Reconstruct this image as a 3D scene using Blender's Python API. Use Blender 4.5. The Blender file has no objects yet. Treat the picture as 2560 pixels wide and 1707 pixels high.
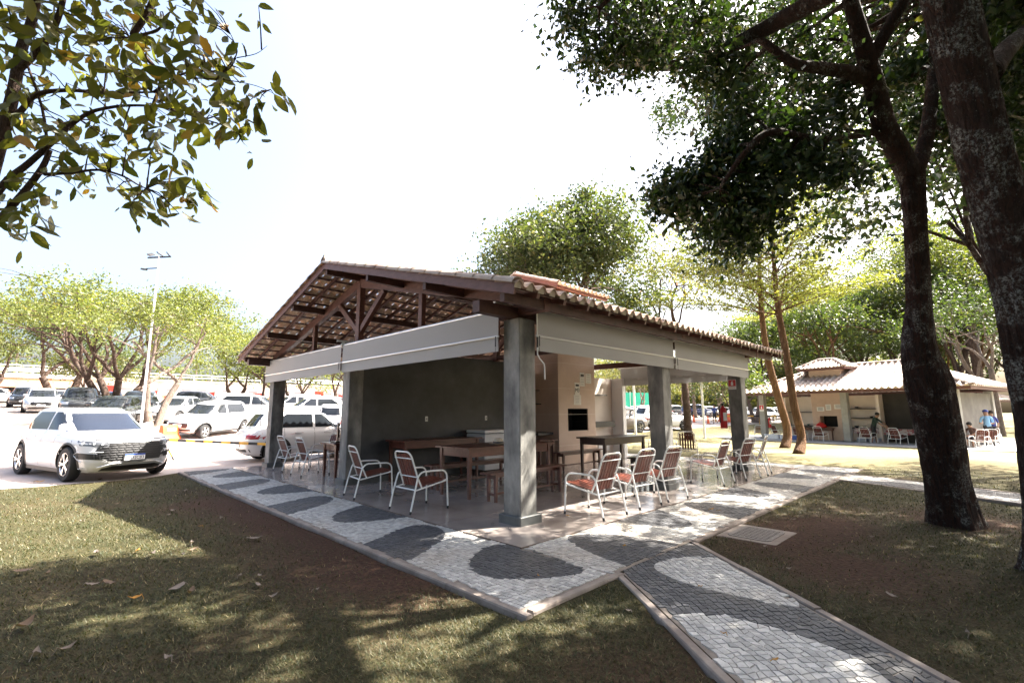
import bpy, bmesh, math, random
import numpy as np
from mathutils import Vector, Matrix
R = math.radians
rnd = random.Random(7)
rng = np.random.default_rng(11)
scene = bpy.context.scene
COL = scene.collection

# ------------------------------------------------------------------ camera
CAMP = Vector((-4.014, -3.917, 1.5))
FPX, IW, IH = 1187.8, 2560.0, 1707.0
YAW, PIT, ROL = R(45.312), R(8.4476), R(-0.1996)
_f = Vector((math.cos(YAW)*math.cos(PIT), math.sin(YAW)*math.cos(PIT), math.sin(PIT)))
_r0 = Vector((math.sin(YAW), -math.cos(YAW), 0)); _u0 = _r0.cross(_f)
_r = _r0*math.cos(ROL) + _u0*math.sin(ROL); _u = -_r0*math.sin(ROL) + _u0*math.cos(ROL)
cam = bpy.data.cameras.new('camera'); camo = bpy.data.objects.new('camera', cam); COL.objects.link(camo)
cam.sensor_width = 36; cam.lens = FPX/IW*36; cam.clip_end = 2000; cam.clip_start = 0.05
camo.matrix_world = Matrix(((_r.x, _u.x, -_f.x, CAMP.x), (_r.y, _u.y, -_f.y, CAMP.y), (_r.z, _u.z, -_f.z, CAMP.z), (0, 0, 0, 1)))
scene.camera = camo
def ray(px, py): return _r*((px-IW/2)/FPX) - _u*((py-IH/2)/FPX) + _f
def at(px, py, depth): return CAMP + ray(px, py)*depth
def G(px, py, z=0.0):
    d = ray(px, py); return CAMP + d*((z-CAMP.z)/d.z)

# ------------------------------------------------------------------ light
SUN_AZ, SUN_EL = R(-28), R(51.5)
sv = Vector((math.cos(SUN_EL)*math.cos(SUN_AZ), math.cos(SUN_EL)*math.sin(SUN_AZ), math.sin(SUN_EL)))
sl = bpy.data.lights.new('sun', 'SUN'); sl.energy = 5.0; sl.angle = R(0.53); sl.color = (1, .94, .85)
so = bpy.data.objects.new('sun', sl); COL.objects.link(so); so.location = (0, 0, 40)
so.rotation_euler = sv.to_track_quat('Z', 'Y').to_euler()
w = bpy.data.worlds.new("World"); scene.world = w; w.use_nodes = True
wn = w.node_tree.nodes; wl = w.node_tree.links
sky = wn.new('ShaderNodeTexSky'); sky.sky_type = 'NISHITA'; sky.sun_disc = False
sky.sun_elevation = SUN_EL; sky.sun_rotation = R(90) - SUN_AZ
sky.air_density = 1.0; sky.dust_density = 8.0; sky.ozone_density = 1.0
wl.new(sky.outputs[0], wn['Background'].inputs[0]); wn['Background'].inputs[1].default_value = 0.086
scene.view_settings.view_transform = 'Standard'; scene.view_settings.look = 'None'
scene.view_settings.gamma = 1; scene.view_settings.exposure = 2.9
scene.cycles.max_bounces = 7; scene.cycles.diffuse_bounces = 5; scene.cycles.transparent_max_bounces = 8
scene.cycles.use_adaptive_sampling = True
try: scene.cycles.use_denoising = True
except Exception: pass

# ------------------------------------------------------------------ materials
def _mat(name):
    m = bpy.data.materials.new(name); m.use_nodes = True
    return m, m.node_tree.nodes, m.node_tree.links, m.node_tree.nodes['Principled BSDF']
def pm(name, c1, c2=None, scale=6., rough=.6, metal=0., bump=0., bscale=None, stretch=(1, 1, 1), lo=.35, hi=.65, spec=.5, detail=6, coat=0., island=0., c3=None, c3scale=1.):
    m, n, l, b = _mat(name)
    b.inputs['Roughness'].default_value = rough; b.inputs['Metallic'].default_value = metal
    b.inputs['Specular IOR Level'].default_value = spec; b.inputs['Coat Weight'].default_value = coat
    b.inputs['Coat Roughness'].default_value = .03
    b.inputs['Base Color'].default_value = (*c1, 1)
    if c2 is None and not bump and not island: return m
    tc = n.new('ShaderNodeTexCoord'); mp = n.new('ShaderNodeMapping'); mp.inputs['Scale'].default_value = stretch
    l.new(tc.outputs['Object'], mp.inputs[0])
    src = None
    if c2 is not None:
        nt = n.new('ShaderNodeTexNoise'); nt.inputs['Scale'].default_value = scale; nt.inputs['Detail'].default_value = detail
        nt.inputs['Roughness'].default_value = .62
        l.new(mp.outputs[0], nt.inputs[0])
        cr = n.new('ShaderNodeValToRGB'); cr.color_ramp.elements[0].position = lo; cr.color_ramp.elements[1].position = hi
        cr.color_ramp.elements[0].color = (*c1, 1); cr.color_ramp.elements[1].color = (*c2, 1)
        l.new(nt.outputs['Fac'], cr.inputs[0]); src = cr.outputs[0]
        if c3 is not None:
            n3 = n.new('ShaderNodeTexNoise'); n3.inputs['Scale'].default_value = c3scale; n3.inputs['Detail'].default_value = 5
            l.new(mp.outputs[0], n3.inputs[0])
            r3 = n.new('ShaderNodeMapRange'); r3.inputs[1].default_value = .5; r3.inputs[2].default_value = .68
            l.new(n3.outputs['Fac'], r3.inputs[0])
            mx = n.new('ShaderNodeMixRGB'); mx.inputs[2].default_value = (*c3, 1)
            l.new(r3.outputs[0], mx.inputs[0]); l.new(src, mx.inputs[1]); src = mx.outputs[0]
    if island:
        ge = n.new('ShaderNodeNewGeometry'); mr = n.new('ShaderNodeMapRange')
        mr.inputs[3].default_value = 1-island; mr.inputs[4].default_value = 1+island
        l.new(ge.outputs['Random Per Island'], mr.inputs[0])
        vm = n.new('ShaderNodeVectorMath'); vm.operation = 'SCALE'
        if src is not None: l.new(src, vm.inputs[0])
        else: vm.inputs[0].default_value = c1
        l.new(mr.outputs[0], vm.inputs['Scale']); src = vm.outputs[0]
    if src is not None: l.new(src, b.inputs['Base Color'])
    if bump:
        n2 = n.new('ShaderNodeTexNoise'); n2.inputs['Scale'].default_value = bscale or scale*3; n2.inputs['Detail'].default_value = 8
        l.new(mp.outputs[0], n2.inputs[0])
        bp = n.new('ShaderNodeBump'); bp.inputs['Strength'].default_value = bump; bp.inputs['Distance'].default_value = .02
        l.new(n2.outputs['Fac'], bp.inputs['Height']); l.new(bp.outputs[0], b.inputs['Normal'])
    return m
def leafm(name, ca, cb, cc=None, tr=.45, rough=.45, tcol=1.6):
    m, n, l, b = _mat(name)
    ge = n.new('ShaderNodeNewGeometry'); cr = n.new('ShaderNodeValToRGB'); e = cr.color_ramp.elements
    e[0].color = (*ca, 1); e[1].color = (*cb, 1); e[1].position = .93 if cc else 1
    if cc: k = e.new(1.0); k.color = (*cc, 1)
    l.new(ge.outputs['Random Per Island'], cr.inputs[0])
    b.inputs['Roughness'].default_value = rough; b.inputs['Specular IOR Level'].default_value = .4
    l.new(cr.outputs[0], b.inputs['Base Color'])
    t = n.new('ShaderNodeBsdfTranslucent'); vm = n.new('ShaderNodeVectorMath'); vm.operation = 'MULTIPLY'
    vm.inputs[1].default_value = (tcol*1.12, tcol*1.14, tcol*.42)
    l.new(cr.outputs[0], vm.inputs[0]); l.new(vm.outputs[0], t.inputs[0])
    mx = n.new('ShaderNodeMixShader'); mx.inputs[0].default_value = tr
    l.new(b.outputs[0], mx.inputs[1]); l.new(t.outputs[0], mx.inputs[2]); l.new(mx.outputs[0], n['Material Output'].inputs[0])
    return m
def barkm(name, c1, c2, lich=(.3, .3, .27), amount=.5, sc=9., crack=None):
    """dark plates, reddish furrows between them and pale lichen patches"""
    m, n, l, b = _mat(name)
    b.inputs['Roughness'].default_value = .95; b.inputs['Specular IOR Level'].default_value = .15
    crack = crack or tuple(x*1.5 for x in c2)
    def noise(scale, det, vec, rgh=.6): q = n.new('ShaderNodeTexNoise'); q.inputs['Scale'].default_value = scale; q.inputs['Detail'].default_value = det; q.inputs['Roughness'].default_value = rgh; l.new(vec, q.inputs[0]); return q.outputs['Fac']
    def rng_(v, a, b_, lo=0., hi=1.): q = n.new('ShaderNodeMapRange'); q.inputs[1].default_value = a; q.inputs[2].default_value = b_; q.inputs[3].default_value = lo; q.inputs[4].default_value = hi; l.new(v, q.inputs[0]); return q.outputs[0]
    def mth(op, a, b_): q = n.new('ShaderNodeMath'); q.operation = op; [l.new(v, q.inputs[i]) if hasattr(v, 'is_linked') else setattr(q.inputs[i], 'default_value', v) for i, v in enumerate((a, b_))]; return q.outputs[0]
    def mix(f, a, b_): q = n.new('ShaderNodeMixRGB'); [l.new(v, q.inputs[i]) if hasattr(v, 'is_linked') else setattr(q.inputs[i], 'default_value', (*v, 1) if i else v) for i, v in enumerate((f, a, b_))]; return q.outputs[0]
    tc = n.new('ShaderNodeTexCoord'); mp = n.new('ShaderNodeMapping'); mp.inputs['Scale'].default_value = (1, 1, .16); l.new(tc.outputs['Object'], mp.inputs[0])
    ob, stv = tc.outputs['Object'], mp.outputs[0]
    f1 = noise(sc*1.1, 5, stv, .65); rd = mth('ABSOLUTE', mth('SUBTRACT', f1, .5), 0.)
    fur = rng_(rd, .0, .07); fine = noise(sc*5, 8, stv, .75)
    col = mix(rng_(fine, .3, .7), c1, c2); col = mix(rng_(fur, 0, 1, .75, 0), col, crack)
    patch = rng_(noise(sc*.42, 3, ob), .56-.1*amount, .64-.1*amount); spk = rng_(noise(sc*4.5, 7, ob, .8), .47, .60)
    dots = rng_(noise(sc*7, 4, ob, .7), .64, .70)
    lf = mth('MAXIMUM', mth('MULTIPLY', patch, spk), mth('MULTIPLY', dots, .7)); lf = mth('MULTIPLY', lf, rng_(fur, 0, .5, .25, 1)); lf = mth('MULTIPLY', lf, min(1., .35+amount))
    l.new(mix(lf, col, lich), b.inputs['Base Color'])
    hgt = mth('ADD', mth('MULTIPLY', fur, .7), mth('MULTIPLY', fine, .5))
    bp = n.new('ShaderNodeBump'); bp.inputs['Strength'].default_value = 1.; bp.inputs['Distance'].default_value = .05
    l.new(hgt, bp.inputs['Height']); l.new(bp.outputs[0], b.inputs['Normal'])
    return m

M = {}
M['pillar'] = pm('burnt_cement', (.075, .074, .070), (.29, .28, .255), 3.2, .62, bump=.35, bscale=14, c3=(.085, .086, .084), c3scale=1.9, stretch=(1, 1, .45))
M['plinth'] = pm('dark_cement', (.06, .065, .065), (.10, .105, .10), 5, .5)
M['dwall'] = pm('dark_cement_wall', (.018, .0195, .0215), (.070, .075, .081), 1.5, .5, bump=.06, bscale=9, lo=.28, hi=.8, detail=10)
M['floor'] = None
M['wood'] = pm('brown_beam_wood', (.085, .032, .024), (.14, .058, .044), 7, .55, stretch=(1, 1, 3), bump=.1)
M['wood_dark'] = pm('dark_beam_wood', (.05, .02, .016), (.085, .036, .028), 7, .6, bump=.1)
M['slat'] = pm('varnished_slat', (.09, .022, .012), (.15, .040, .022), 9, .35, island=.3, stretch=(2, 2, 2))
M['twood'] = pm('table_wood', (.065, .019, .012), (.115, .036, .022), 6, .3, stretch=(.6, 3, 3), island=.12)
M['tdark'] = pm('dark_table_wood', (.032, .014, .011), (.055, .024, .018), 6, .3, stretch=(.6, 3, 3), island=.12)
M['tube'] = pm('white_painted_tube', (.72, .72, .68), (.80, .80, .77), 5, .35, lo=.3, hi=.5)
M['rubber'] = pm('black_rubber', (.015, .015, .016), rough=.8)
M['clay'] = pm('clay_tile', (.52, .35, .25), (.68, .51, .39), 3.0, .85, bump=.2, bscale=30, island=.22, c3=(.47, .39, .33), c3scale=2.2)
M['clay_w'] = pm('weathered_clay_tile', (.36, .28, .23), (.50, .43, .37), 2.2, .9, bump=.2, bscale=30, c3=(.20, .12, .10), c3scale=1.3)
M['clay_o'] = pm('fresh_clay_tile', (.31, .245, .205), (.42, .35, .30), 3.0, .85, bump=.2, bscale=30)
M['mortar'] = pm('mortar', (.40, .33, .25), (.52, .45, .36), 9, .9)
def fabric(name, c, tr):
    m, n, l, b = _mat(name)
    b.inputs['Base Color'].default_value = (*c, 1); b.inputs['Roughness'].default_value = .55
    t = n.new('ShaderNodeBsdfTranslucent'); t.inputs[0].default_value = (*c, 1)
    mx = n.new('ShaderNodeMixShader'); mx.inputs[0].default_value = tr
    l.new(b.outputs[0], mx.inputs[1]); l.new(t.outputs[0], mx.inputs[2]); l.new(mx.outputs[0], n['Material Output'].inputs[0])
    return m
M['blind'] = fabric('grey_blind_vinyl', (.36, .35, .34), .10)
M['alu'] = pm('aluminium', (.78, .78, .77), rough=.3, metal=.6)
M['bracket'] = pm('white_bracket_paint', (.70, .69, .64), (.6, .58, .52), 20, .4)
M['black'] = pm('black_plastic', (.012, .012, .013), rough=.45)
M['soot'] = pm('sooty_iron', (.006, .006, .006), rough=.8)
M['beige'] = pm('beige_tile', (.50, .36, .28), (.58, .43, .34), 2.2, .45, lo=.3, hi=.7)
M['cream'] = pm('cream_tile', (.66, .58, .52), (.72, .64, .58), 2.0, .4)
M['white'] = pm('white_enamel', (.75, .76, .78), rough=.3, coat=.2)
M['paper'] = pm('paper', (.78, .77, .72), rough=.8)
M['ink'] = pm('ink', (.02, .02, .022), rough=.7)
M['greyink'] = pm('grey_ink', (.28, .28, .30), rough=.8)
M['red'] = pm('red_paint', (.55, .015, .02), rough=.35)
M['signw'] = pm('sign_white', (.8, .8, .78), rough=.4)
M['yellow'] = pm('yellow_paint', (.75, .38, .03), rough=.5)
M['orange'] = pm('orange_plastic', (.72, .14, .04), (.62, .10, .03), 3, .5)
M['conc'] = pm('kerb_concrete', (.20, .165, .14), (.29, .245, .21), 5, .9, bump=.3, bscale=30, c3=(.17, .13, .105), c3scale=1.5)
M['iron'] = pm('cast_iron', (.12, .105, .095), (.2, .175, .155), 25, .7, bump=.3, bscale=60)
M['stone_w'] = pm('white_paving_stone', (.35, .34, .32), (.53, .515, .48), 14, .7, island=.22, bump=.15, bscale=60, c3=(.40, .36, .31), c3scale=.9)
M['stone_d'] = pm('dark_paving_stone', (.055, .057, .063), (.095, .095, .098), 14, .6, island=.25, bump=.15, bscale=60, c3=(.11, .10, .09), c3scale=.9)
M['grout'] = pm('sandy_grout', (.17, .14, .115), (.27, .23, .19), 8, .95, bump=.2)
M['asphalt'] = pm('dusty_paving', (.34, .285, .255), (.42, .36, .33), 1.2, .85, bump=.15, bscale=25, c3=(.30, .22, .18), c3scale=.25)
M['bark_a'] = barkm('dark_lichen_bark', (.012, .009, .008), (.05, .034, .028), (.25, .24, .21), .6, 11, (.07, .034, .024))
M['bark_b'] = barkm('furrowed_bark', (.011, .009, .008), (.05, .033, .027), (.25, .26, .24), .75, 8, (.055, .03, .022))
M['bark_o'] = barkm('ochre_bark', (.125, .072, .042), (.21, .125, .075), (.28, .2, .13), .25, 8, (.17, .09, .05))
M['bark_g'] = barkm('grey_bark', (.10, .075, .06), (.20, .16, .135), (.34, .31, .28), .4, 8)
M['bark_d'] = barkm('brown_bark', (.035, .024, .019), (.09, .06, .047), (.22, .2, .175), .3, 8)
M['lf_dark'] = leafm('dark_glossy_leaf', (.012, .025, .008), (.029, .052, .013), (.06, .06, .016), .24, .35)
M['lf_big'] = leafm('large_olive_leaf', (.036, .044, .013), (.085, .078, .02), (.22, .12, .03), .48, .40, 2.1)
M['lf_yel'] = leafm('yellow_green_leaf', (.062, .085, .02), (.125, .14, .04), (.19, .16, .055), .40, .5, 1.45)
M['lf_tier'] = leafm('lime_leaf', (.075, .09, .026), (.145, .152, .05), (.22, .19, .06), .45, .5, 1.5)
M['lf_greyol'] = leafm('grey_olive_leaf', (.028, .045, .016), (.075, .092, .034), (.14, .13, .05), .36, .45, 1.4)
M['lf_mid'] = leafm('mid_green_leaf', (.025, .047, .013), (.07, .092, .026), (.12, .12, .045), .38, .45)
M['lf_olive'] = leafm('olive_leaf', (.05, .062, .022), (.11, .11, .04), (.17, .13, .05), .4, .5)
M['lf_for'] = leafm('forest_leaf', (.016, .030, .010), (.042, .062, .017), (.09, .10, .025), .36, .45)
M['lf_pink'] = leafm('pink_blossom', (.16, .14, .06), (.22, .18, .08), (.45, .16, .26), .4, .5)
M['lf_palm'] = leafm('palm_frond', (.07, .09, .04), (.12, .14, .06), None, .4, .5)
M['lf_dry'] = leafm('dry_leaf', (.09, .055, .035), (.20, .14, .10), (.32, .15, .03), .25, .7, 1.0)

# floor: polished tiles with faint joints
def floor_mat():
    m, n, l, b = _mat('polished_floor_tile')
    tc = n.new('ShaderNodeTexCoord')
    br = n.new('ShaderNodeTexBrick'); br.offset = 0; br.inputs['Scale'].default_value = 1; br.inputs['Mortar Size'].default_value = .003
    br.inputs['Brick Width'].default_value = .8; br.inputs['Row Height'].default_value = .8; br.inputs['Bias'].default_value = 0
    br.inputs['Color1'].default_value = (.30, .26, .235, 1); br.inputs['Color2'].default_value = (.28, .243, .22, 1); br.inputs['Mortar'].default_value = (.16, .125, .105, 1)
    l.new(tc.outputs['Object'], br.inputs[0])
    nt = n.new('ShaderNodeTexNoise'); nt.inputs['Scale'].default_value = 2.3; nt.inputs['Detail'].default_value = 7; l.new(tc.outputs['Object'], nt.inputs[0])
    mr = n.new('ShaderNodeMapRange'); mr.inputs[1].default_value = .3; mr.inputs[2].default_value = .7; mr.inputs[3].default_value = .82; mr.inputs[4].default_value = 1.1
    l.new(nt.outputs['Fac'], mr.inputs[0])
    vm = n.new('ShaderNodeVectorMath'); vm.operation = 'SCALE'; l.new(br.outputs['Color'], vm.inputs[0]); l.new(mr.outputs[0], vm.inputs['Scale'])
    l.new(vm.outputs[0], b.inputs['Base Color'])
    m2 = n.new('ShaderNodeMapRange'); m2.inputs[1].default_value = .3; m2.inputs[2].default_value = .7; m2.inputs[3].default_value = .10; m2.inputs[4].default_value = .22
    l.new(nt.outputs['Fac'], m2.inputs[0]); l.new(m2.outputs[0], b.inputs['Roughness'])
    return m
M['floor'] = floor_mat()
def ground_mat():
    m, n, l, b = _mat('lawn_and_soil')
    b.inputs['Roughness'].default_value = .95; b.inputs['Specular IOR Level'].default_value = .1
    tc = n.new('ShaderNodeTexCoord'); a = n.new('ShaderNodeAttribute'); a.attribute_name = 'soil'
    n1 = n.new('ShaderNodeTexNoise'); n1.inputs['Scale'].default_value = 1.1; n1.inputs['Detail'].default_value = 9; n1.inputs['Roughness'].default_value = .7
    n2 = n.new('ShaderNodeTexNoise'); n2.inputs['Scale'].default_value = 28; n2.inputs['Detail'].default_value = 6
    l.new(tc.outputs['Object'], n1.inputs[0]); l.new(tc.outputs['Object'], n2.inputs[0])
    c1 = n.new('ShaderNodeValToRGB'); c1.color_ramp.elements[0].color = (.020, .022, .009, 1); c1.color_ramp.elements[1].color = (.070, .058, .030, 1)
    c1.color_ramp.elements[0].position = .36; c1.color_ramp.elements[1].position = .66
    ad = n.new('ShaderNodeMath'); ad.operation = 'MULTIPLY_ADD'; ad.inputs[1].default_value = .5; l.new(n2.outputs['Fac'], ad.inputs[0])
    hf = n.new('ShaderNodeMath'); hf.operation = 'MULTIPLY'; hf.inputs[1].default_value = .5; l.new(n1.outputs['Fac'], hf.inputs[0]); l.new(hf.outputs[0], ad.inputs[2])
    l.new(ad.outputs[0], c1.inputs[0])
    c2 = n.new('ShaderNodeValToRGB'); c2.color_ramp.elements[0].color = (.034, .019, .014, 1); c2.color_ramp.elements[1].color = (.075, .041, .028, 1)
    c2.color_ramp.elements[0].position = .3; c2.color_ramp.elements[1].position = .7; l.new(n2.outputs['Fac'], c2.inputs[0])
    mx = n.new('ShaderNodeMixRGB'); l.new(a.outputs['Fac'], mx.inputs[0]); l.new(c1.outputs[0], mx.inputs[1]); l.new(c2.outputs[0], mx.inputs[2])
    dr = n.new('ShaderNodeAttribute'); dr.attribute_name = 'dry'  # 'dry' carries sunlit brightness painted into the far lawn as pale grass
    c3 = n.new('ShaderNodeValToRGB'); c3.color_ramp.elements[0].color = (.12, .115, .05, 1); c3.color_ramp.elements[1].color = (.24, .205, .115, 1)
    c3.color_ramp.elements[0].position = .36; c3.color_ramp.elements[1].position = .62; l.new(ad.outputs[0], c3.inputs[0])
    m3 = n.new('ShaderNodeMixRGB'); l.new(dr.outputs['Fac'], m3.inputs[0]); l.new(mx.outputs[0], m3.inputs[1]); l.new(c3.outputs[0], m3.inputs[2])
    l.new(m3.outputs[0], b.inputs['Base Color'])
    bp = n.new('ShaderNodeBump'); bp.inputs['Strength'].default_value = .8; bp.inputs['Distance'].default_value = .03
    l.new(n2.outputs['Fac'], bp.inputs['Height']); l.new(bp.outputs[0], b.inputs['Normal'])
    return m
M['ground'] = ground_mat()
M['grass'] = leafm('grass_blade', (.025, .040, .010), (.082, .072, .030), (.29, .235, .14), .26, .6, 1.3)

# ------------------------------------------------------------------ mesh builder
def tag(o, label=None, cat=None, group=None, kind=None):
    if label: o['label'] = label
    if cat: o['category'] = cat
    if group: o['group'] = group
    if kind: o['kind'] = kind
    return o
def empty(name, loc=(0, 0, 0), rz=0., label=None, cat=None, group=None):
    o = bpy.data.objects.new(name, None); COL.objects.link(o); o.location = loc; o.rotation_euler = (0, 0, rz); o.empty_display_size = .1
    return tag(o, label, cat, group)
def copy_tree(o, parent=None):
    c = o.copy(); COL.objects.link(c)
    if parent is not None: c.parent = parent
    for ch in list(o.children): copy_tree(ch, c)
    return c
class MB:
    def __init__(s): s.v = []; s.f = []; s.m = []; s.X = Matrix.Identity(4); s.mi = 0
    def add(s, vs, fs, mi=None):
        k = len(s.v); X = s.X
        s.v += [tuple(X @ Vector(p)) for p in vs]
        s.f += [tuple(i+k for i in f) for f in fs]; s.m += [s.mi if mi is None else mi]*len(fs)
        return s
    def box(s, lo, hi, mi=None):
        (a, b, c), (d, e, f) = lo, hi
        return s.add([(a, b, c), (d, b, c), (d, e, c), (a, e, c), (a, b, f), (d, b, f), (d, e, f), (a, e, f)],
                     [(3, 2, 1, 0), (4, 5, 6, 7), (0, 1, 5, 4), (1, 2, 6, 5), (2, 3, 7, 6), (3, 0, 4, 7)], mi)
    def bbox(s, lo, hi, bev=.008, mi=None):     # box with chamfered vertical and top edges
        (a, b, c), (d, e, f) = lo, hi; q = bev
        rings = []
        for z, k in ((c, 0.), (f-q, 0.), (f, q)):
            rings.append([(a+q+k, b+k, z), (d-q-k, b+k, z), (d-k, b+q+k, z), (d-k, e-q-k, z), (d-q-k, e-k, z), (a+q+k, e-k, z), (a+k, e-q-k, z), (a+k, b+q+k, z)])
        vs = sum(rings, []); fs = [tuple(range(7, -1, -1)), tuple(range(16, 24))]
        for r in range(2):
            for i in range(8): j = (i+1) % 8; fs.append((r*8+i, r*8+j, r*8+8+j, r*8+8+i))
        return s.add(vs, fs, mi)
    def beam(s, p, q, wd, ht, up=(0, 0, 1), mi=None):
        p, q = Vector(p), Vector(q); d = (q-p).normalized(); up = Vector(up)
        sd = d.cross(up).normalized(); up = sd.cross(d).normalized(); a = sd*wd/2; b = up*ht/2
        vs = [p-a-b, p+a-b, p+a+b, p-a+b, q-a-b, q+a-b, q+a+b, q-a+b]
        return s.add(vs, [(0, 1, 2, 3), (7, 6, 5, 4), (1, 0, 4, 5), (2, 1, 5, 6), (3, 2, 6, 7), (0, 3, 7, 4)], mi)
    def tube(s, pts, rad, n=8, cap=True, mi=None, closed=False):
        P = [Vector(p) for p in pts]; k = len(P)
        rad = [rad]*k if not hasattr(rad, '__len__') else rad
        T = []
        for i in range(k):
            if closed: t = P[(i+1) % k]-P[i-1]
            else: t = P[min(i+1, k-1)]-P[max(i-1, 0)]
            T.append(t.normalized() if t.length > 1e-9 else Vector((0, 0, 1)))
        ref = Vector((0, 0, 1)) if abs(T[0].z) < .9 else Vector((1, 0, 0))
        nrm = T[0].cross(ref).normalized(); vs = []
        for i in range(k):
            nrm = (nrm - T[i]*nrm.dot(T[i])); nrm = nrm.normalized() if nrm.length > 1e-6 else T[i].orthogonal().normalized()
            b = T[i].cross(nrm)
            for j in range(n):
                an = 2*math.pi*j/n; vs.append(P[i]+(nrm*math.cos(an)+b*math.sin(an))*rad[i])
        fs = []
        for i in range(k if closed else k-1):
            i2 = (i+1) % k
            for j in range(n): j2 = (j+1) % n; fs.append((i*n+j, i*n+j2, i2*n+j2, i2*n+j))
        if cap and not closed: fs += [tuple(range(n-1, -1, -1)), tuple((k-1)*n+j for j in range(n))]
        return s.add(vs, fs, mi)
    def lathe(s, prof, n=16, mi=None, axis='Z'):
        vs = []; fs = []
        for r, z in prof:
            for j in range(n):
                a = 2*math.pi*j/n; c, d = r*math.cos(a), r*math.sin(a)
                vs.append((c, d, z) if axis == 'Z' else (c, z, d) if axis == 'Y' else (z, c, d))
        for i in range(len(prof)-1):
            for j in range(n): j2 = (j+1) % n; fs.append((i*n+j, i*n+j2, (i+1)*n+j2, (i+1)*n+j))
        return s.add(vs, fs, mi)
    def grid(s, rows, mi=None):
        k = len(rows[0]); vs = [p for r in rows for p in r]
        return s.add(vs, [(i*k+j, i*k+j+1, (i+1)*k+j+1, (i+1)*k+j) for i in range(len(rows)-1) for j in range(k-1)], mi)
    def prism(s, poly, z0, z1, mi=None):
        k = len(poly); vs = [(x, y, z0) for x, y in poly]+[(x, y, z1) for x, y in poly]
        return s.add(vs, [tuple(range(k-1, -1, -1)), tuple(range(k, 2*k))]+[(i, (i+1) % k, k+(i+1) % k, k+i) for i in range(k)], mi)
    def build(s, name, mats, parent=None, smooth=False, loc=None):
        me = bpy.data.meshes.new(name); me.from_pydata(s.v, [], s.f); 
        for m in (mats if isinstance(mats, (list, tuple)) else [mats]): me.materials.append(m)
        if len(me.materials) > 1: me.polygons.foreach_set('material_index', s.m)
        if smooth:
            me.polygons.foreach_set('use_smooth', [True]*len(me.polygons))
            if smooth != 'all':
                try: me.set_sharp_from_angle(angle=R(40))
                except Exception: pass
        me.update()
        o = bpy.data.objects.new(name, me); COL.objects.link(o)
        if parent is not None: o.parent = parent
        if loc is not None: o.location = loc
        return o
def np_mesh(name, V, F, mats, parent=None, mi=None, smooth=False):
    """V (n,3), F (m,k) numpy arrays, all faces with k corners"""
    me = bpy.data.meshes.new(name); k = F.shape[1]
    me.vertices.add(len(V)); me.vertices.foreach_set('co', np.ascontiguousarray(V, dtype=np.float32).ravel())
    me.loops.add(F.size); me.loops.foreach_set('vertex_index', np.ascontiguousarray(F, dtype=np.int32).ravel())
    me.polygons.add(len(F)); me.polygons.foreach_set('loop_start', np.arange(0, F.size, k, dtype=np.int32))
    for m in (mats if isinstance(mats, (list, tuple)) else [mats]): me.materials.append(m)
    if mi is not None: me.polygons.foreach_set('material_index', np.ascontiguousarray(mi, dtype=np.int32))
    me.polygons.foreach_set('use_smooth', np.full(len(F), smooth, dtype=bool))
    me.update(calc_edges=True); me.validate()
    o = bpy.data.objects.new(name, me); COL.objects.link(o)
    if parent is not None: o.parent = parent
    return o
def text_mesh(txt, size, mat, name, parent=None, M4=None, depth=.001):
    cu = bpy.data.curves.new('lettering', 'FONT'); cu.body = txt; cu.size = size; cu.align_x = 'CENTER'; cu.align_y = 'CENTER'; cu.extrude = depth
    t = bpy.data.objects.new('lettering', cu); COL.objects.link(t)
    dg = bpy.context.evaluated_depsgraph_get(); me = bpy.data.meshes.new_from_object(t.evaluated_get(dg))
    bpy.data.objects.remove(t); bpy.data.curves.remove(cu)
    me.materials.clear(); me.materials.append(mat)
    o = bpy.data.objects.new(name, me); COL.objects.link(o)
    if parent is not None: o.parent = parent
    if M4 is not None: o.matrix_basis = M4
    return o
def face_to(origin, right, up):        # matrix placing local x=right, y=up, z=outward
    r_, u_ = Vector(right).normalized(), Vector(up).normalized(); n_ = r_.cross(u_)
    o = Vector(origin)
    return Matrix(((r_.x, u_.x, n_.x, o.x), (r_.y, u_.y, n_.y, o.y), (r_.z, u_.z, n_.z, o.z), (0, 0, 0, 1)))

def sm(t): t = min(1., max(0., t)); return t*t*(3-2*t)
def H(x, y):
    z = -.036 - .02*sm(-x/3.5)*sm((6-y)/6)
    z -= .23*sm((x-12)/13)*(1-sm((y-8)/5))
    z += .35*sm((y-8)/6)*sm((x-15)/15)
    r_ = 0. if y < 14 else (.085*(y-14) if y < 24 else .85+.043*(min(y, 74)-24))
    z += r_*(1-.65*sm((x-30)/40))
    z += .05*sm((-y-1.3)/1.5)*math.sin(x*.9+y*.5)*.6
    return z
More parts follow.
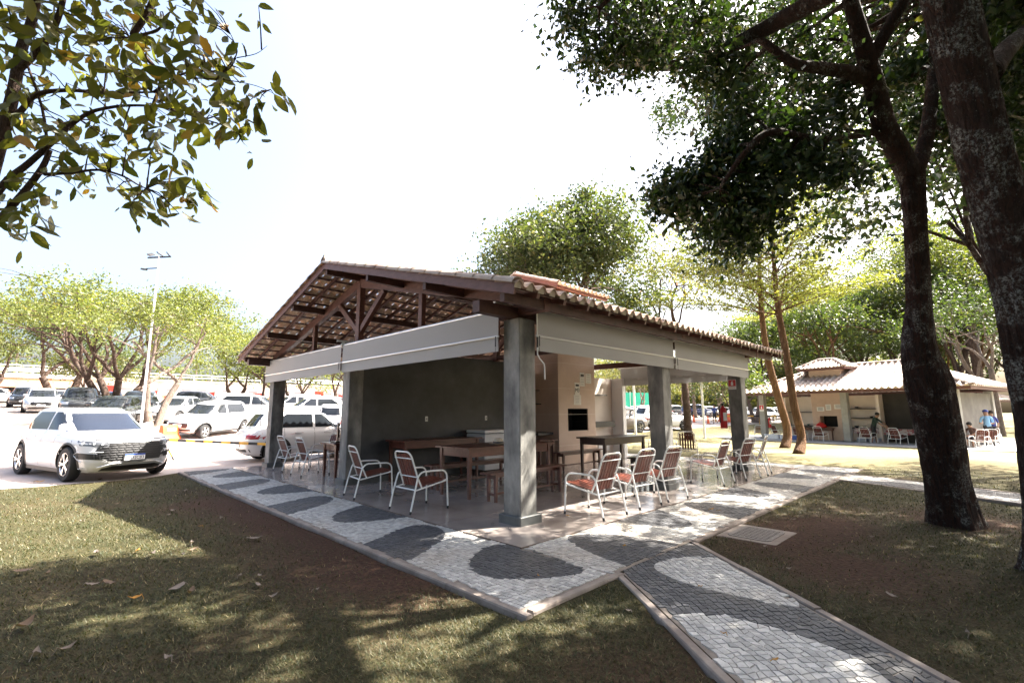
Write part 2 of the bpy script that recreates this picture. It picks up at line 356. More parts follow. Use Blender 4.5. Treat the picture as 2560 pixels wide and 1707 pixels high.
# ------------------------------------------------------------------ ground, lot
def vnoise(x, y, s=1., seed=0):
    x = np.asarray(x)*s; y = np.asarray(y)*s
    xi = np.floor(x).astype(int); yi = np.floor(y).astype(int); fx = x-xi; fy = y-yi
    h = lambda a, b: np.modf(np.abs(np.sin(a*127.1+b*311.7+seed*74.7)*43758.5453))[0]
    fx = fx*fx*(3-2*fx); fy = fy*fy*(3-2*fy)
    return (h(xi, yi)*(1-fx)+h(xi+1, yi)*fx)*(1-fy)+(h(xi, yi+1)*(1-fx)+h(xi+1, yi+1)*fx)*fy
def soil(x, y):
    x = np.asarray(x, float); y = np.asarray(y, float)
    n = .55*vnoise(x, y, .9, 1)+.3*vnoise(x, y, 2.3, 2)+.15*vnoise(x, y, 6.1, 3)
    bell = lambda d, w_: np.exp(-(d/w_)**2)
    s = 1.05*bell(np.maximum(-1.2-x, 0), 1.0)*(x < -1.1)*(np.abs(y-3.3) < 7)*np.clip((y+1.2)/1.5, 0, 1)*np.clip((8.8-y)/3, 0, 1)
    s = np.maximum(s, 1.0*np.exp(-((x-3.4)/1.7)**2-((y+2.0)/.75)**2))
    s = np.maximum(s, .75*np.exp(-((x-1.6)/.9)**2-((y+2.6)/1.0)**2))
    s = np.maximum(s, .8*np.exp(-((x-5.3)/1.)**2-((y+3.4)/.8)**2))
    s = np.maximum(s, .45*np.exp(-((x+1.2)/1.6)**2-((y+2.6)/1.0)**2))
    return np.clip((s+ .85*(n-.46))*1.1, 0, .93)
def axis(lo, hi, a, b, step):
    mid = list(np.arange(a, b+1e-6, step)); out = mid
    d = step; v = a
    left = []
    while v > lo: d *= 1.22; v -= d; left.append(v)
    d = step; v = b; right = []
    while v < hi: d *= 1.22; v += d; right.append(v)
    return np.array(left[::-1]+mid+right)
gx = axis(-420, 420, -9, 13, .14); gy = axis(-420, 420, -7, 13, .14)
XX, YY = np.meshgrid(gx, gy); Hv = np.vectorize(H)
ZZ = Hv(XX, YY) + (vnoise(XX, YY, 1.3, 5)-.5)*.022*((XX > -9) & (YY < 11))
inside = (XX > -1.22) & (XX < 11.6) & (YY > -1.22) & (YY < 11.2); ZZ[inside] = -.14
for (ax_, ay_), (dx_, dy_), (nx_, ny_), w_ in (((.12, -1.24), (-.612, -.791), (.791, -.612), 1.16), ((9.0, -1.22), (-.40, -.917), (.917, -.40), 1.15)):
    t_ = (XX-ax_)*nx_+(YY-ay_)*ny_; ZZ[(t_ > -.02) & (t_ < w_+.02) & (YY < -1.1)] = -.15
nx, ny = len(gx), len(gy)
V = np.stack([XX.ravel(), YY.ravel(), ZZ.ravel()], 1)
ii = (np.arange(ny-1)[:, None]*nx+np.arange(nx-1)[None]).ravel()
Fq = np.stack([ii, ii+1, ii+1+nx, ii+nx], 1)
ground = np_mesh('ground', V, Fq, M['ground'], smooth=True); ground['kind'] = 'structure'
at_ = ground.data.attributes.new('soil', 'FLOAT', 'POINT'); at_.data.foreach_set('value', soil(V[:, 0], V[:, 1]).astype(np.float32))
sun_pale_ = np.clip((V[:, 0]-9.5)/4, 0, 1)*np.clip((vnoise(V[:, 0], V[:, 1], .35, 4)-.15)*2.2, 0, 1)  # paler grass colour stands in for full sun on the far lawn
at_ = ground.data.attributes.new('dry', 'FLOAT', 'POINT'); at_.data.foreach_set('value', sun_pale_.astype(np.float32))
def ylot(x): return 10.4+.2*max(0, -2.6-x)+.35*sm((x+2.6)/1.2) if x < -1.25 else 11.26 if x < 11.6 else min(12.6, 11.26+(x-11.6)*.5)
lx = axis(-200, 220, -30, 40, .8); rows = []
offs = [0, .15, .4, .8, 1.3, 2, 2.8, 3.8, 5, 6.5, 8, 10, 12, 14, 17, 20, 24, 28, 33, 38, 44, 50, 58, 70, 90, 120]
mb = MB(); mb.grid([[(x, ylot(x)+d, H(x, ylot(x)+d)+.012+(0 if d else -.03)) for x in lx] for d in offs])
lot = mb.build('parking_lot', M['asphalt'], smooth=True); lot['kind'] = 'structure'

# ------------------------------------------------------------------ mosaic paving
def poly_sdf(px, py, P):
    P = np.asarray(P, float); d = np.full(px.shape, 1e9); ins = np.zeros(px.shape, bool); bx = np.zeros(px.shape); by = np.zeros(px.shape)
    for i in range(len(P)):
        a = P[i]; b = P[(i+1) % len(P)]; e = b-a
        t = np.clip(((px-a[0])*e[0]+(py-a[1])*e[1])/(e@e+1e-12), 0, 1)
        qx = a[0]+t*e[0]; qy = a[1]+t*e[1]; dd = np.hypot(px-qx, py-qy)
        m = dd < d; d = np.where(m, dd, d); bx = np.where(m, qx, bx); by = np.where(m, qy, by)
        c = ((a[1] > py) != (b[1] > py)) & (px < (b[0]-a[0])*(py-a[1])/(b[1]-a[1]+1e-12)+a[0]); ins ^= c
    return d, ins, bx, by
def smooth_poly(P, it=2, keep=()):
    for _ in range(it):
        Q = []
        for i in range(len(P)):
            a, b = P[i], P[(i+1) % len(P)]
            Q += [(a[0]*.75+b[0]*.25, a[1]*.75+b[1]*.25), (a[0]*.25+b[0]*.75, a[1]*.25+b[1]*.75)]
        P = Q
    return P
innerL = [(.3, 3.75), (0, 3.66), (-.45, 3.46), (-.76, 3.18), (-.88, 2.92), (-.86, 2.70), (-.70, 2.55), (-.4, 2.42), (0, 2.33), (.3, 2.25)]
outerL = [(-1.4, 1.40), (-1.17, 1.43), (-.73, 1.64), (-.4, 1.80), (-.18, 1.84), (-.06, 1.62), (-.08, 1.36), (-.25, 1.06), (-.57, .82), (-1.17, .50), (-1.4, .40)]
corner = [(-.02, .38), (-.42, .27), (-.71, .06), (-.9, -.2), (-.88, -.5), (-.72, -.68), (-.45, -.88), (-.12, -1.02), (0, -.62), (.05, -.2)]
dark = [smooth_poly(corner)]
for k in range(3): dark.append(smooth_poly([(x, y+3.3*k) for x, y in innerL]))
for k in range(4): dark.append(smooth_poly([(x, y+3.25*k) for x, y in outerL]))
petA = [(.72, -.02), (.5, -.4), (.33, -.9), (.27, -1.5), (1.5, -1.5), (1.38, -1.05), (1.34, -.6), (1.2, -.28), (.95, -.08)]
innerR = [(1.8, .3), (1.87, 0), (1.95, -.40), (2.12, -.80), (2.43, -.9), (2.78, -.55), (3.05, .0), (3.15, .3)]
outerR = [(3.12, -1.4), (3.2, -1.17), (3.45, -.4), (3.78, -.04), (4.02, -.1), (4.17, -.35), (4.2, -.7), (4.1, -1.17), (4.0, -1.4)]
dark.append(smooth_poly(petA))
for k in range(3): dark.append(smooth_poly([(x+3.2*k, y) for x, y in innerR]))
for k in range(3): dark.append(smooth_poly([(x+3.2*k, y) for x, y in outerR]))
PD = Vector((-.612, -.791)); PN = Vector((.791, -.612)); P0 = Vector((.12, -1.24))     # first path: direction, right normal, left-edge start
PW = 1.16
w1 = [(.50, -1.27), (.98, -1.36), (1.25, -1.62), (1.3, -1.9), (.75, -2.42), (.40, -2.72), (.35, -2.45), (.27, -2.15), (.28, -1.68)]
w2 = [(-.80, -2.0), (-.33, -2.02), (-.14, -2.34), (-.12, -2.8), (-.2, -3.17), (-.5, -3.38), (-1.0, -3.35), (-1.6, -3.2)]
whites = [smooth_poly(w1), smooth_poly(w2)]
for k in (1, 2): whites += [smooth_poly([(x+PD.x*2.4*k, y+PD.y*2.4*k) for x, y in q]) for q in (w1, w2)]
Q0 = Vector((9.0, -1.22)); QD = Vector((-.40, -.917)); QN = Vector((.917, -.40)); QW = 1.15
qdark = []
for k in range(4):
    for a_, sgn in ((0, 1), (1.5, -1)):
        c = Q0+QD*(1.0+a_+3.0*k); e = QN*(QW*(.0 if sgn > 0 else 1.))
        pts = [(-.75, -.2), (-.72, .1), (-.5, .5), (0, .82), (.5, .6), (.7, .1), (.72, -.2)]
        qdark.append(smooth_poly([tuple(c+e+QD*u_+QN*(v_*sgn)) for u_, v_ in pts]))
def lay(o, du, dv, nu, nv, region, z, seed, dpol, wpol=None, invert=False, hz=None):
    """irregular hand-cut stones on a jittered grid whose joints follow the outlines of the dark shapes"""
    r_ = np.random.default_rng(seed); du, dv = np.array(du), np.array(dv); c = np.hypot(*du)
    U, Vv = np.meshgrid(np.arange(nu+1, dtype=float), np.arange(nv+1, dtype=float))
    U += r_.uniform(-.5, .5, (U.shape[0], 1))*.45+r_.uniform(-.22, .22, U.shape); Vv = Vv+r_.uniform(-.22, .22, U.shape)+.25*np.sin(U*.35+seed)
    X = o[0]+U*du[0]+Vv*dv[0]; Y = o[1]+U*du[1]+Vv*dv[1]
    for P in (wpol if invert else dpol):
        d, ins, bx, by = poly_sdf(X, Y, P); m = d < .62*c; X = np.where(m, bx, X); Y = np.where(m, by, Y)
    cx = (X[:-1, :-1]+X[1:, :-1]+X[:-1, 1:]+X[1:, 1:])/4; cy = (Y[:-1, :-1]+Y[1:, :-1]+Y[:-1, 1:]+Y[1:, 1:])/4
    dk = np.zeros(cx.shape, bool)
    for P in (wpol if invert else dpol): dk |= poly_sdf(cx, cy, P)[1]
    if invert: dk = ~dk
    ok = region(cx, cy)
    qx = np.stack([X[:-1, :-1], X[:-1, 1:], X[1:, 1:], X[1:, :-1]], -1)[ok]; qy = np.stack([Y[:-1, :-1], Y[:-1, 1:], Y[1:, 1:], Y[1:, :-1]], -1)[ok]
    dk = dk[ok]; k = len(dk); mx, my = qx.mean(1, keepdims=True), qy.mean(1, keepdims=True)
    sh = r_.uniform(.80, .90, (k, 1)); tx, ty = mx+(qx-mx)*sh, my+(qy-my)*sh; lx_, ly_ = mx+(qx-mx)*(sh+.07), my+(qy-my)*(sh+.07)
    zz = np.full((k, 4), z)+r_.uniform(-.0025, .0025, (k, 1))+r_.uniform(-.0015, .0015, (k, 4))
    if hz is not None: zz += hz(mx, my)
    Vt = np.stack([tx, ty, zz], -1); Vb = np.stack([lx_, ly_, zz-.012], -1)
    V_ = np.concatenate([Vt, Vb], 1).reshape(-1, 3); b = (np.arange(k)*8)[:, None]
    fs = np.concatenate([b+np.array([[0, 1, 2, 3]])]+[b+np.array([[i, 4+i, 4+(i+1) % 4, (i+1) % 4]]) for i in range(4)], 0)
    return V_, fs, np.tile(dk.astype(int), 5)
parts_ = []
S_ = .053
zs = -.010
parts_.append(lay((-1.2, -1.2), (0, S_), (S_, 0), 242, 24, lambda x, y: (x > -1.165) & (x < -.005) & (y > -1.165) & (y < 11.2), zs, 1, dark))
parts_.append(lay((0.01, -1.2), (S_, 0), (0, S_), 220, 24, lambda x, y: (x > .0) & (x < 11.5) & (y > -1.165) & (y < -.005), zs, 2, dark))
inp1 = lambda x, y: ((x-P0.x)*PN.x+(y-P0.y)*PN.y > .02) & ((x-P0.x)*PN.x+(y-P0.y)*PN.y < PW-.02) & (y < -1.18)
parts_.append(lay((P0.x+.75, P0.y+1.0), tuple(PD*S_*1.12), tuple(PN*S_), 154, 24, inp1, zs-.012, 3, [], whites, True))
hq = np.vectorize(lambda x, y: H(x, y)+.085)
inp2 = lambda x, y: ((x-Q0.x)*QN.x+(y-Q0.y)*QN.y > .02) & ((x-Q0.x)*QN.x+(y-Q0.y)*QN.y < QW-.02) & (y < -1.18)
qo = Q0-QD*.8
parts_.append(lay((qo.x, qo.y), tuple(QD*S_*1.1), tuple(QN*S_), 234, 24, inp2, zs-.012, 4, qdark))
parts_.append(lay((10.62, -.1), (0, S_), (S_, 0), 212, 18, lambda x, y: (x > 10.62) & (x < 11.5) & (y > 0) & (y < 11.1), zs, 5, [smooth_poly([(11.9-.75*(x+1.3), y+1.64) for x, y in q]) for q in (innerL, outerL)]))
Vs, Fs, Ms, k0 = [], [], [], 0
for v_, f_, m_ in parts_:
    Vs.append(v_); Fs.append(f_+k0); Ms.append(m_); k0 += len(v_)
pv = np_mesh('mosaic_pavement', np.concatenate(Vs), np.concatenate(Fs), [M['stone_w'], M['stone_d']], mi=np.concatenate(Ms)); pv['kind'] = 'structure'
mb = MB()
mb.add([(-1.2, -1.2, -.018), (11.55, -1.2, -.018), (11.55, 11.2, -.018), (-1.2, 11.2, -.018)], [(0, 1, 2, 3)])
for A, D, N, Wd in ((P0, PD, PN, PW), (Q0, QD, QN, QW)):
    a = A-D*.02; b = A+D*13; c_ = b+N*Wd; d_ = A+N*Wd-D*.9
    mb.add([(a.x, a.y, -.030), (b.x, b.y, -.030), (c_.x, c_.y, -.030), (d_.x, d_.y, -.030)], [(3, 2, 1, 0)])
bed = mb.build('pavement', M['grout']); bed['kind'] = 'structure'
def kerb_run(mb, p, q, wd=.070, zt=-.008, zb=-.2, seg=1.0, skip=None):
    p, q = Vector(p), Vector(q); L = (q-p).length; d = (q-p)/L; n = int(L/seg)+1
    for i in range(n):
        a, b = i*seg+.006, min(L, (i+1)*seg)-.004
        if b-a < .05: continue
        A = p+d*a; B = p+d*b; s_ = Vector((-d.y, d.x))*wd/2; j = rnd.uniform(-.006, .006)
        q_ = .012
        vs = []
        for (P_, e) in ((A, 1), (B, -1)):
            for o_, zz in ((-1, zb), (-1, zt+j-q_), (-.8, zt+j), (.8, zt+j), (1, zt+j-q_), (1, zb)):
                vs.append((P_.x+s_.x*o_, P_.y+s_.y*o_, zz))
        mb.add(vs, [(0, 1, 2, 3, 4, 5), (11, 10, 9, 8, 7, 6)]+[(k+1, k, k+6, k+7) for k in range(5)])
mb = MB()
kerb_run(mb, (-1.225, -1.28), (-1.225, 11.2)); kerb_run(mb, (-1.17, -1.225), (.10, -1.225)); kerb_run(mb, (1.66, -1.225), (8.9, -1.225))
kerb_run(mb, (10.3, -1.225), (11.65, -1.225)); kerb_run(mb, (11.6, -1.17), (11.6, 11.0))
for A, D, N, Wd in ((P0, PD, PN, PW), (Q0, QD, QN, QW)):
    a = A-N*.05+D*.02; kerb_run(mb, tuple(a), tuple(a+D*11), zt=-.020)
    e = -(A.y+N.y*(Wd+.05)+1.17)/D.y
    a = A+N*(Wd+.05)+D*(e+.02); kerb_run(mb, tuple(a), tuple(a+D*11), zt=-.020)
kb = mb.build('kerb', M['conc']); kb['kind'] = 'structure'

# ------------------------------------------------------------------ roof tiles
def tile_slope(name, parent, P0_, U_, S_v, width, length, mats, per=.215, row=.36, smax=None, umin=0., caps=True, amp=.05):
    P0_, U_, Sv = Vector(P0_), Vector(U_).normalized(), Vector(S_v).normalized(); N_ = U_.cross(Sv).normalized()
    if N_.z < 0: N_ = -N_
    nper = max(1, int(round(width/per))); per = width/nper
    prof = [(0, 0.), (.09, .5), (.19, .87), (.275, 1.), (.36, .87), (.46, .5), (.55, 0.), (.66, -.38), (.775, -.5), (.89, -.38)]
    us = [(i+t)*per for i in range(nper) for t, _ in prof]+[width]; hs = [h*amp for i in range(nper) for _, h in prof]+[0.]
    nr = int(math.ceil(length/row)); mb = MB(); r2 = random.Random(3)
    for r_ in range(nr):
        s0, s1 = r_*row, min(length, (r_+1)*row+.05)
        jit = [r2.uniform(-.006, .006) for _ in range(nper+1)]
        rows = [[], [], []]
        for j, (u_, h) in enumerate(zip(us, hs)):
            mx = length if smax is None else smax(u_)
            a, b = min(s0, mx), min(s1, mx); k = j//len(prof)
            l0 = .026+jit[k]; l1 = .0
            rows[0].append(P0_+U_*u_+Sv*(a+jit[k])+N_*(h+l0-.010)); rows[1].append(P0_+U_*u_+Sv*(a+jit[k])+N_*(h+l0)); rows[2].append(P0_+U_*u_+Sv*b+N_*(h+l1))
        k = len(us); vs = rows[0]+rows[1]+rows[2]; fs = []
        for q in range(2):
            for j in range(k-1):
                if smax is not None and min(s0, smax(us[j])) >= smax(us[j])-1e-6 and min(s0, smax(us[j+1])) >= smax(us[j+1])-1e-6: continue
                if j % len(prof) == 6 and q == 1 and False: continue
                fs.append((q*k+j, q*k+j+1, (q+1)*k+j+1, (q+1)*k+j))
        mb.add(vs, fs)
    if caps:
        for i in range(nper):
            b = P0_+U_*(i*per)+Sv*.025; vs = [b+U_*(t*per)+N_*(h*amp+.004) for t, h in prof[:7]]+[b+U_*(.55*per)-N_*.035, b-N_*.035]
            mb.add(vs, [tuple(range(9))], 1)
    return mb.build(name, mats, parent, smooth=True)
def ridge_caps(name, parent, a, b, mat, r_=.085, step=.38):
    a, b = Vector(a), Vector(b); L = (b-a).length; d = (b-a)/L; n = max(1, int(L/step)); step = L/n; mb = MB()
    sd = d.cross(Vector((0, 0, 1))).normalized(); up = sd.cross(d).normalized()
    for i in range(n):
        rr = []
        for t, k in ((0, 1.12), (step+.04, .92)):
            p = a+d*(i*step+t); rr.append([p+sd*(math.cos(q)*r_*k)+up*(math.sin(q)*r_*k*.85-.02) for q in [math.pi*m/8 for m in range(9)]])
        inner = [[p-up*.012 for p in rr[0]]]
        mb.grid(rr); mb.grid([rr[0], inner[0]])
    return mb.build(name, mat, parent, smooth=True)

# ------------------------------------------------------------------ the main pavilion
pav = empty('picnic_pavilion', (0, 0, 0), 0, 'open sided pavilion with clay tiled gable roof on square grey cement pillars, nearest the camera', 'pavilion')
mb = MB(); mb.box((0, 0, -.16), (10.6, 11.25, 0)); mb.build('floor_slab', M['floor'], pav)
PX_, PY_ = (.88, 4.95, 9.1), (.88, 6.02, 10.72)
RZ, RS, RY = 4.62, .277, 5.76          # ridge height, slope, ridge y
rz = lambda y: RZ-RS*abs(y-RY)
def pillar(x, y, h=2.83):
    m_ = MB(); m_.bbox((x-.165, y-.165, .115), (x+.165, y+.165, h), .012); p = m_.build('pillar', M['pillar'], pav)
    m_ = MB(); m_.bbox((x-.215, y-.215, .0), (x+.215, y+.215, .118), .01); m_.build('plinth', M['plinth'], p)
for x in PX_:
    for y in PY_:
        if (x, y) == (PX_[1], PY_[1]): continue
        pillar(x, y)
# walls
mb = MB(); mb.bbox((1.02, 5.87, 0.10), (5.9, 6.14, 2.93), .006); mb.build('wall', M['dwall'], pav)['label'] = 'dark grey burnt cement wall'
mb = MB(); mb.box((1.0, 5.84, 0), (5.9, 6.17, .11)); mb.build('skirting', M['plinth'], pav)
mb = MB(); mb.box((5.9, 5.9, 0), (8.34, 6.06, 2.6)); mb.build('tiled_wall', M['cream'], pav)
mb = MB(); mb.box((8.342, 5.3, 0), (9.98, 6.06, 2.6)); mb.build('tiled_wall', M['cream'], pav)
mb = MB(); mb.bbox((9.86, 4.86, 0), (10.06, 5.3, 2.6), .01); mb.build('end_wall', M['white'], pav)
# chimney with grill
ch = None
mb = MB()
gx0, gx1, gz0, gz1 = 6.99, 7.96, .95, 1.60
mb.box((6.57, 4.9, 0), (8.34, 5.9, gz0)); mb.box((6.57, 4.9, gz1), (8.34, 5.9, 5.02)); mb.box((6.57, 4.9, gz0), (gx0, 5.9, gz1)); mb.box((gx1, 4.9, gz0), (8.34, 5.9, gz1))
ch = mb.build('chimney', M['beige'], pav)
mb = MB(); mb.box((gx0+.002, 5.5, gz0+.002), (gx1-.002, 5.52, gz1-.002)); mb.box((gx0+.003, 4.93, gz0+.003), (gx1-.003, 5.5, gz0+.01)); mb.box((gx0+.003, 4.93, gz0+.01), (gx0+.012, 5.5, gz1-.003)); mb.box((gx1-.012, 4.93, gz0+.01), (gx1-.003, 5.5, gz1-.003)); mb.box((gx0+.012, 4.93, gz1-.012), (gx1-.012, 5.5, gz1-.003))
for k in range(9): mb.tube([(gx0+.06+k*.105, 4.96, 1.22), (gx0+.06+k*.105, 5.45, 1.22)], .006, 5)
mb.build('grill_firebox', M['soot'], ch)
mb = MB()
for z in (.55, 1.43, 2.18, 2.92): mb.box((6.567, 4.897, z-.004), (8.343, 4.9, z+.004)); mb.box((6.567, 4.9, z-.004), (6.57, 5.86, z+.004))
mb.build('tile_joint', M['cream'], ch)
for (x0, x1, y0, y1, z) in ((5.92, 6.56, 5.55, 5.86, 1.72), (5.92, 6.56, 5.6, 5.86, 2.12), (8.36, 9.3, 5.08, 5.29, 2.02)):
    m_ = MB(); m_.bbox((x0, y0, z), (x1, y1, z+.03), .004); m_.build('shelf', M['black'], pav)
mb = MB(); mb.bbox((5.92, 5.1, .86), (6.56, 5.86, .92), .004); mb.build('counter', M['black'], pav)
mb = MB(); mb.bbox((8.36, 4.98, 1.02), (9.55, 5.29, 1.19), .004); mb.build('counter', M['black'], pav)
mb = MB(); mb.box((9.0, 5.27, .25), (9.6, 5.298, .62)); mb.build('access_hatch', M['white'], pav)
# beams, trusses
def part(name, mat, fn, parent=pav, smooth=False):
    m_ = MB(); fn(m_); return m_.build(name, mat, parent, smooth)
for y in (.88, 10.72): part('wall_beam', M['wood_dark'], lambda m_: m_.box((.05, y-.07, 2.832), (10.0, y+.07, 2.99)))
for x in (.85, 4.95, 9.1):
    tr = MB()
    tr.box((x-.06, .3, 2.885 if x != 4.95 else 2.94), (x+.06, 11.2, 3.05))
    t = tr.build('truss', M['wood'], pav)
    for s_ in (1, -1):
        m_ = MB(); m_.beam((x, RY+s_*5.25, 3.10), (x, RY+s_*.02, 4.34), .12, .19); m_.build('top_chord', M['wood'], t)
        m_ = MB(); m_.beam((x+.003, RY+s_*.05, 3.27), (x+.003, RY+s_*1.02, 4.0), .09, .12); m_.build('strut', M['wood'], t)
        m_ = MB(); m_.beam((x, RY+s_*2.4, 3.03), (x, RY+s_*2.4, 3.70), .09, .11, up=(0, 1, 0)); m_.build('post', M['wood'], t)
    m_ = MB(); m_.beam((x-.004, RY, 2.9), (x-.004, RY, 4.40), .125, .15, up=(0, 1, 0)); m_.build('king_post', M['wood'], t)
for y in (.35, 2.1, 3.95, 5.76, 7.55, 9.2, 11.0):
    z = rz(y)-.15 if y != 5.76 else 4.47
    part('purlin', M['wood_dark'], lambda m_: m_.box((.035, y-.04, z-.085), (10.25, y+.04, z+.06)))
for s_ in (1, -1):
    x = .30
    ye = RY+s_*5.68
    for k in range(19):
        xx = .42+k*.535
        part('rafter', M['wood'], lambda m_: m_.beam((xx, ye, rz(ye)-.075), (xx, RY+s_*.03, RZ-.075), .05, .065))
    def battens(m_):
        for k in range(15):
            d = .12+k*.385; y = RY+s_*(5.68-d)
            if abs(y-RY) > .05: m_.beam((.03, y, rz(y)-.03), (10.28, y, rz(y)-.03), .05, .022, up=(0, s_*RS, 1))
    part('batten_layer', M['wood_dark'], battens)
    part('bargeboard', M['wood'], lambda m_: m_.beam((.0, ye, rz(ye)-.055), (.0, RY+s_*.012, RZ-.055), .035, .13))
    part('bargeboard', M['wood'], lambda m_: m_.beam((10.30, ye, rz(ye)-.055), (10.30, RY+s_*.012, RZ-.055), .035, .13))
    tile_slope('tile_slope', pav, (-.04, ye+s_*.05, rz(ye+s_*.05)), (1, 0, 0), (0, -s_, RS), 10.38, 5.93, [M['clay'], M['mortar']])
    ridge_caps('verge_tile', pav, (.02, ye+s_*.03, rz(ye)+.03), (.02, RY, RZ+.03), M['clay_w'], .095)
    ridge_caps('verge_tile', pav, (10.28, ye+s_*.03, rz(ye)+.03), (10.28, RY, RZ+.03), M['clay_w'], .095)
ridge_caps('ridge_tile', pav, (-.05, RY, RZ+.06), (10.33, RY, RZ+.06), M['clay_w'], .11)
mb = MB(); mb.lathe([(.0, .17), (.05, .15), (.075, .09), (.06, .02), (.045, -.06)], 10); fi = mb.build('finial', M['clay_w'], pav, True); fi.location = (.0, RY, RZ+.10); fi.scale = (.75, .75, .6)
# chimney cap roof
cx0, cx1, cy0, cy1, cz = 6.17, 8.78, 4.5, 6.24, 5.12
def caproof(parent, x0, x1, y0, y1, z, mats, rise=.3, wood=M['wood']):
    cxm, cym = (x0+x1)/2, (y0+y1)/2; hy = (y1-y0)/2; hx = (x1-x0)/2
    cap = MB(); cap.box((x0+.05, y0+.05, z-.12), (x1-.05, y1-.05, z-.03)); c_ = cap.build('cap_roof', wood, parent)
    ra, rb = cxm-(hx-hy), cxm+(hx-hy); zr = z+rise
    sl_ = math.hypot(hy, rise)
    f1 = lambda u_: sl_*min(1, u_/hy, (2*hx-u_)/hy)
    f2 = lambda u_: sl_*max(0, min(1, u_/hy, (2*hy-u_)/hy))
    tile_slope('cap_tile_slope', c_, (x0, y0, z), (1, 0, 0), (0, hy, rise), 2*hx, sl_, mats, smax=f1)
    tile_slope('cap_tile_slope', c_, (x0, y1, z), (1, 0, 0), (0, -hy, rise), 2*hx, sl_, mats, smax=f1)
    tile_slope('cap_tile_slope', c_, (x0, y0, z), (0, 1, 0), (hy, 0, rise), 2*hy, sl_, mats, smax=f2)
    tile_slope('cap_tile_slope', c_, (x1, y0, z), (0, 1, 0), (-hy, 0, rise), 2*hy, sl_, mats, smax=f2)
    for p, q in (((x0, y0, z), (ra, cym, zr)), ((x1, y0, z), (rb, cym, zr)), ((x0, y1, z), (ra, cym, zr)), ((x1, y1, z), (rb, cym, zr)), ((ra, cym, zr), (rb, cym, zr))):
        ridge_caps('hip_tile', c_, Vector(p)+Vector((0, 0, .05)), Vector(q)+Vector((0, 0, .05)), mats[0], .085)
    return c_
cap = part('cap_roof', M['wood'], lambda m_: (m_.box((cx0+.06, 4.56, cz-.09), (cx1-.06, 4.64, cz-.01)), m_.beam((cx0+.06, 4.56, cz-.02), (cx0+.06, 6.24, cz+.58), .04, .12), m_.beam((cx1-.06, 4.56, cz-.02), (cx1-.06, 6.24, cz+.58), .04, .12), m_.beam((cx0+.06, 7.92, cz-.02), (cx0+.06, 6.24, cz+.58), .04, .12), m_.beam((cx1-.06, 7.92, cz-.02), (cx1-.06, 6.24, cz+.58), .04, .12), m_.box((cx0+.1, 6.2, cz+.42), (cx1-.1, 6.28, cz+.56))))
for s_ in (1, -1):
    tile_slope('cap_tile_slope', cap, (cx0, 6.24+s_*1.76, cz), (1, 0, 0), (0, -s_*1.74, .62), cx1-cx0, 1.87, [M['clay_o'], M['mortar']])
    ridge_caps('verge_tile', cap, (cx0+.03, 6.24+s_*1.74, cz+.04), (cx0+.03, 6.24, cz+.66), M['clay_o'], .085)
ridge_caps('ridge_tile', cap, (cx0, 6.24, cz+.67), (cx1, 6.24, cz+.67), M['clay_o'], .09)
for y_ in (7.4,): part('chimney_post', M['beige'], lambda m_: (m_.box((6.6, y_-.1, 4.1), (8.3, y_+.1, cz+.15))))
part('chimney_side', M['beige'], lambda m_: m_.box((6.57, 5.903, 4.0), (8.34, 7.298, 4.75)))

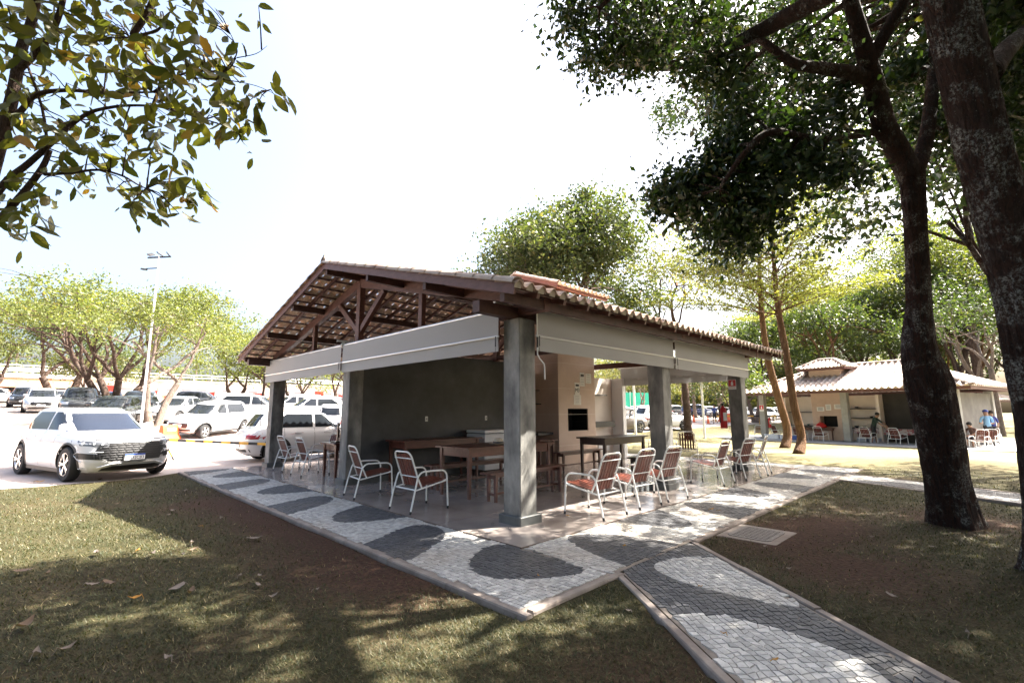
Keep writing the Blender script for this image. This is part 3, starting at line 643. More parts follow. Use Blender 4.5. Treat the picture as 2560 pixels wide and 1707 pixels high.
# ------------------------------------------------------------------ roller blinds
def blind(p, q, out, label, group='roller blinds under the eaves', ztop=2.95, zbot=2.36, side='', hook=True):
    """p, q: ends of the blind (x, y); out: outward normal"""
    p, q, o_ = Vector((*p, 0)), Vector((*q, 0)), Vector((*out, 0)); L = (q-p).length; d = (q-p)/L
    b = empty('roller_blind', (p+q)/2+Vector((0, 0, ztop)), 0, label, 'blind', group); c = b.location
    loc = lambda v: Vector(v)-c
    m_ = MB(); n = 24
    wav = lambda t, z: o_*(.006*math.sin(t*9+z*3)+.004*math.sin(t*23)*(ztop-z))
    rows = [[loc(p+d*(L*i/n)+Vector((0, 0, z))+wav(i/n*L, z)) for i in range(n+1)] for z in (ztop, ztop-.15, ztop-.3, zbot+.2, zbot+.1, zbot)]
    m_.grid(rows); m_.build('blind_fabric', M['blind'], b, 'all')
    m_ = MB(); m_.tube([loc(p+Vector((0, 0, ztop+.012))-o_*.035), loc(q+Vector((0, 0, ztop+.012))-o_*.035)], .032, 10); m_.build('roller_tube', M['alu'], b, True)
    zb = zbot+.215
    m_ = MB(); m_.tube([loc(p+d*-.02+o_*.018+Vector((0, 0, zb))), loc(q+d*.02+o_*.018+Vector((0, 0, zb)))], .016, 8); m_.build('bottom_bar', M['alu'], b, True)
    for e in ((p, -1), (q, 1)):
        a = e[0]+d*(e[1]*.035)+Vector((0, 0, ztop))
        m_ = MB(); s3 = d.cross(Vector((0, 0, 1)))
        m_.beam(loc(a-o_*.22+Vector((0, 0, .10))), loc(a+o_*.12+Vector((0, 0, .10))), .045, .035)
        m_.beam(loc(a-o_*.225+Vector((0, 0, .02))), loc(a-o_*.225+Vector((0, 0, .16))), .10, .012, up=o_)
        m_.X = Matrix.Translation(loc(a+Vector((0, 0, .01))-o_*.02)) @ d.to_track_quat('Z', 'Y').to_matrix().to_4x4()
        m_.lathe([(.0, -.03), (.05, -.03), (.055, -.02), (.055, .02), (.05, .03), (.03, .034), (.028, .028), (.0, .028)], 14)
        m_.X = Matrix.Identity(4)
        m_.beam(loc(a+Vector((0, 0, .05))-o_*.02), loc(a+Vector((0, 0, .09))-o_*.02), .04, .05, up=o_)
        m_.build('bracket', M['bracket'], b, True)
        if hook:
            a2 = e[0]+d*(-e[1]*.03)+o_*.035+Vector((0, 0, zb))
            m_ = MB(); m_.beam(loc(a2), loc(a2-Vector((0, 0, .15))), .018, .008, up=o_); k = [a2-Vector((0, 0, .16)), a2-Vector((0, 0, .22)), a2-Vector((0, 0, .235))+d*.015, a2-Vector((0, 0, .225))+d*.03]
            m_.tube([loc(v) for v in k], .003, 5); m_.build('strap', M['black'], b)
    return b
b1 = blind((.94, .60), (5.06, .60), (0, -1), 'grey roller blind just right of the near pillar, with a white crank rod')
b2 = blind((5.14, .60), (9.22, .60), (0, -1), 'grey roller blind at the right end of the eave, reaching the fire sign pillar')
b3 = blind((.60, 1.02), (.60, 6.0), (-1, 0), 'beige lit roller blind under the gable, from the near pillar to the dark wall')
b4 = blind((.60, 6.08), (.60, 10.95), (-1, 0), 'beige lit roller blind under the gable, at its far left end by the parked cars')
b5 = blind((10.0, 5.0), (10.0, .95), (1, 0), 'sunlit roller blind seen through the pavilion across its far end')
m_ = MB(); c = b1.location
m_.tube([Vector(v)-c for v in ((.915, .555, 2.90), (.915, .555, 2.62), (.91, .55, 2.45), (.91, .55, 2.30), (.93, .53, 2.24), (.985, .50, 2.17), (1.0, .50, 2.12), (1.0, .50, 1.95))], .0095, 8); cr_ = m_.build('crank_rod', M['tube'], b1, True)
m_ = MB(); m_.tube([Vector((.912, .552, 2.55))-c, Vector((.91, .55, 2.40))-c], .012, 8); m_.build('crank_grip', M['black'], cr_, True)
# dangling cord at the left end blind
m_ = MB(); c = b4.location
m_.tube([Vector(v)-c for v in ((.57, 10.98, 2.9), (.57, 11.0, 2.2), (.57, 11.01, 1.6), (.57, 11.0, 1.35), (.57, 10.96, 1.3))], .009, 6); m_.tube([Vector((.57, 10.96, 1.30))-c, Vector((.57, 10.95, 1.12))-c], .016, 6)
m_.build('pull_cord', M['black'], b4)
# ------------------------------------------------------------------ furniture
def arc(c, r_, a0, a1, n, fn):
    return [fn(c[0]+r_*math.cos(a0+(a1-a0)*i/n), c[1]+r_*math.sin(a0+(a1-a0)*i/n)) for i in range(n+1)]
def make_chair(name='garden_chair'):
    t = empty(name)
    for s_ in (1, -1):
        y = .285*s_; f = lambda x, z, y=y: (x, y+.012*s_*(1 if z < .3 else 0), z)
        pts = [f(.345, .0), f(.335, .3), f(.325, .47)]+arc((.215, .485), .11, 0, math.pi/2, 5, f)+[f(.05, .600), f(-.07, .598)]+arc((-.10, .47), .13, R(80), R(165), 5, f)+[f(-.285, .28), f(-.35, 0)]
        m_ = MB(); m_.tube(pts, .0135, 8)
        m_.tube([f(.328, .435), f(-.245, .335)], .0115, 6); m_.build('side_frame', M['tube'], t, True)
        m_ = MB()
        for px_, tilt in ((.345, 0), (-.35, 0)): m_.tube([f(px_, -.001), f(px_-.003 if px_ > 0 else px_+.012, .045)], .0165, 8)
        for k, px_ in enumerate((.345, -.35)):
            c_ = MB(); c_.tube([f(px_, 0), f(px_-.002 if px_ > 0 else px_+.010, .042)], .0168, 8); c_.build('foot_cap', M['rubber'], t, True)
    bx = lambda z: -.135-(z-.36)*.37
    yb = .235
    P_ = [(bx(.345)+.01, yb+.02, .345), (bx(.5), yb, .5), (bx(.78), yb, .78)]+[(bx(.80+.1*math.sin(a)), yb-.10+.10*math.cos(a), .80+.1*math.sin(a)) for a in [math.pi/10*k for k in range(1, 6)]]
    P_ = P_+[(x, -y, z) for x, y, z in P_[::-1]]
    m_ = MB(); m_.tube(P_, .0135, 8)
    for z in (.80, .52): m_.tube([(bx(z)-.012, yb, z), (bx(z)-.012, -yb, z)], .009, 6)
    m_.tube([(-.245, .285, .335), (-.245, -.285, .335)], .011, 6)
    m_.build('back_frame', M['tube'], t, True)
    m_ = MB(); m_.tube([(.328, .285, .435), (.328, -.285, .435)], .011, 6); m_.build('seat_rail', M['tube'], t, True)
    m_ = MB()
    for k in range(6):
        y = (k-2.5)*.073
        m_.beam((bx(.385)+.012, y, .385), (bx(.862 if k not in (0, 5) else .84)+.012, y, .862 if k not in (0, 5) else .84), .052, .014, up=(1, 0, .37))
    m_.build('backrest', M['slat'], t)
    m_ = MB()
    for k in range(6):
        y = (k-2.5)*.083; m_.beam((-.14, y, .378), (.335, y, .455), .058, .015)
    m_.build('seat', M['slat'], t)
    return t
chair0 = make_chair(); first = [True]
GC = 'white tube chairs around the near pavilion'
def chair(x, y, yaw, label, group=GC, z=0.):
    o = chair0 if first[0] else copy_tree(chair0); first[0] = False
    o.location = (x, y, z); o.rotation_euler = (0, 0, R(yaw)); tag(o, label, 'chair', group); return o
W_ = 'white chair with brown slats '
chair(2.03, .44, 90, W_+'nearest of the row right of the near pillar')
chair(3.07, .45, 86, W_+'second in the row right of the near pillar')
chair(3.97, .43, 84, W_+'third in the row, in front of the middle pillar plinth')
chair(6.30, .48, 91, W_+'just past the middle pillar, its sunlit seat facing left')
chair(7.52, .40, 80, W_+'standing in front of the pillar with the fire sign')
chair(8.55, .42, 100, W_+'outermost at the far right corner of the floor')
chair(.43, 4.33, -9, W_+'left of two left of the near pillar')
chair(.42, 2.67, 0, W_+'right of two left of the near pillar')
chair(.92, 9.42, 2, W_+'beside the far left pillar with orange lit back slats')
chair(.90, 8.12, 2, W_+'second from the far left pillar with a bright reflecting seat')
chair(2.05, 9.75, -160, W_+'facing the camera in front of the silver car wing')
chair(3.0, 8.35, -115, W_+'half hidden behind the table with the upturned bench')
chair(9.62, 2.6, 205, W_+'facing the camera alone against the sunlit lawn')
chair(10.1, 3.7, 195, W_+'mostly hidden behind the middle pillar on the sunlit edge')

def leg(m_, x, y, h, wd=.06, flare=.0, tip=.72):
    a = wd/2; b = a*tip
    vs = [(x-b+flare, y-b, 0), (x+b+flare, y-b, 0), (x+b+flare, y+b, 0), (x-b+flare, y+b, 0), (x-a, y-a, h*.8), (x+a, y-a, h*.8), (x+a, y+a, h*.8), (x-a, y+a, h*.8), (x-a, y-a, h), (x+a, y-a, h), (x+a, y+a, h), (x-a, y+a, h)]
    m_.add(vs, [(3, 2, 1, 0), (8, 9, 10, 11)]+[(r_*4+i, r_*4+(i+1) % 4, r_*4+4+(i+1) % 4, r_*4+4+i) for r_ in range(2) for i in range(4)])
def make_table(L, Wd, h, mat, label, loc, rz=0., group='wooden tables in the near pavilion'):
    t = empty('wooden_table', loc, R(rz), label, 'table', group)
    m_ = MB(); n = 5
    for k in range(n):
        y0 = -Wd/2+Wd*k/n; m_.bbox((-L/2, y0+.002, h-.032), (L/2, y0+Wd/n-.002, h), .004)
    m_.build('tabletop', mat, t)
    lx, ly = L/2-.10, Wd/2-.09
    m_ = MB(); a = .14
    for s_ in (1, -1): m_.box((-lx, s_*ly-.012, h-.034-a), (lx, s_*ly+.012, h-.034)); m_.box((s_*lx-.012, -ly+.02, h-.034-a), (s_*lx+.012, ly-.02, h-.034))
    m_.build('apron', mat, t)
    for sx in (1, -1):
        for sy in (1, -1):
            m_ = MB(); leg(m_, 0, 0, h-.036, .065); o = m_.build('leg', mat, t); o.location = (sx*(lx-.002), sy*(ly-.002), 0)
    return t
def make_bench(L, h, mat, label, loc, rz=0., Wd=.28, group='wooden benches in the near pavilion', flip=False):
    t = empty('wooden_bench', loc, R(rz), label, 'bench', group)
    m_ = MB()
    for k in range(2): m_.bbox((-L/2, -Wd/2+k*Wd/2+.002, h-.03), (L/2, -Wd/2+(k+1)*Wd/2-.002, h), .004)
    m_.build('seat', mat, t)
    lx, ly = L/2-.16, Wd/2-.05
    for sx in (1, -1):
        for sy in (1, -1):
            m_ = MB(); leg(m_, 0, 0, h-.032, .055); o = m_.build('leg', mat, t); o.location = (sx*lx, sy*ly, 0)
        m_ = MB(); m_.box((sx*lx-.012, -ly, h-.115), (sx*lx+.012, ly, h-.032)); m_.box((sx*lx-.012, -ly, .1), (sx*lx+.012, ly, .145)); m_.build('end_rail', mat, t)
    m_ = MB(); m_.box((-lx, -.012, h-.10), (lx, .012, h-.034)); m_.box((-lx, -.01, .105), (lx, .01, .14)); m_.build('stretcher', mat, t)
    if flip: t.rotation_euler = (math.pi, 0, R(rz)); t.location = (loc[0], loc[1], loc[2]+h)
    return t
make_table(2.3, .98, .885, M['twood'], 'red brown table directly behind the near pillar with a hat on it', (2.52, 3.10, 0))
make_table(2.2, .78, .90, M['twood'], 'dark red table pushed against the dark cement wall', (2.66, 5.36, 0))
make_table(1.95, .85, .89, M['tdark'], 'dark high table standing in front of the grill chimney', (6.45, 3.02, 0))
make_table(1.9, .8, .80, M['twood'], 'table behind the left pillar with an upturned bench on top', (1.85, 7.25, 0))
make_table(1.3, .7, .80, M['twood'], 'small dark table in the shade beside the freezer and chimney', (5.4, 4.9, 0), 90)
make_bench(2.0, .49, M['twood'], 'long bench running behind the near pillar towards the tables', (2.45, 2.26, 0))
make_bench(2.2, .48, M['twood'], 'bench between the near table and the wall table', (2.62, 4.02, 0))
make_bench(1.9, .47, M['twood'], 'bench standing in front of the chimney under the papers', (6.55, 4.18, 0))
make_bench(1.8, .47, M['tdark'], 'bench on the near side of the dark high table, reaching the middle pillar', (6.6, 2.05, 0))
make_bench(1.7, .46, M['tdark'], 'bench turned upside down on the table behind the left pillar', (1.85, 7.15, .80), flip=True)
# freezer
fz = empty('chest_freezer', (4.55, 5.44, 0), 0, 'white chest freezer against the dark wall behind the near pillar', 'freezer')
m_ = MB(); m_.bbox((-.62, -.36, .09), (.62, .36, .965), .02); m_.build('freezer_body', M['white'], fz)
m_ = MB(); m_.bbox((-.63, -.375, .985), (.63, .365, 1.055), .015); m_.build('lid', M['white'], fz)
m_ = MB(); m_.box((-.6, -.34, .965), (.6, .34, .985)); m_.build('seal', M['rubber'], fz)
for sx in (1, -1):
    for sy in (1, -1): m_ = MB(); m_.X = Matrix.Translation((sx*.52, sy*.28, .045)); m_.lathe([(0, -.014), (.045, -.014), (.045, .014), (0, .014)], 12, axis='Y'); m_.build('caster', M['rubber'], fz, True)
# hat on the table
ht = empty('straw_hat', (2.42, 2.98, .886), .4, 'pale straw hat lying on the red brown table behind the near pillar', 'hat')
m_ = MB(); m_.lathe([(.19, .02), (.17, .006), (.12, .012), (.095, .02), (.09, .07), (.075, .105), (.03, .115), (.0, .112)], 20); hm = pm('straw', (.55, .47, .36), (.68, .6, .48), 30, .9); m_.build('hat_crown', hm, ht, True)
m_ = MB(); m_.lathe([(.099, .021), (.096, .052), (.093, .052)], 20); m_.build('hat_band', M['black'], ht, True)
# wall outlets
def outlet(x, z, label):
    o = empty('wall_outlet', (x, 5.87, z), 0, label, 'outlet', 'outlets on the dark wall')
    m_ = MB(); m_.bbox((-.038, -.012, -.062), (.038, 0, .062), .004); m_.build('plate', M['signw'], o)
    m_ = MB(); m_.box((-.016, -.016, -.02), (.016, -.012, .02)); m_.build('socket', M['greyink'], o); return o
outlet(2.73, 1.345, 'white wall outlet on the dark cement wall, above the dark red table')
outlet(4.66, 1.345, 'white wall outlet on the dark cement wall, above the freezer')
# papers on the chimney
def paper(x, z, wd, h, label, lines=6, big=None, bar=False):
    o = empty('notice_paper', (x, 4.895, z), 0, label, 'paper', 'papers taped on the chimney')
    m_ = MB(); m_.grid([[(-wd/2+wd*i/4, -.003-.002*math.sin(i*1.3+k), -h/2+h*k/4) for i in range(5)] for k in range(5)]); m_.build('sheet', M['paper'], o)
    r_ = random.Random(int(x*100)); m_ = MB()
    for k in range(lines):
        zz = h*.36-k*h*.72/max(1, lines-1); ww = wd*r_.uniform(.25, .38); m_.box((-ww, -.0085, zz-h*.012), (ww*.8, -.008, zz+h*.012))
    if lines: m_.build('printed_text', M['greyink'], o)
    if bar: m_ = MB(); m_.box((-wd*.32, -.0095, h*.22), (wd*.32, -.009, h*.36)); m_.build('black_bar', M['ink'], o)
    if big: text_mesh(big, .17, M['ink'], 'lettering', o, face_to((0, -.008, -h*.08), (1, 0, 0), (0, 0, 1)))
    return o
pp = lambda zx, zy: (lambda q: (q.x, q.z))((lambda d: CAMP+d*((4.895-CAMP.y)/d.y))(ray(1330+zx/5.227, 880+zy/5.227)))
x, z = pp(655, 358); paper(x, z, .25, .42, 'white sheet with a printed figure, highest of the papers, left of the plain one', 5, bar=True)
x, z = pp(735, 345); paper(x, z, .30, .31, 'plain pale sheet, rightmost of the papers on the chimney', 4)
x, z = pp(590, 485); paper(x, z, .25, .40, 'white sheet reading M3 under a black bar on the chimney', 0, 'M3', True)
x, z = pp(593, 623); paper(x, z, .36, .30, 'white two column sheet directly above the black grill opening', 6)
# fire signs on the pillar
def fsign(mtx, label, wd=.18):
    o = empty('fire_sign', (0, 0, 0), 0, label, 'sign', 'fire extinguisher signs'); o.matrix_world = mtx; h = wd*1.3
    m_ = MB(); m_.box((-wd/2, -h/2, 0), (wd/2, h/2, .004)); m_.build('panel', M['signw'], o)
    m_ = MB(); m_.box((-wd*.46, -h*.18, .004), (wd*.46, h*.46, .006)); m_.build('red_field', M['red'], o)
    m_ = MB(); m_.prism([(-.024, -.03), (.024, -.03), (.024, .03), (.012, .042), (.012, .055), (.028, .062), (.028, .068), (-.012, .062), (-.012, .042), (-.024, .03)], .006, .0072); q = m_.build('extinguisher_symbol', M['signw'], o); q.location = (0, .012, 0); q.scale = (wd/.18,)*2+(1,)
    text_mesh('EXTINTOR', wd*.15, M['red'], 'lettering', o, Matrix.Translation((0, -h*.33, .0045))); return o
fsign(face_to((8.933, .93, 2.20), (0, -1, 0), (0, 0, 1)), 'red and white fire extinguisher sign on the shaded face of the far right pillar', .20)
fsign(face_to((9.1, .733, 2.19), (1, 0, 0), (0, 0, 1)), 'red and white fire extinguisher sign on the outer face of the far right pillar', .18)
def extinguisher(loc, label, s_=1.):
    o = empty('fire_extinguisher', loc, 0, label, 'extinguisher', 'fire extinguishers'); o.scale = (s_,)*3
    m_ = MB(); m_.lathe([(0, 0), (.085, 0), (.09, .02), (.09, .46), (.075, .53), (.035, .57), (.03, .60), (0, .60)], 16); m_.build('cylinder', M['red'], o, True)
    m_ = MB(); m_.lathe([(.028, .60), (.03, .66), (0, .66)], 10); m_.beam((-.02, 0, .66), (.12, 0, .70), .025, .012); m_.beam((-.02, 0, .64), (.11, 0, .645), .025, .012); m_.build('valve', M['black'], o, True)
    m_ = MB(); m_.tube([(-.02, .02, .64), (-.09, .05, .60), (-.11, .06, .4), (-.10, .05, .15)], .012, 6); m_.build('hose', M['black'], o, True)
    m_ = MB(); n = 8; m_.grid([[(.0915*math.cos(R(200)+R(80)*i/n), .0915*math.sin(R(200)+R(80)*i/n), z) for i in range(n+1)] for z in (.2, .42)]); m_.build('label', M['signw'], o); return o
extinguisher((8.90, 1.20, 1.06), 'red fire extinguisher hanging on the far right pillar', .98)
# floor anchors
for (px, py, lb) in ((1231, 1311, 'left of the near pillar plinth'), (1355, 1315.5, 'right of the near pillar plinth'), (1711, 1225, 'beside the middle pillar plinth'), (834, 1212, 'beside the pillar at the end of the dark wall')):
    p = G(px, py, 0); o = empty('floor_anchor', p, 0, 'small metal floor anchor '+lb, 'anchor', 'metal anchors in the floor')
    m_ = MB(); m_.lathe([(.0, .006), (.035, .006), (.04, 0)], 12); m_.build('disc', M['iron'], o); m_ = MB(); m_.tube([(-.02, 0, .006), (-.02, 0, .022), (.02, 0, .022), (.02, 0, .006)], .004, 5); m_.build('ring', M['iron'], o)
# manhole
mh = empty('manhole', (2.57, -1.62, 0), R(0), 'rectangular iron access cover in a concrete frame beside the kerb', 'manhole')
m_ = MB(); m_.bbox((-.42, -.36, -.2), (.42, .345, -.02), .015); m_.build('concrete_frame', M['conc'], mh)
m_ = MB()
m_.prism([(-.33+.05*(1-math.cos(R(a))) if False else (.33-.08)*sx+.08*math.cos(R(a)), (.25-.08)*sy+.08*math.sin(R(a))) for sx, sy, a0 in ((1, 1, 0), (-1, 1, 90), (-1, -1, 180), (1, -1, 270)) for a in (a0, a0+30, a0+60, a0+90)], -.02, -.012)
for i in range(11):
    for j in range(8): m_.box((-.28+i*.051, -.20+j*.051, -.012), (-.28+i*.051+.034, -.20+j*.051+.034, -.006))
m_.build('cover', M['iron'], mh)
# striped barrier
br = empty('striped_barrier', (0, 0, 0), 0, 'yellow and black striped pole on a trestle between the white cars', 'barrier')
A = at(383, 1098, 15.0); B = at(668, 1110, 14.2); br.location = A; L = (B-A).length; d = (B-A)/L
m_ = MB(); n = 13
for k in range(n): m_.beam(d*(L*k/n), d*(L*(k+1)/n), .05, .075, mi=k % 2)
m_.build('pole', [M['yellow'], M['ink']], br)
for (u_, ) in ((.10,),):
    for s_ in (1, -1):
        t0 = A+d*(L*u_)+Vector((0, 0, -.03)); zg = H(t0.x, t0.y); ft = Vector((t0.x, t0.y, zg))+Vector((d.x, d.y, 0))*(.16*s_)+Vector((-d.y, d.x, 0))*(.28*s_)
        m_ = MB()
        for k in range(4): m_.tube([t0.lerp(ft, k/4)-A, t0.lerp(ft, (k+1)/4)-A], .028, 6, mi=k % 2)
        m_.build('trestle_leg', [M['yellow'], M['ink']], br)
# ------------------------------------------------------------------ trees
def unit(n): v = rng.normal(size=(n, 3)); return v/np.linalg.norm(v, axis=1, keepdims=True)
def leaves(name, C, size, mat, parent, droop=.5, aspect=.5, flat=0., jitter=.35, fold=.12):
    N = len(C); d = unit(N); d[:, 2] = d[:, 2]*(1-flat)-droop; d /= np.linalg.norm(d, axis=1, keepdims=True)
    r_ = unit(N); r_[:, 2] += flat*2.5; s = np.cross(d, r_); s /= np.linalg.norm(s, axis=1, keepdims=True)+1e-9; nn = np.cross(s, d)
    L = (size*(1+jitter*rng.uniform(-1, 1, N)))[:, None]; Wd = L*aspect*.5
    V_ = np.empty((N, 4, 3)); mid = C+d*L*.45+nn*L*fold*rng.uniform(-1, 1, N)[:, None]
    V_[:, 0] = C; V_[:, 1] = mid+s*Wd; V_[:, 2] = C+d*L; V_[:, 3] = mid-s*Wd
    return np_mesh(name, V_.reshape(-1, 3), np.arange(N*4).reshape(-1, 4), mat, parent)
def big_leaves(name, C, size, mat, parent, droop=.7):
    N = len(C); d = unit(N); d[:, 2] = d[:, 2]*.6-droop; d /= np.linalg.norm(d, axis=1, keepdims=True)
    s = np.cross(d, unit(N)); s /= np.linalg.norm(s, axis=1, keepdims=True); nn = np.cross(s, d)
    L = (size*rng.uniform(.45, 1.3, N))[:, None]; cu = rng.uniform(-.25, .5, N)[:, None]
    ts = [0, .22, .5, .78, 1.]; ws = [.0, .155, .215, .145, 0.]
    V_ = np.empty((N, 11, 3)); k = 0; idx = {}
    for i, (t, w_) in enumerate(zip(ts, ws)):
        c = C+d*L*t-nn*L*cu*(t*t)
        if w_ == 0: V_[:, k] = c; idx[i] = (k,); k += 1
        else:
            V_[:, k] = c+s*L*w_+nn*L*.06; V_[:, k+1] = c; V_[:, k+2] = c-s*L*w_+nn*L*.06; idx[i] = (k, k+1, k+2); k += 3
    tri = [(idx[0][0], idx[1][0], idx[1][1]), (idx[0][0], idx[1][1], idx[1][2])]
    for i in (1, 2):
        a, b = idx[i], idx[i+1]
        for q in (0, 1): tri += [(a[q], b[q], b[q+1]), (a[q], b[q+1], a[q+1])]
    a, b = idx[3], idx[4]; tri += [(a[0], b[0], a[1]), (a[1], b[0], a[2])]
    F_ = (np.arange(N)[:, None, None]*11+np.array(tri)[None]).reshape(-1, 3)
    return np_mesh(name, V_.reshape(-1, 3), F_, mat, parent, smooth=True)
def cl_points(clumps, sub=9, per=60, sig=.22):
    """leaf positions: every clump is an ellipsoid filled with small leaf clusters, leaving gaps between them"""
    out = []; subs = []
    for c, rad, wgt in clumps:
        k = max(2, int(sub*wgt)); u_ = unit(k)*(rng.uniform(.15, 1, k)**(1/2.0))[:, None]
        sc = np.array(c)+u_*np.array(rad); subs.append((Vector(c), [Vector(x) for x in sc]))
        for p in sc: out.append(p+rng.normal(size=(per, 3))*np.array([sig, sig, sig*.75])*rng.uniform(.6, 1.3))
    return np.concatenate(out), subs
def bend(a, b, n=5, k=.1, sag=0.):
    a, b = Vector(a), Vector(b); L = (b-a).length
    off = Vector((rnd.uniform(-1, 1), rnd.uniform(-1, 1), rnd.uniform(-.3, .8)))*L*k
    return [a.lerp(b, i/n)+off*math.sin(math.pi*i/n)+Vector((rnd.uniform(-1, 1), rnd.uniform(-1, 1), rnd.uniform(-1, 1)))*L*.015*(0 < i < n) for i in range(n+1)]
def rough_tube(m_, pts, rads, n=14, amp=.06, sub=5, ridge=0., flare=0.):
    P, Rr = [], []
    for i in range(len(pts)-1):
        a, b = Vector(pts[i]), Vector(pts[i+1]); p0 = Vector(pts[max(0, i-1)]); p3 = Vector(pts[min(len(pts)-1, i+2)])
        for j in range(sub):
            t = j/sub; t2, t3 = t*t, t*t*t
            P.append(.5*((2*a)+(b-p0)*t+(2*p0-5*a+4*b-p3)*t2+(3*a-p0-3*b+p3)*t3)); Rr.append(rads[i]*(1-t)+rads[i+1]*t)
    P.append(Vector(pts[-1])); Rr.append(rads[-1])
    k0 = len(m_.v); m_.tube(P, Rr, n); s_ = 0.; sl_ = [0.]
    for i in range(1, len(P)): s_ += (P[i]-P[i-1]).length; sl_.append(s_)
    if ridge:
        A_, L_ = np.meshgrid(np.arange(n)/n*2*np.pi, np.array(sl_)); cx, cy = np.cos(A_)*2.2, np.sin(A_)*2.2
        N1 = sum(w_*np.abs(vnoise(cx*f+L_*.9*f*g, cy*f+L_*.35*f, 1., 9+k)-.5)*2 for k, (f, g, w_) in enumerate(((2.2, .25, .55), (4.6, .3, .3), (9, 1.2, .15))))
        N1 = N1-N1.mean()
    for i in range(len(P)):
        for j in range(n):
            v = Vector(m_.v[k0+i*n+j]); dv = v-P[i]; an = 2*math.pi*j/n
            q = 1+amp*(math.sin(an*3+sl_[i]*.9)+.6*math.sin(an*2-sl_[i]*.7+1)+.4*math.sin(sl_[i]*2.1+an))
            if ridge: q += ridge*float(N1[i, j])
            if flare and sl_[i] < 1.6: q += flare*math.exp(-max(0, sl_[i]-.25)/.22)*(.25+max(0, math.cos(an*3+.6*math.sin(an)))**1.5+.7*max(0, math.cos(an*2+2))**2)
            m_.v[k0+i*n+j] = tuple(P[i]+dv*q)
def make_tree(name, label, base, limbs, clumps, bark, leafmat, lsize, sub=9, per=60, sig=.22, droop=.5, aspect=.5, group=None, twig=.02, cat='tree', flat=0., attach=None, tn=12, amp=.06, tw=True, ridge=0., over=None):
    """limbs: list of (points, radii); clumps hang from the nearest limb points"""
    base = Vector(base); t = empty(name, base, 0, label, cat, group); m_ = MB(); lp = []
    for pts, rads in limbs:
        pts = [Vector(p)-base for p in pts]; rough_tube(m_, pts, rads, tn if rads[0] > .08 else 7, amp, 5 if not ridge or rads[0] < .15 else 18, ridge if rads[0] > .15 else 0, .55 if ridge and rads[0] > .28 else 0)
        for i in range(len(pts)-1):
            for k in range(4): lp.append((pts[i].lerp(pts[i+1], k/4), rads[i]))
        lp.append((pts[-1], rads[-1]))
    C, subs = cl_points([(Vector(c)-base, r_, w_) for c, r_, w_ in clumps], sub, per, sig)
    use = lp[len(lp)//4:] if attach is None else [q for q in lp if q[0].z > attach]
    for c, ss in subs:
        if not tw: break
        a, ra = min(use, key=lambda q: (q[0]-c).length+max(0, q[0].z-c.z)*.6)
        r0 = min(ra*.55, twig*2.4); p = bend(a, c, 5, .08); m_.tube(p, [r0*(1-.6*i/5) for i in range(6)], 6)
        for s_ in ss[::2]: q = bend(c if rnd.random() < .6 else p[3], s_, 3, .1); m_.tube(q, [twig*.6, twig*.5, twig*.35, twig*.2], 4, cap=False)
    if over:
        conn = [q for q, ra in lp if q.z > 4.5]; oc = sorted([Vector(c)-base for c, _, _ in over], key=lambda c: min((c-q).length for q in conn))
        for c in oc:
            a = min(conn, key=lambda q: (q-c).length+.5*max(0, q.z-c.z)); L_ = (a-c).length; m_.tube(bend(a, c, 4, .08), [.03+.008*L_, .028, .022, .016, .01], 6, cap=False); conn.append(c); conn.append(a.lerp(c, .6))
    m_.build('trunk', bark, t, 'all')
    leaves('crown', C, lsize, leafmat, t, droop, aspect, flat)
    if over:
        C2, _ = cl_points([(Vector(c)-base, r_, w_) for c, r_, w_ in over], 8, 130, .30); leaves('crown', C2, .15, leafmat, t, droop, .55, flat)
    return t

# -- near right tree with the forked trunk (about 7 m from the camera)
baseA = G(2400, 1326, -.1); DA = (baseA-CAMP).dot(_f)
a_ = lambda px, py, d=DA: at(px, py, d*DA/6.87 if d != DA else d)
lA = [([baseA+Vector((0, 0, -.35)), baseA, baseA.lerp(a_(2385, 1270), .6), a_(2368, 1190), a_(2350, 1090), a_(2322, 960), a_(2297, 870), a_(2296, 760), a_(2293, 650), a_(2287, 545), a_(2281, 468), a_(2276, 425)],
       [0.305, 0.277, 0.256, 0.234, 0.245, 0.259, 0.192, 0.138, 0.130, 0.131, 0.138, 0.149]),
      ([a_(2278, 440), a_(2243, 372), a_(2212, 315, 6.8), a_(2190, 230, 6.7), a_(2172, 165, 6.6), a_(2150, 85, 6.5), a_(2118, -30, 6.4), a_(2095, -160, 6.3)], [0.148, 0.136, 0.129, 0.117, 0.109, 0.094, 0.078, 0.055]),
      ([a_(2283, 445), a_(2305, 385, 7), a_(2318, 330, 7.1), a_(2328, 250, 7.3), a_(2338, 120, 7.6), a_(2345, -60, 8)], [0.105, 0.094, 0.086, 0.079, 0.068, 0.053]),
      ([a_(2172, 165, 6.6), a_(2210, 90, 6.5), a_(2255, 10, 6.4), a_(2300, -90, 6.3)], [.085, .075, .065, .05]),
      ([a_(2168, 195, 6.65), a_(2120, 180, 6.4), a_(2060, 172, 6.3), a_(1985, 158, 6.2), a_(1900, 100, 6.2)], [.085, .08, .07, .055, .04]),
      ([a_(2190, 330, 6.8), a_(2060, 350, 6.4), a_(1930, 330, 6.3), a_(1860, 385, 6.3), a_(1800, 470, 6.5)], [.045, .04, .045, .035, .02]),
      ([a_(2095, -160, 6.3), a_(1900, -250, 6.2), a_(1650, -120, 6.6), a_(1500, 20, 7.0)], [.08, .065, .05, .03])]
cA = []
def cA_(px, py, d, rx, ry, w_=1.): k = d/1188; cA.append((at(px, py, d), (rx*k*.9, rx*k*.9, ry*k), w_))
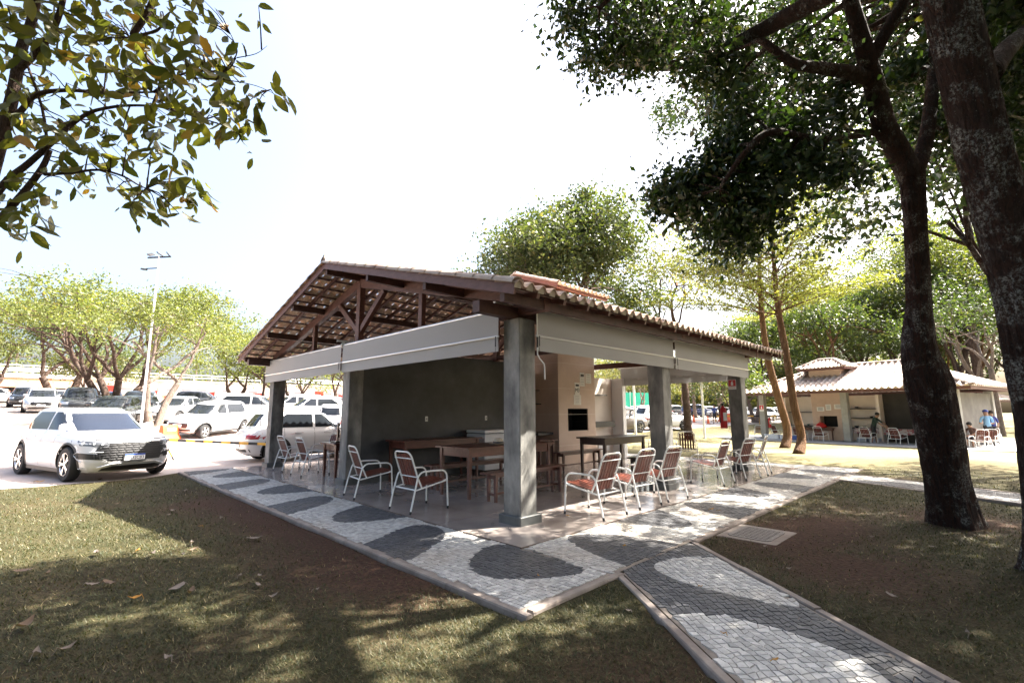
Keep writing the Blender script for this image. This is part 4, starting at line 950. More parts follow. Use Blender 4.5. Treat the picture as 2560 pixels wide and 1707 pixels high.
for q in [(1450, 40, 7.0, 60, 70), (1500, 110, 7, 70, 80), (1560, 140, 6.8, 70, 55), (1570, 40, 7.5, 80, 60), (1650, 60, 7.2, 80, 80), (1630, 120, 6.6, 50, 45, .6), (1740, 60, 7.2, 90, 90), (1765, 150, 6.6, 60, 60), (1850, 90, 7.5, 100, 110), (1855, 190, 6.6, 80, 80),
          (1850, 280, 6.4, 80, 70), (1880, 350, 6.4, 80, 70), (1800, 380, 6.6, 55, 50), (1765, 440, 6.8, 55, 45), (1700, 470, 7, 50, 50), (1670, 500, 7.2, 35, 50), (1730, 520, 7, 70, 55), (1790, 580, 7, 60, 35, .7), (1830, 500, 6.6, 80, 80), (1900, 450, 6.3, 80, 80), (1835, 600, 7, 50, 30, .6),
          (1890, 540, 6.6, 70, 60), (1960, 430, 6.2, 70, 70), (1950, 330, 6.4, 90, 80), (2000, 230, 7.2, 110, 100), (1960, 120, 7.5, 110, 110), (2060, 100, 7.2, 110, 110), (2050, 400, 6, 70, 50, .8), (2130, 430, 6, 70, 30, .6), (2080, 320, 6.6, 90, 70), (2100, 230, 6.8, 80, 80),
          (2240, 110, 8, 90, 90, .8), (2230, 215, 7.5, 70, 55, .8), (2310, 200, 7.5, 80, 80), (2330, 60, 8, 110, 90), (2330, 300, 7.2, 60, 40, .8), (2370, 345, 7, 35, 28, .5), (2260, 20, 8.5, 110, 60),
          (2080, 30, 8.2, 120, 80), (1900, 20, 8.4, 120, 70), (1700, -10, 8, 120, 60), (1510, -30, 7.6, 90, 50)]: cA_(*q)
# parts of the same crown above and to the right of the frame, shading the path and the blinds
# the rest of the two crowns, above and beside the frame, that shades the lawn and the path
def proj(p):
    q = Vector(p)-CAMP; f_ = q.dot(_f); return (IW/2+FPX*q.dot(_r)/f_, IH/2-FPX*q.dot(_u)/f_) if f_ > .1 else (-9999, -9999)
def open_sky(p, m=240):
    x, y = proj(p)
    if x < -9000 or y < -m or x < -200: return False
    if x < 1400-20: return y > -m
    lim = np.interp(x, [1400, 1560, 1640, 1720, 1800, 1990, 2060, 2330, 2420, 2600], [60, 130, 470, 560, 560, 400, 380, 300, 330, 420])
    return y > lim-60
oA, oB = [], []
r5 = random.Random(42)
for gx_ in np.arange(-3.2, 15.5, 1.2):
    for gy_ in np.arange(-9.6, 1.9, 1.2):
        q = Vector((gx_+r5.uniform(-.4, .4), gy_+r5.uniform(-.4, .4), 8.4+r5.uniform(-1, 1.3)+.05*max(0, gx_-4)))
        if (q-Vector((2., -3.2, q.z))).length > 7.2 and gx_ < 3: continue
        if gx_ > 9 and gy_ < -7: continue
        if open_sky(q) or r5.random() < .10: continue
        ix_, iy_ = proj(q)
        if -100 < ix_ < 2330 and -230 < iy_ < 1700: cA.append((q, (.9, .9, .5), .75)); continue
        (oA if gx_ > 3.4 else oB).append((q, (.8, .8, .5), rnd.uniform(.6, 1.6)))
make_tree('forked_tree', 'large tree with dark lichen spotted trunk that bends and forks, right of the path', baseA, lA, cA, M['bark_a'], M['lf_dark'], .105, sub=10, per=72, sig=.19, droop=.55, aspect=.52, twig=.016, attach=4.2, tn=72, amp=.025, ridge=.2, over=oA)

# -- nearer leaning trunk at the right edge
DB = 4.35
b_ = lambda px, py, d=DB: at(px, py, d)
baseB = b_(2690, 1440); baseB.z = -.12
lB = [([baseB+Vector((0, 0, -.3)), baseB+Vector((0, 0, .15)), b_(2655, 1250), b_(2625, 1050), b_(2590, 880), b_(2560, 730), b_(2515, 560), b_(2460, 380), b_(2415, 200), b_(2372, 20), b_(2330, -160), b_(2290, -350), b_(2230, -600)],
       [0.350, 0.280, 0.238, 0.220, 0.213, 0.210, 0.203, 0.196, 0.190, 0.183, 0.168, 0.147, 0.119]),
      ([b_(2470, 190, 4.5), b_(2520, 120, 4.8), b_(2590, 60, 5.2), b_(2700, -40, 5.6)], [.10, .085, .07, .05]),
      ([b_(2290, -350), b_(1900, -900), Vector((-1.2, -2.5, 7.2))], [.16, .1, .06]),
      ([b_(2230, -600), Vector((1.2, -4.2, 8)), Vector((.2, -6, 9))], [.16, .1, .05]), ([b_(2330, -160), Vector((2.6, -1.2, 6.8)), Vector((1.8, .2, 7.2))], [.12, .08, .05])]
cB = []
def cB_(px, py, d, rx, ry, w_=1.): k = d/1188; cB.append((at(px, py, d), (rx*k*.9, rx*k*.9, ry*k), w_))
for q in [(2530, 60, 6.2, 90, 80, 1.3), (2440, 60, 7, 80, 80, 1.2), (2540, 180, 6.8, 60, 80, 1.2), (2550, 300, 7, 40, 80), (2500, 10, 5.6, 120, 60, 1.3), (2600, 150, 6, 90, 130, 1.4), (2590, 400, 6.6, 45, 70), (2500, 130, 8, 60, 60)]: cB_(*q)
make_tree('leaning_tree', 'thick furrowed lichen covered trunk leaning across the right edge, nearest tree on the right', baseB, lB, cB, M['bark_b'], M['lf_dark'], .105, sub=11, per=80, sig=.2, droop=.55, aspect=.55, twig=.016, attach=4.0, tn=80, amp=.02, ridge=.2, over=oB)

# -- large leaved tree at the left edge
DL = 4.2
l_ = lambda px, py, d=DL: at(px, py, d)
baseL = Vector((-4.75, 1.9, -.1))
lL = [([baseL, l_(-190, 900), l_(-60, 560), l_(8, 325), l_(33, 230), l_(52, 126), l_(82, 40), l_(110, -120)], [0.086, 0.079, 0.068, 0.061, 0.054, 0.050, 0.043, 0.032]),
      ([l_(-60, 560), l_(10, 460), l_(70, 410), l_(126, 360), l_(175, 315), l_(222, 283), l_(270, 270), l_(325, 264), l_(400, 268), l_(480, 290), l_(545, 308)], [0.043, 0.037, 0.033, 0.029, 0.024, 0.020, 0.017, 0.014, 0.011, 0.007, 0.004]),
      ([l_(8, 325), l_(50, 280), l_(92, 237), l_(168, 226), l_(260, 232), l_(383, 231)], [0.034, 0.030, 0.026, 0.021, 0.017, 0.009]),
      ([l_(-20, 570), l_(60, 480), l_(105, 420), l_(125, 375)], [.04, .034, .03, .025]),
      ([l_(111, 436), l_(180, 432), l_(245, 425), l_(306, 440), l_(350, 465), l_(383, 476)], [.02, .016, .013, .011, .008, .004]),
      ([l_(40, 180), l_(110, 110), l_(150, 30), l_(170, -80)], [0.038, 0.034, 0.030, 0.022]), ([l_(110, -120), l_(220, -420), l_(330, -800)], [.045, .035, .02]), ([l_(-60, 560), l_(-160, 150), l_(-260, -300), l_(-330, -750)], [.06, .05, .035, .02]), ([l_(110, -120), l_(360, -330), l_(560, -520)], [.04, .028, .015]), ([l_(330, 90), l_(370, 30), l_(400, -40)], [.03, .034, .04]),
      ([l_(325, 95), l_(395, 75), l_(410, 45), l_(440, 20)], [.02, .014, .01, .006]), ([l_(383, 260), l_(400, 190), l_(330, 110)], [.015, .02, .025]),
      ([l_(540, 200), l_(590, 140), l_(585, 105), l_(565, 65)], [.009, .007, .005, .003]), ([l_(592, 145), l_(640, 135), l_(668, 115)], [.006, .004, .002]), ([l_(383, 231), l_(470, 180), l_(560, 180), l_(590, 145)], [.014, .011, .01, .007]),
      ([l_(119, 370), l_(105, 270), l_(62, 145), l_(20, 20)], [.016, .014, .012, .008]), ([l_(470, 195), l_(560, 200), l_(640, 215), l_(695, 240)], [.008, .006, .004, .002])]
cl = [(40, 60), (150, 40), (240, 40), (330, 30), (420, 30), (490, 12), (60, 105), (150, 110), (230, 120), (320, 100), (400, 90), (450, 105), (170, 165), (260, 170), (340, 170), (420, 170), (500, 135), (545, 115), (520, 150), (240, 225), (320, 215), (400, 215), (470, 200), (520, 185), (430, 275), (500, 270), (555, 230), (600, 240), (625, 255),
      (560, 285), (605, 300), (600, 340), (30, 260), (60, 300), (90, 330), (150, 290), (220, 320), (300, 330), (370, 335), (400, 300), (470, 340), (520, 300), (180, 400), (240, 380), (320, 385), (390, 385), (430, 400), (60, 470), (110, 480), (40, 530), (20, 560), (90, 545), (200, 420), (235, 450), (350, 470), (335, 500), (370, 520), (430, 455), (470, 470), (460, 500), (490, 480), (100, 210), (120, 150), (20, 140), (200, 80), (280, 80), (360, 130), (440, 235), (560, 30, 1), (650, 5, 1), (330, 260), (260, 290), (150, 350), (80, 20), (10, 20), (380, 10), (300, 10), (200, 10), (640, 200, 1), (670, 215, 1), (570, 150, 1), (20, 180), (280, 130)]
C = []
for q in cl:
    k = 4 if len(q) > 2 else 13; C.append(np.array(l_(q[0], q[1], DL+rnd.uniform(-.5, .6)))+rng.normal(size=(k, 3))*np.array([.085, .085, .075]))
for q in [(-150, 200), (-120, 40), (-200, 350), (50, -90), (180, -120), (320, -110), (450, -90), (-60, -60), (-100, 450), (100, -220), (300, -230)]:
    C.append(np.array(l_(q[0], q[1], DL+rnd.uniform(-.6, .6)))+rng.normal(size=(40, 3))*.2)
for _ in range(95):
    C.append(np.array(l_(rnd.uniform(-420, 640), rnd.uniform(-900, -70), DL+rnd.uniform(-.7, 1.2)))+rng.normal(size=(34, 3))*.24)
C = np.concatenate(C)-np.array(baseL)
tl = empty('broad_leaf_tree', baseL, 0, 'near tree with big drooping olive and yellowing leaves reaching in from the upper left', 'tree')
m_ = MB()
for pts, rads in lL: rough_tube(m_, [Vector(p)-baseL for p in pts], [q*.8 for q in rads], 9, .04, 4)
sp = [Vector(p)-baseL for pts, _ in lL for i in range(len(pts)-1) for p in (pts[i], Vector(pts[i]).lerp(Vector(pts[i+1]), .5))]
for c in C[::4]:
    v = Vector(c); a = min(sp, key=lambda q: (q-v).length)
    if (a-v).length < (.42 if proj(v+baseL)[1] > -20 else .9) and (proj(v+baseL)[1] > -20 or proj(a+baseL)[1] < -40): m_.tube([a, a.lerp(v, .5)+Vector((0, 0, .03)), v], [.007, .005, .003], 4, cap=False)
m_.build('trunk', M['bark_d'], tl, 'all')
big_leaves('crown', C, .155, M['lf_big'], tl)

# -- layered trees (tiers of flat, rising sprays)
def tiered(label, base, top_path, rads, z0, z1, R0, n_t, leafmat, bark, seed, lsize=.12, dens=1.):
    r_ = random.Random(seed); base = Vector(base); t = empty('tiered_tree', base, 0, label, 'tree', 'slender trees with tiered crowns'); m_ = MB()
    pts = [Vector(p)-base for p in top_path]; rough_tube(m_, pts, rads, 12, .03); C = []
    for k in range(n_t):
        f_ = k/(n_t-1); Rr = R0*(1-.55*f_**1.6)*(.9 if k == 0 else 1); nb = 5
        for b in range(nb):
            an = 2*math.pi*(b+k*.37)/nb+r_.uniform(-.4, .4); L = Rr*r_.uniform(.5, 1.2); el = r_.uniform(.22, .62)+.15*f_; z = z0+(z1-z0)*min(1, max(0, f_+r_.uniform(-.07, .07)))-base.z
            i = max(0, min(len(pts)-2, sum(1 for p in pts if p.z < z)-1)); t_ = (z-pts[i].z)/max(.01, pts[i+1].z-pts[i].z); o = pts[i].lerp(pts[i+1], min(1, max(0, t_)))
            dv = Vector((math.cos(an)*math.cos(el), math.sin(an)*math.cos(el), math.sin(el))); e = o+dv*L+Vector((0, 0, -.05*L))
            m_.tube([o, o.lerp(e, .5)+Vector((0, 0, .05*L)), e], [.03*(1-.5*f_)+.006, .014, .004], 5, cap=False)
            sd = Vector((-math.sin(an), math.cos(an), 0)); ns = 6
            for q in range(ns):
                g = .2+.8*q/(ns-1)
                for sg in (1, -1):
                    st = o.lerp(e, g); l2 = L*r_.uniform(.28, .55)*(1.15-g*.75); d2 = (sd*sg*r_.uniform(.5, 1.)+dv*.9+Vector((0, 0, r_.uniform(-.1, .25)))).normalized(); e2 = st+d2*l2
                    if q % 2 == 0: m_.tube([st, e2], [.006, .003], 4, cap=False)
                    n = int(l2*44*dens)+8; tt = rng.uniform(.0, 1.1, n)[:, None]
                    C.append(np.array(st)*(1-tt)+np.array(e2)*tt+rng.normal(size=(n, 3))*np.array([.11, .11, .06]))
    m_.build('trunk', bark, t, 'all'); leaves('crown', np.concatenate(C), lsize, leafmat, t, .1, .5, .5)
    return t
b1_ = Vector((16.75, 1.6, H(16.7, 1.6)-.05)); d1 = 18.45
tiered('nearer and right of two slender ochre trunks with tiered yellow green crowns', b1_, [b1_, at(2003, 1090, d1), at(1985, 1010, d1), at(1965, 880, d1), at(1948, 790, d1), at(1938, 700, d1), at(1932, 600, d1), at(1922, 430, d1)], [0.212, 0.151, 0.141, 0.131, 0.116, 0.092, 0.064, 0.022], 5.2, 10.2, 5.0, 9, M['lf_tier'], M['bark_o'], 1)
b2_ = Vector((21.2, 3.35, H(21.2, 3.4)-.05)); d2 = 22.7
tiered('farther and left of two slender ochre trunks with tiered yellow green crowns', b2_, [b2_, at(1968, 1075, d2), at(1945, 990, d2), at(1922, 905, d2), at(1908, 820, d2), at(1900, 720, d2), at(1895, 560, d2)], [0.234, 0.172, 0.165, 0.151, 0.131, 0.103, 0.034], 5.8, 10.8, 5.4, 9, M['lf_tier'], M['bark_o'], 2)

def simple_tree(name, label, base, h0, height, Rc, nl, leafmat, bark, seed, tr=.2, lsize=.2, flatc=.55, group=None, stems=1, per=55, sub=7, sig=.35, droop=.3, spread=1., lean=(0, 0), clump_r=.42, tw=True, flat=.2):
    """trunk(s) dividing into limbs that each carry a leaf clump on an umbrella or dome"""
    r_ = random.Random(seed); base = Vector(base); limbs = []; cl_ = []
    top = base+Vector((lean[0], lean[1], height))
    for s_ in range(stems):
        an = 2*math.pi*s_/stems+r_.uniform(0, 1); o = Vector((math.cos(an), math.sin(an), 0))*(tr*.9 if stems > 1 else 0)
        fork = base+o*1.5+Vector((lean[0]*.4+(math.cos(an)*Rc*.16 if stems > 1 else 0), lean[1]*.4+(math.sin(an)*Rc*.16 if stems > 1 else 0), h0*r_.uniform(.85, 1.15)))
        limbs.append(([base+o+Vector((0, 0, -.2)), base.lerp(fork, .5)+o*.6+Vector((r_.uniform(-.15, .15), r_.uniform(-.15, .15), 0)), fork], [tr*1.25, tr*.95, tr*.75]))
        nm_ = max(2, int(round(nl/3.2))); span = 2*math.pi/stems*1.25 if stems > 2 else 2*math.pi
        for g in range(nm_):
            am = (an-span/2+span*(g+.5)/nm_ if stems > 2 else 2*math.pi*g/nm_+an)+r_.uniform(-.3, .3); rm = Rc*r_.uniform(.28, .5)
            me_ = Vector((base.x+lean[0]*.8+math.cos(am)*rm, base.y+lean[1]*.8+math.sin(am)*rm, base.z+h0+(height-h0)*r_.uniform(.42, .66)))
            p = bend(fork, me_, 6, .10); limbs.append((p, [tr*.52, tr*.46, tr*.42, tr*.37, tr*.33, tr*.29, tr*.26]))
            ng = int(math.ceil(nl/nm_))
            for k in range(ng):
                a2 = am+(k-(ng-1)/2)*span/nm_/max(1, ng)*1.5+r_.uniform(-.3, .3); rr = Rc*(r_.uniform(.55, 1.05) if k % 2 == 0 else r_.uniform(.15, .6)); f_ = rr/Rc
                z = height-(height-h0)*.40*f_**2*r_.uniform(.5, 1.5)-r_.uniform(0, .9)*(height-h0)*.28
                c = Vector((base.x+lean[0]+math.cos(a2)*rr*spread, base.y+lean[1]+math.sin(a2)*rr*spread, base.z+z))
                st = p[r_.choice((3, 4, 5, 6))]; q2 = bend(st, c, 4, .09); limbs.append((q2, [tr*.24, tr*.19, tr*.13, tr*.08, tr*.03])); q = Rc*clump_r*r_.uniform(.7, 1.25)
                cl_.append((c, (q, q, q*flatc), r_.uniform(.7, 1.25)))
    return make_tree(name, label, base, limbs, cl_, bark, leafmat, lsize, sub, per, sig, droop, .55, group, tr*.12, flat=flat, tn=9, tw=tw)
gd = lambda px, d: (lambda v: Vector((v.x, v.y, H(v.x, v.y))))(CAMP+(_r*((px-IW/2)/FPX)+Vector((_f.x, _f.y, 0))/math.cos(PIT))*d)
LG = 'spreading trees of the car park'
simple_tree('umbrella_tree', 'wide flat topped yellow green tree with many dark stems behind the nearest white car', gd(283, 30), 2.2, 8.5, 7.4, 12, M['lf_yel'], M['bark_d'], 4, .22, .17, .24, LG, 4, per=42, sub=10, sig=.36, clump_r=.30)
simple_tree('umbrella_tree', 'pale barked spreading tree beside the lamp post in the car park', gd(397, 23.5), 2.3, 6.6, 3.7, 8, M['lf_yel'], M['bark_g'], 9, .17, .13, .5, LG, 2, per=90, sub=9, sig=.3, clump_r=.45, lean=(.5, .5))
simple_tree('umbrella_tree', 'darker green tree with leaning stem at the far left, behind the dark cars', gd(155, 38), 2.6, 8.4, 5.4, 8, M['lf_mid'], M['bark_d'], 12, .28, .2, .5, LG, 2, per=75, sub=9, sig=.42, clump_r=.38)
simple_tree('umbrella_tree', 'low bushy tree under the wide flat topped one, in front of the red wall', gd(215, 41), 1.8, 4.4, 3.0, 8, M['lf_olive'], M['bark_d'], 15, .14, .2, .6, LG, 1, per=60, sub=8, sig=.4, clump_r=.5)
simple_tree('umbrella_tree', 'yellow green tree left of the gable end, before the white building', gd(588, 42), 2.0, 7.2, 4.4, 8, M['lf_yel'], M['bark_d'], 18, .17, .19, .45, LG, 2, per=50, sub=8, sig=.38, clump_r=.38)
simple_tree('umbrella_tree', 'yellow green tree seen just left of the far left pillar', gd(668, 40), 1.7, 6.3, 4.2, 8, M['lf_yel'], M['bark_d'], 21, .17, .19, .45, LG, 2, per=50, sub=8, sig=.38, clump_r=.38)
simple_tree('umbrella_tree', 'tree with thin dark stems framed between the two left pillars', gd(745, 44), 1.6, 5.6, 4.2, 8, M['lf_yel'], M['bark_d'], 24, .15, .19, .45, LG, 3, per=60, sub=8, sig=.38, clump_r=.38)
simple_tree('umbrella_tree', 'tree with dark leaning stem touching the pillar at the wall end', gd(850, 40), 1.8, 5.6, 3.8, 8, M['lf_yel'], M['bark_d'], 27, .18, .19, .45, LG, 2, per=50, sub=8, sig=.38, clump_r=.38)
simple_tree('umbrella_tree', 'tree at the left edge of the car park, cut off by the frame', gd(-40, 40), 2.6, 8.6, 5.5, 8, M['lf_yel'], M['bark_d'], 30, .24, .2, .45, LG, 2, per=55, sub=8, sig=.45, clump_r=.4)
# trees behind the pavilion roof
simple_tree('dome_tree', 'big green tree rising directly behind the tiled roof', gd(1405, 25), 4.4, 12.3, 5.1, 20, M['lf_greyol'], M['bark_d'], 33, .3, .2, .8, None, 1, per=125, sub=14, sig=.45, clump_r=.46, droop=.35)
simple_tree('sparse_tree', 'sparse pink flowering tree behind the big green tree and the eave', gd(1655, 29), 3.5, 13.6, 3.4, 12, M['lf_pink'], M['bark_d'], 36, .17, .16, .7, None, 1, per=22, sub=6, sig=.45, clump_r=.34)
# trees of the far right car park, behind the two pavilions
FG = 'small trees between the far rows of cars'
for k, (px, d, h, rc, lb) in enumerate([(1470, 62, 7.4, 5.0, 'small tree in the far car park seen over the bench by the chimney'), (1545, 66, 7.2, 5.0, 'small tree in the far car park beside the white pole'), (1650, 60, 6.6, 4.6, 'small tree in the far car park right of the middle pillar'), (1735, 58, 7.0, 5.0, 'small tree in the far car park above the dark pickup'), (1800, 64, 6.6, 4.6, 'small tree in the far car park left of the extinguisher pillar'), (1600, 80, 8., 6, 'more distant tree in the far car park behind the middle pillar'), (1880, 50, 5.6, 3.8, 'small tree in the far car park left of the far pavilion'), (1850, 75, 8., 6, 'more distant tree in the far car park above the white cars'), (1710, 84, 8.4, 6.5, 'most distant tree of the far car park, mid gap')]):
    simple_tree('car_park_tree', lb, gd(px, d), 2.2, h, rc, 8, M['lf_olive'], M['bark_g'], 50+k, .2, .24, .45, FG, 2, per=42, sub=7, sig=.5, clump_r=.42)
simple_tree('straight_tree', 'straight brown trunk on the lawn between the middle pillar and the sign pillar', gd(1713, 29.5), 6.5, 11.5, 3.4, 8, M['lf_olive'], M['bark_d'], 61, .21, .2, .6, None, 1, per=40, sub=7, sig=.4, lean=(-.6, .6))
simple_tree('bushy_tree', 'bushy green tree just behind the pillar with the fire sign', gd(1820, 30), 2.2, 4.9, 2.0, 9, M['lf_mid'], M['bark_d'], 62, .1, .17, .7, None, 1, per=50, sub=7, sig=.3, clump_r=.5)
# wood on the right, every tree its own
WG = 'trees of the wood behind the far pavilion'
wood = [(1900, 46, 10.5, 4.5, 'lf_mid', 'leafy tree left of the far pavilion chimney'), (2010, 52, 15, 6, 'lf_yel', 'yellow green tree above the far pavilion chimney cap'), (2080, 44, 13, 5.5, 'lf_mid', 'mid green tree behind the far pavilion ridge'), (2160, 50, 18, 6.5, 'lf_for', 'dark green tree left of the forked trunk'), (2250, 46, 16., 6, 'lf_for', 'dark tree mostly hidden by the forked trunk'),
        (2350, 52, 25.0, 7, 'lf_for', 'tallest dark tree right of the forked trunk'), (2405, 42, 18.5, 5.5, 'lf_yel', 'yellow leaved tree between the two large trunks'), (2455, 46, 20, 6.5, 'lf_for', 'dark tree behind the pale branching one'), (2530, 50, 22, 7, 'lf_for', 'dark tree behind the leaning trunk'), (2640, 44, 20, 7, 'lf_for', 'dark tree at the right edge'), (2300, 66, 20, 8, 'lf_for', 'far dark tree behind the third roof'), (2120, 70, 18, 8, 'lf_for', 'far dark tree behind the far pavilion'), (2480, 66, 20, 8, 'lf_for', 'far dark tree right of the third roof'), (1980, 68, 13, 7, 'lf_mid', 'far green tree left of the wood'), (2400, 58, 12, 8, 'lf_for', 'lower dark tree between the two large trunks'), (2200, 60, 12, 8, 'lf_for', 'lower dark tree left of the forked trunk')]
for k, (px, d, h, rc, lm, lb) in enumerate(wood):
    simple_tree('wood_tree', lb, gd(px, d), h*.28, h, rc, 15, M[lm], M['bark_o' if k in (2, 7) else 'bark_d'], 80+k, .26, .25, .8, WG, 1, per=85, sub=11, sig=.55, clump_r=.48, lean=(rnd.uniform(-1, 1), rnd.uniform(-1, 1)))
p0 = gd(2478, 33)
simple_tree('branching_tree', 'pale grey forked stems with bare branches, left of the leaning trunk', p0, 4.2, 9.5, 3.6, 9, M['lf_for'], M['bark_g'], 120, .2, .17, .6, None, 2, per=35, sub=6, sig=.4, lean=(-1.2, .9))
for k, (px, d, lb) in enumerate([(2352, 47, 'bare brown trunk right of the far pavilion roof'), (2372, 49, 'second bare brown trunk beside the far pavilion roof'), (2445, 36, 'thick dark trunk behind the standing people'), (2420, 44, 'dark trunk left of the standing people'), (2300, 50, 'thin trunk glimpsed behind the forked tree')]):
    simple_tree('wood_tree', lb, gd(px, d), 7, 11, 3.5, 7, M['lf_for'], M['bark_d' if k > 1 else 'bark_o'], 140+k, .34 if k == 2 else .24, .24, .6, WG, 1, per=40, sub=7, sig=.5)
# far belt of wood that closes the view beyond the right car park
an_ = rng.uniform(R(2), R(47), 26000); dd_ = rng.uniform(112, 140, 26000); hh_ = 7.5+3.5*vnoise(an_*40, dd_*.05, 1., 6)+2*vnoise(an_*150, dd_*.1, 1., 7)
Zf = rng.uniform(.02, 1, 26000)**.8*hh_
belt = leaves('distant_wood', np.stack([CAMP.x+dd_*np.cos(an_), CAMP.y+dd_*np.sin(an_), Zf+.8], 1), 1.15, M['lf_olive'], None, .2, .7); belt['kind'] = 'stuff'
# trees added out of frame, behind and beside the camera, to block sky light
OG = 'unseen trees added behind the viewer to block sky light'
for k, (x, y, h) in enumerate(((1, -12.5, 10), (8.5, -10.5, 11), (15.6, -5.6, 13.5), (-6, -12, 10), (-12.5, -7, 9.5), (13, -15, 12), (-13, 1.5, 8.5))):
    simple_tree('sky_blocker_tree', 'dark leafy tree added outside the picture to block sky light', (x, y, H(x, y)), 2.2, h, 4.6, 16, M['lf_dark'], M['bark_a'], 200+k, .24, .24, .8, OG, 1, per=60, sub=11, sig=.6, clump_r=.46)
# palms
def palm(label, base, h, seed):
    r_ = random.Random(seed); base = Vector(base); t = empty('palm_tree', base, 0, label, 'palm', 'palms beyond the white building'); m_ = MB()
    rough_tube(m_, [(0, 0, -.2), (.1, 0, h*.5), (.15, .1, h)], [.28, .2, .16], 8, .03); m_.build('trunk', M['bark_g'], t, 'all')
    m_ = MB()
    for k in range(13):
        an = 2*math.pi*k/13+r_.uniform(-.2, .2); el = r_.uniform(.0, .9); L = r_.uniform(2.6, 3.4); P = []
        for i in range(8):
            s_ = i/7; P.append(Vector((.15+math.cos(an)*L*s_*math.cos(el*(1-s_)), .1+math.sin(an)*L*s_*math.cos(el*(1-s_)), h+L*(math.sin(el)*s_-.62*s_*s_))))
        sd = Vector((-math.sin(an), math.cos(an), 0)); m_.tube(P, [.03]*4+[.015]*4, 4, cap=False)
        for i in range(1, 8):
            for j in range(3):
                p = P[i-1].lerp(P[i], j/3); w_ = .62*math.sin(math.pi*min(1, .15+.8*(i-1+j/3)/7))
                for sg in (1, -1): e = p+sd*sg*w_+Vector((math.cos(an)*.25, math.sin(an)*.25, -.22)); dd = (P[i]-P[i-1]).normalized()*.07; m_.add([p-dd, p+dd, e], [(0, 1, 2)])
    m_.build('crown', M['lf_palm'], t); return t
for px, py, d, sd_, lb in ((32, 868, 84, 1, 'palm with drooping fronds at the far left beyond the railing'), (8, 880, 92, 2, 'palm cut by the left edge of the frame'), (487, 905, 92, 3, 'palm seen left of the gable above the white building'), (430, 925, 100, 5, 'smaller palm glimpsed behind the pale barked tree')):
    b = gd(px, d); top = at(px, py, d); palm(lb, b, max(4, top.z-b.z), sd_)
# ------------------------------------------------------------------ cars
M['glass'] = pm('tinted_glass', (.015, .018, .022), rough=.04, spec=.45)
M['glass_b'] = pm('sky_lit_glass', (.016, .02, .03), rough=.03, spec=.45)
M['trim'] = pm('black_trim', (.02, .02, .021), rough=.5)
M['rim'] = pm('alloy', (.62, .62, .63), rough=.25, metal=.9)
M['rim_d'] = pm('dark_alloy', (.05, .05, .055), rough=.4, metal=.5)
M['lamp'] = pm('headlamp_glass', (.45, .47, .5), rough=.08, coat=1., metal=.3)
M['lamp_d'] = pm('dark_headlamp_glass', (.10, .105, .115), rough=.08, coat=.6)
M['tail'] = pm('tail_lamp', (.35, .01, .015), rough=.15, coat=1.)
M['plate'] = pm('plate_white', (.75, .76, .78), rough=.5)
M['plateb'] = pm('plate_blue', (.02, .08, .45), rough=.5)
M['seatc'] = pm('seat_beige', (.45, .42, .38), rough=.8)
PAINT = {k: pm('paint_'+k, c, rough=.25, metal=mt, coat=.9) for k, c, mt in (('white', (.68, .68, .685), 0), ('silver', (.50, .51, .53), .5), ('black', (.018, .019, .021), .1), ('dark_grey', (.06, .063, .068), .3), ('grey', (.20, .20, .21), .4), ('brown_grey', (.16, .14, .125), .4), ('blue', (.02, .035, .10), .3), ('pearl', (.66, .655, .66), .0))}
NX, MY = 4.6, 4.2
TYPES = {
 'suv': dict(L=4.65, W=1.86, H=1.66, wb=2.70, r=.355, hood=.95, cowl=(1.05, 1.28), rear=(.10, .16, .34, .62), top=(1.95, 2.35, 2.75), belt=1.06),
 'suvb': dict(L=4.35, W=1.80, H=1.60, wb=2.62, r=.345, hood=.94, cowl=(1.03, 1.15), rear=(.10, .24, .55, .80), top=(1.75, 2.1, 2.5), belt=1.03),
 'hatch': dict(L=3.65, W=1.62, H=1.48, wb=2.40, r=.29, hood=.86, cowl=(.95, .82), rear=(.06, .12, .30, .5), top=(1.40, 1.75, 2.1), belt=.95),
 'sedan': dict(L=4.5, W=1.76, H=1.45, wb=2.65, r=.32, hood=.84, cowl=(.93, 1.22), rear=(.05, .75, 1.15, 1.5), top=(1.85, 2.25, 2.6), belt=.94),
 'pickup': dict(L=5.1, W=1.86, H=1.80, wb=3.0, r=.39, hood=1.08, cowl=(1.18, 1.45), rear=(.06, .12, .28, .5), top=(2.0, 2.3, 2.7), belt=1.17)}
def levels(T):
    L, W, Hh = T['L'], T['W'], T['H']; f, b = L/2, -L/2; h = T['hood']; c, cx = T['cowl']; r1, r2, r3, r4 = T['rear']; t1, t2, t3 = T['top']; tr = r2 > .5
    lv = [(.20, f-.22, b+.24, W/2-.10), (.30, f-.07, b+.09, W/2-.03), (.45, f-.005, b+.02, W/2-.005), (.62, f-.01, b, W/2), (h-.16, f-.06, b+.01, W/2-.01), (h-.07, f-.14, b+.03, W/2-.035), (h, f-.30, b+r1, W/2-.06), (h+(c-h)*.55, f-.72, b+r1+.02+(.1 if tr else 0), W/2-.09), (c, f-cx, b+(r2 if not tr else r1+.22), W/2-.115)]
    z1 = c+(Hh-c)*.42; z2 = c+(Hh-c)*.80; z3 = c+(Hh-c)*.95
    if tr: lv.append((c+.035, f-cx-.07, b+r2, W/2-.135))
    lv += [(z1, f-cx-(t1-cx)*.62 if t1 > cx else f-t1, b+(r2*.55+r3*.45), W/2-.175), (z2, f-t1, b+r3, W/2-.245), (z3, f-t2, b+r4, W/2-.31), (Hh-.008, f-t3, b+r4+.35, W/2-.42), (Hh, f-t3-.35, b+r4+.7, W/2-.60)]
    return lv
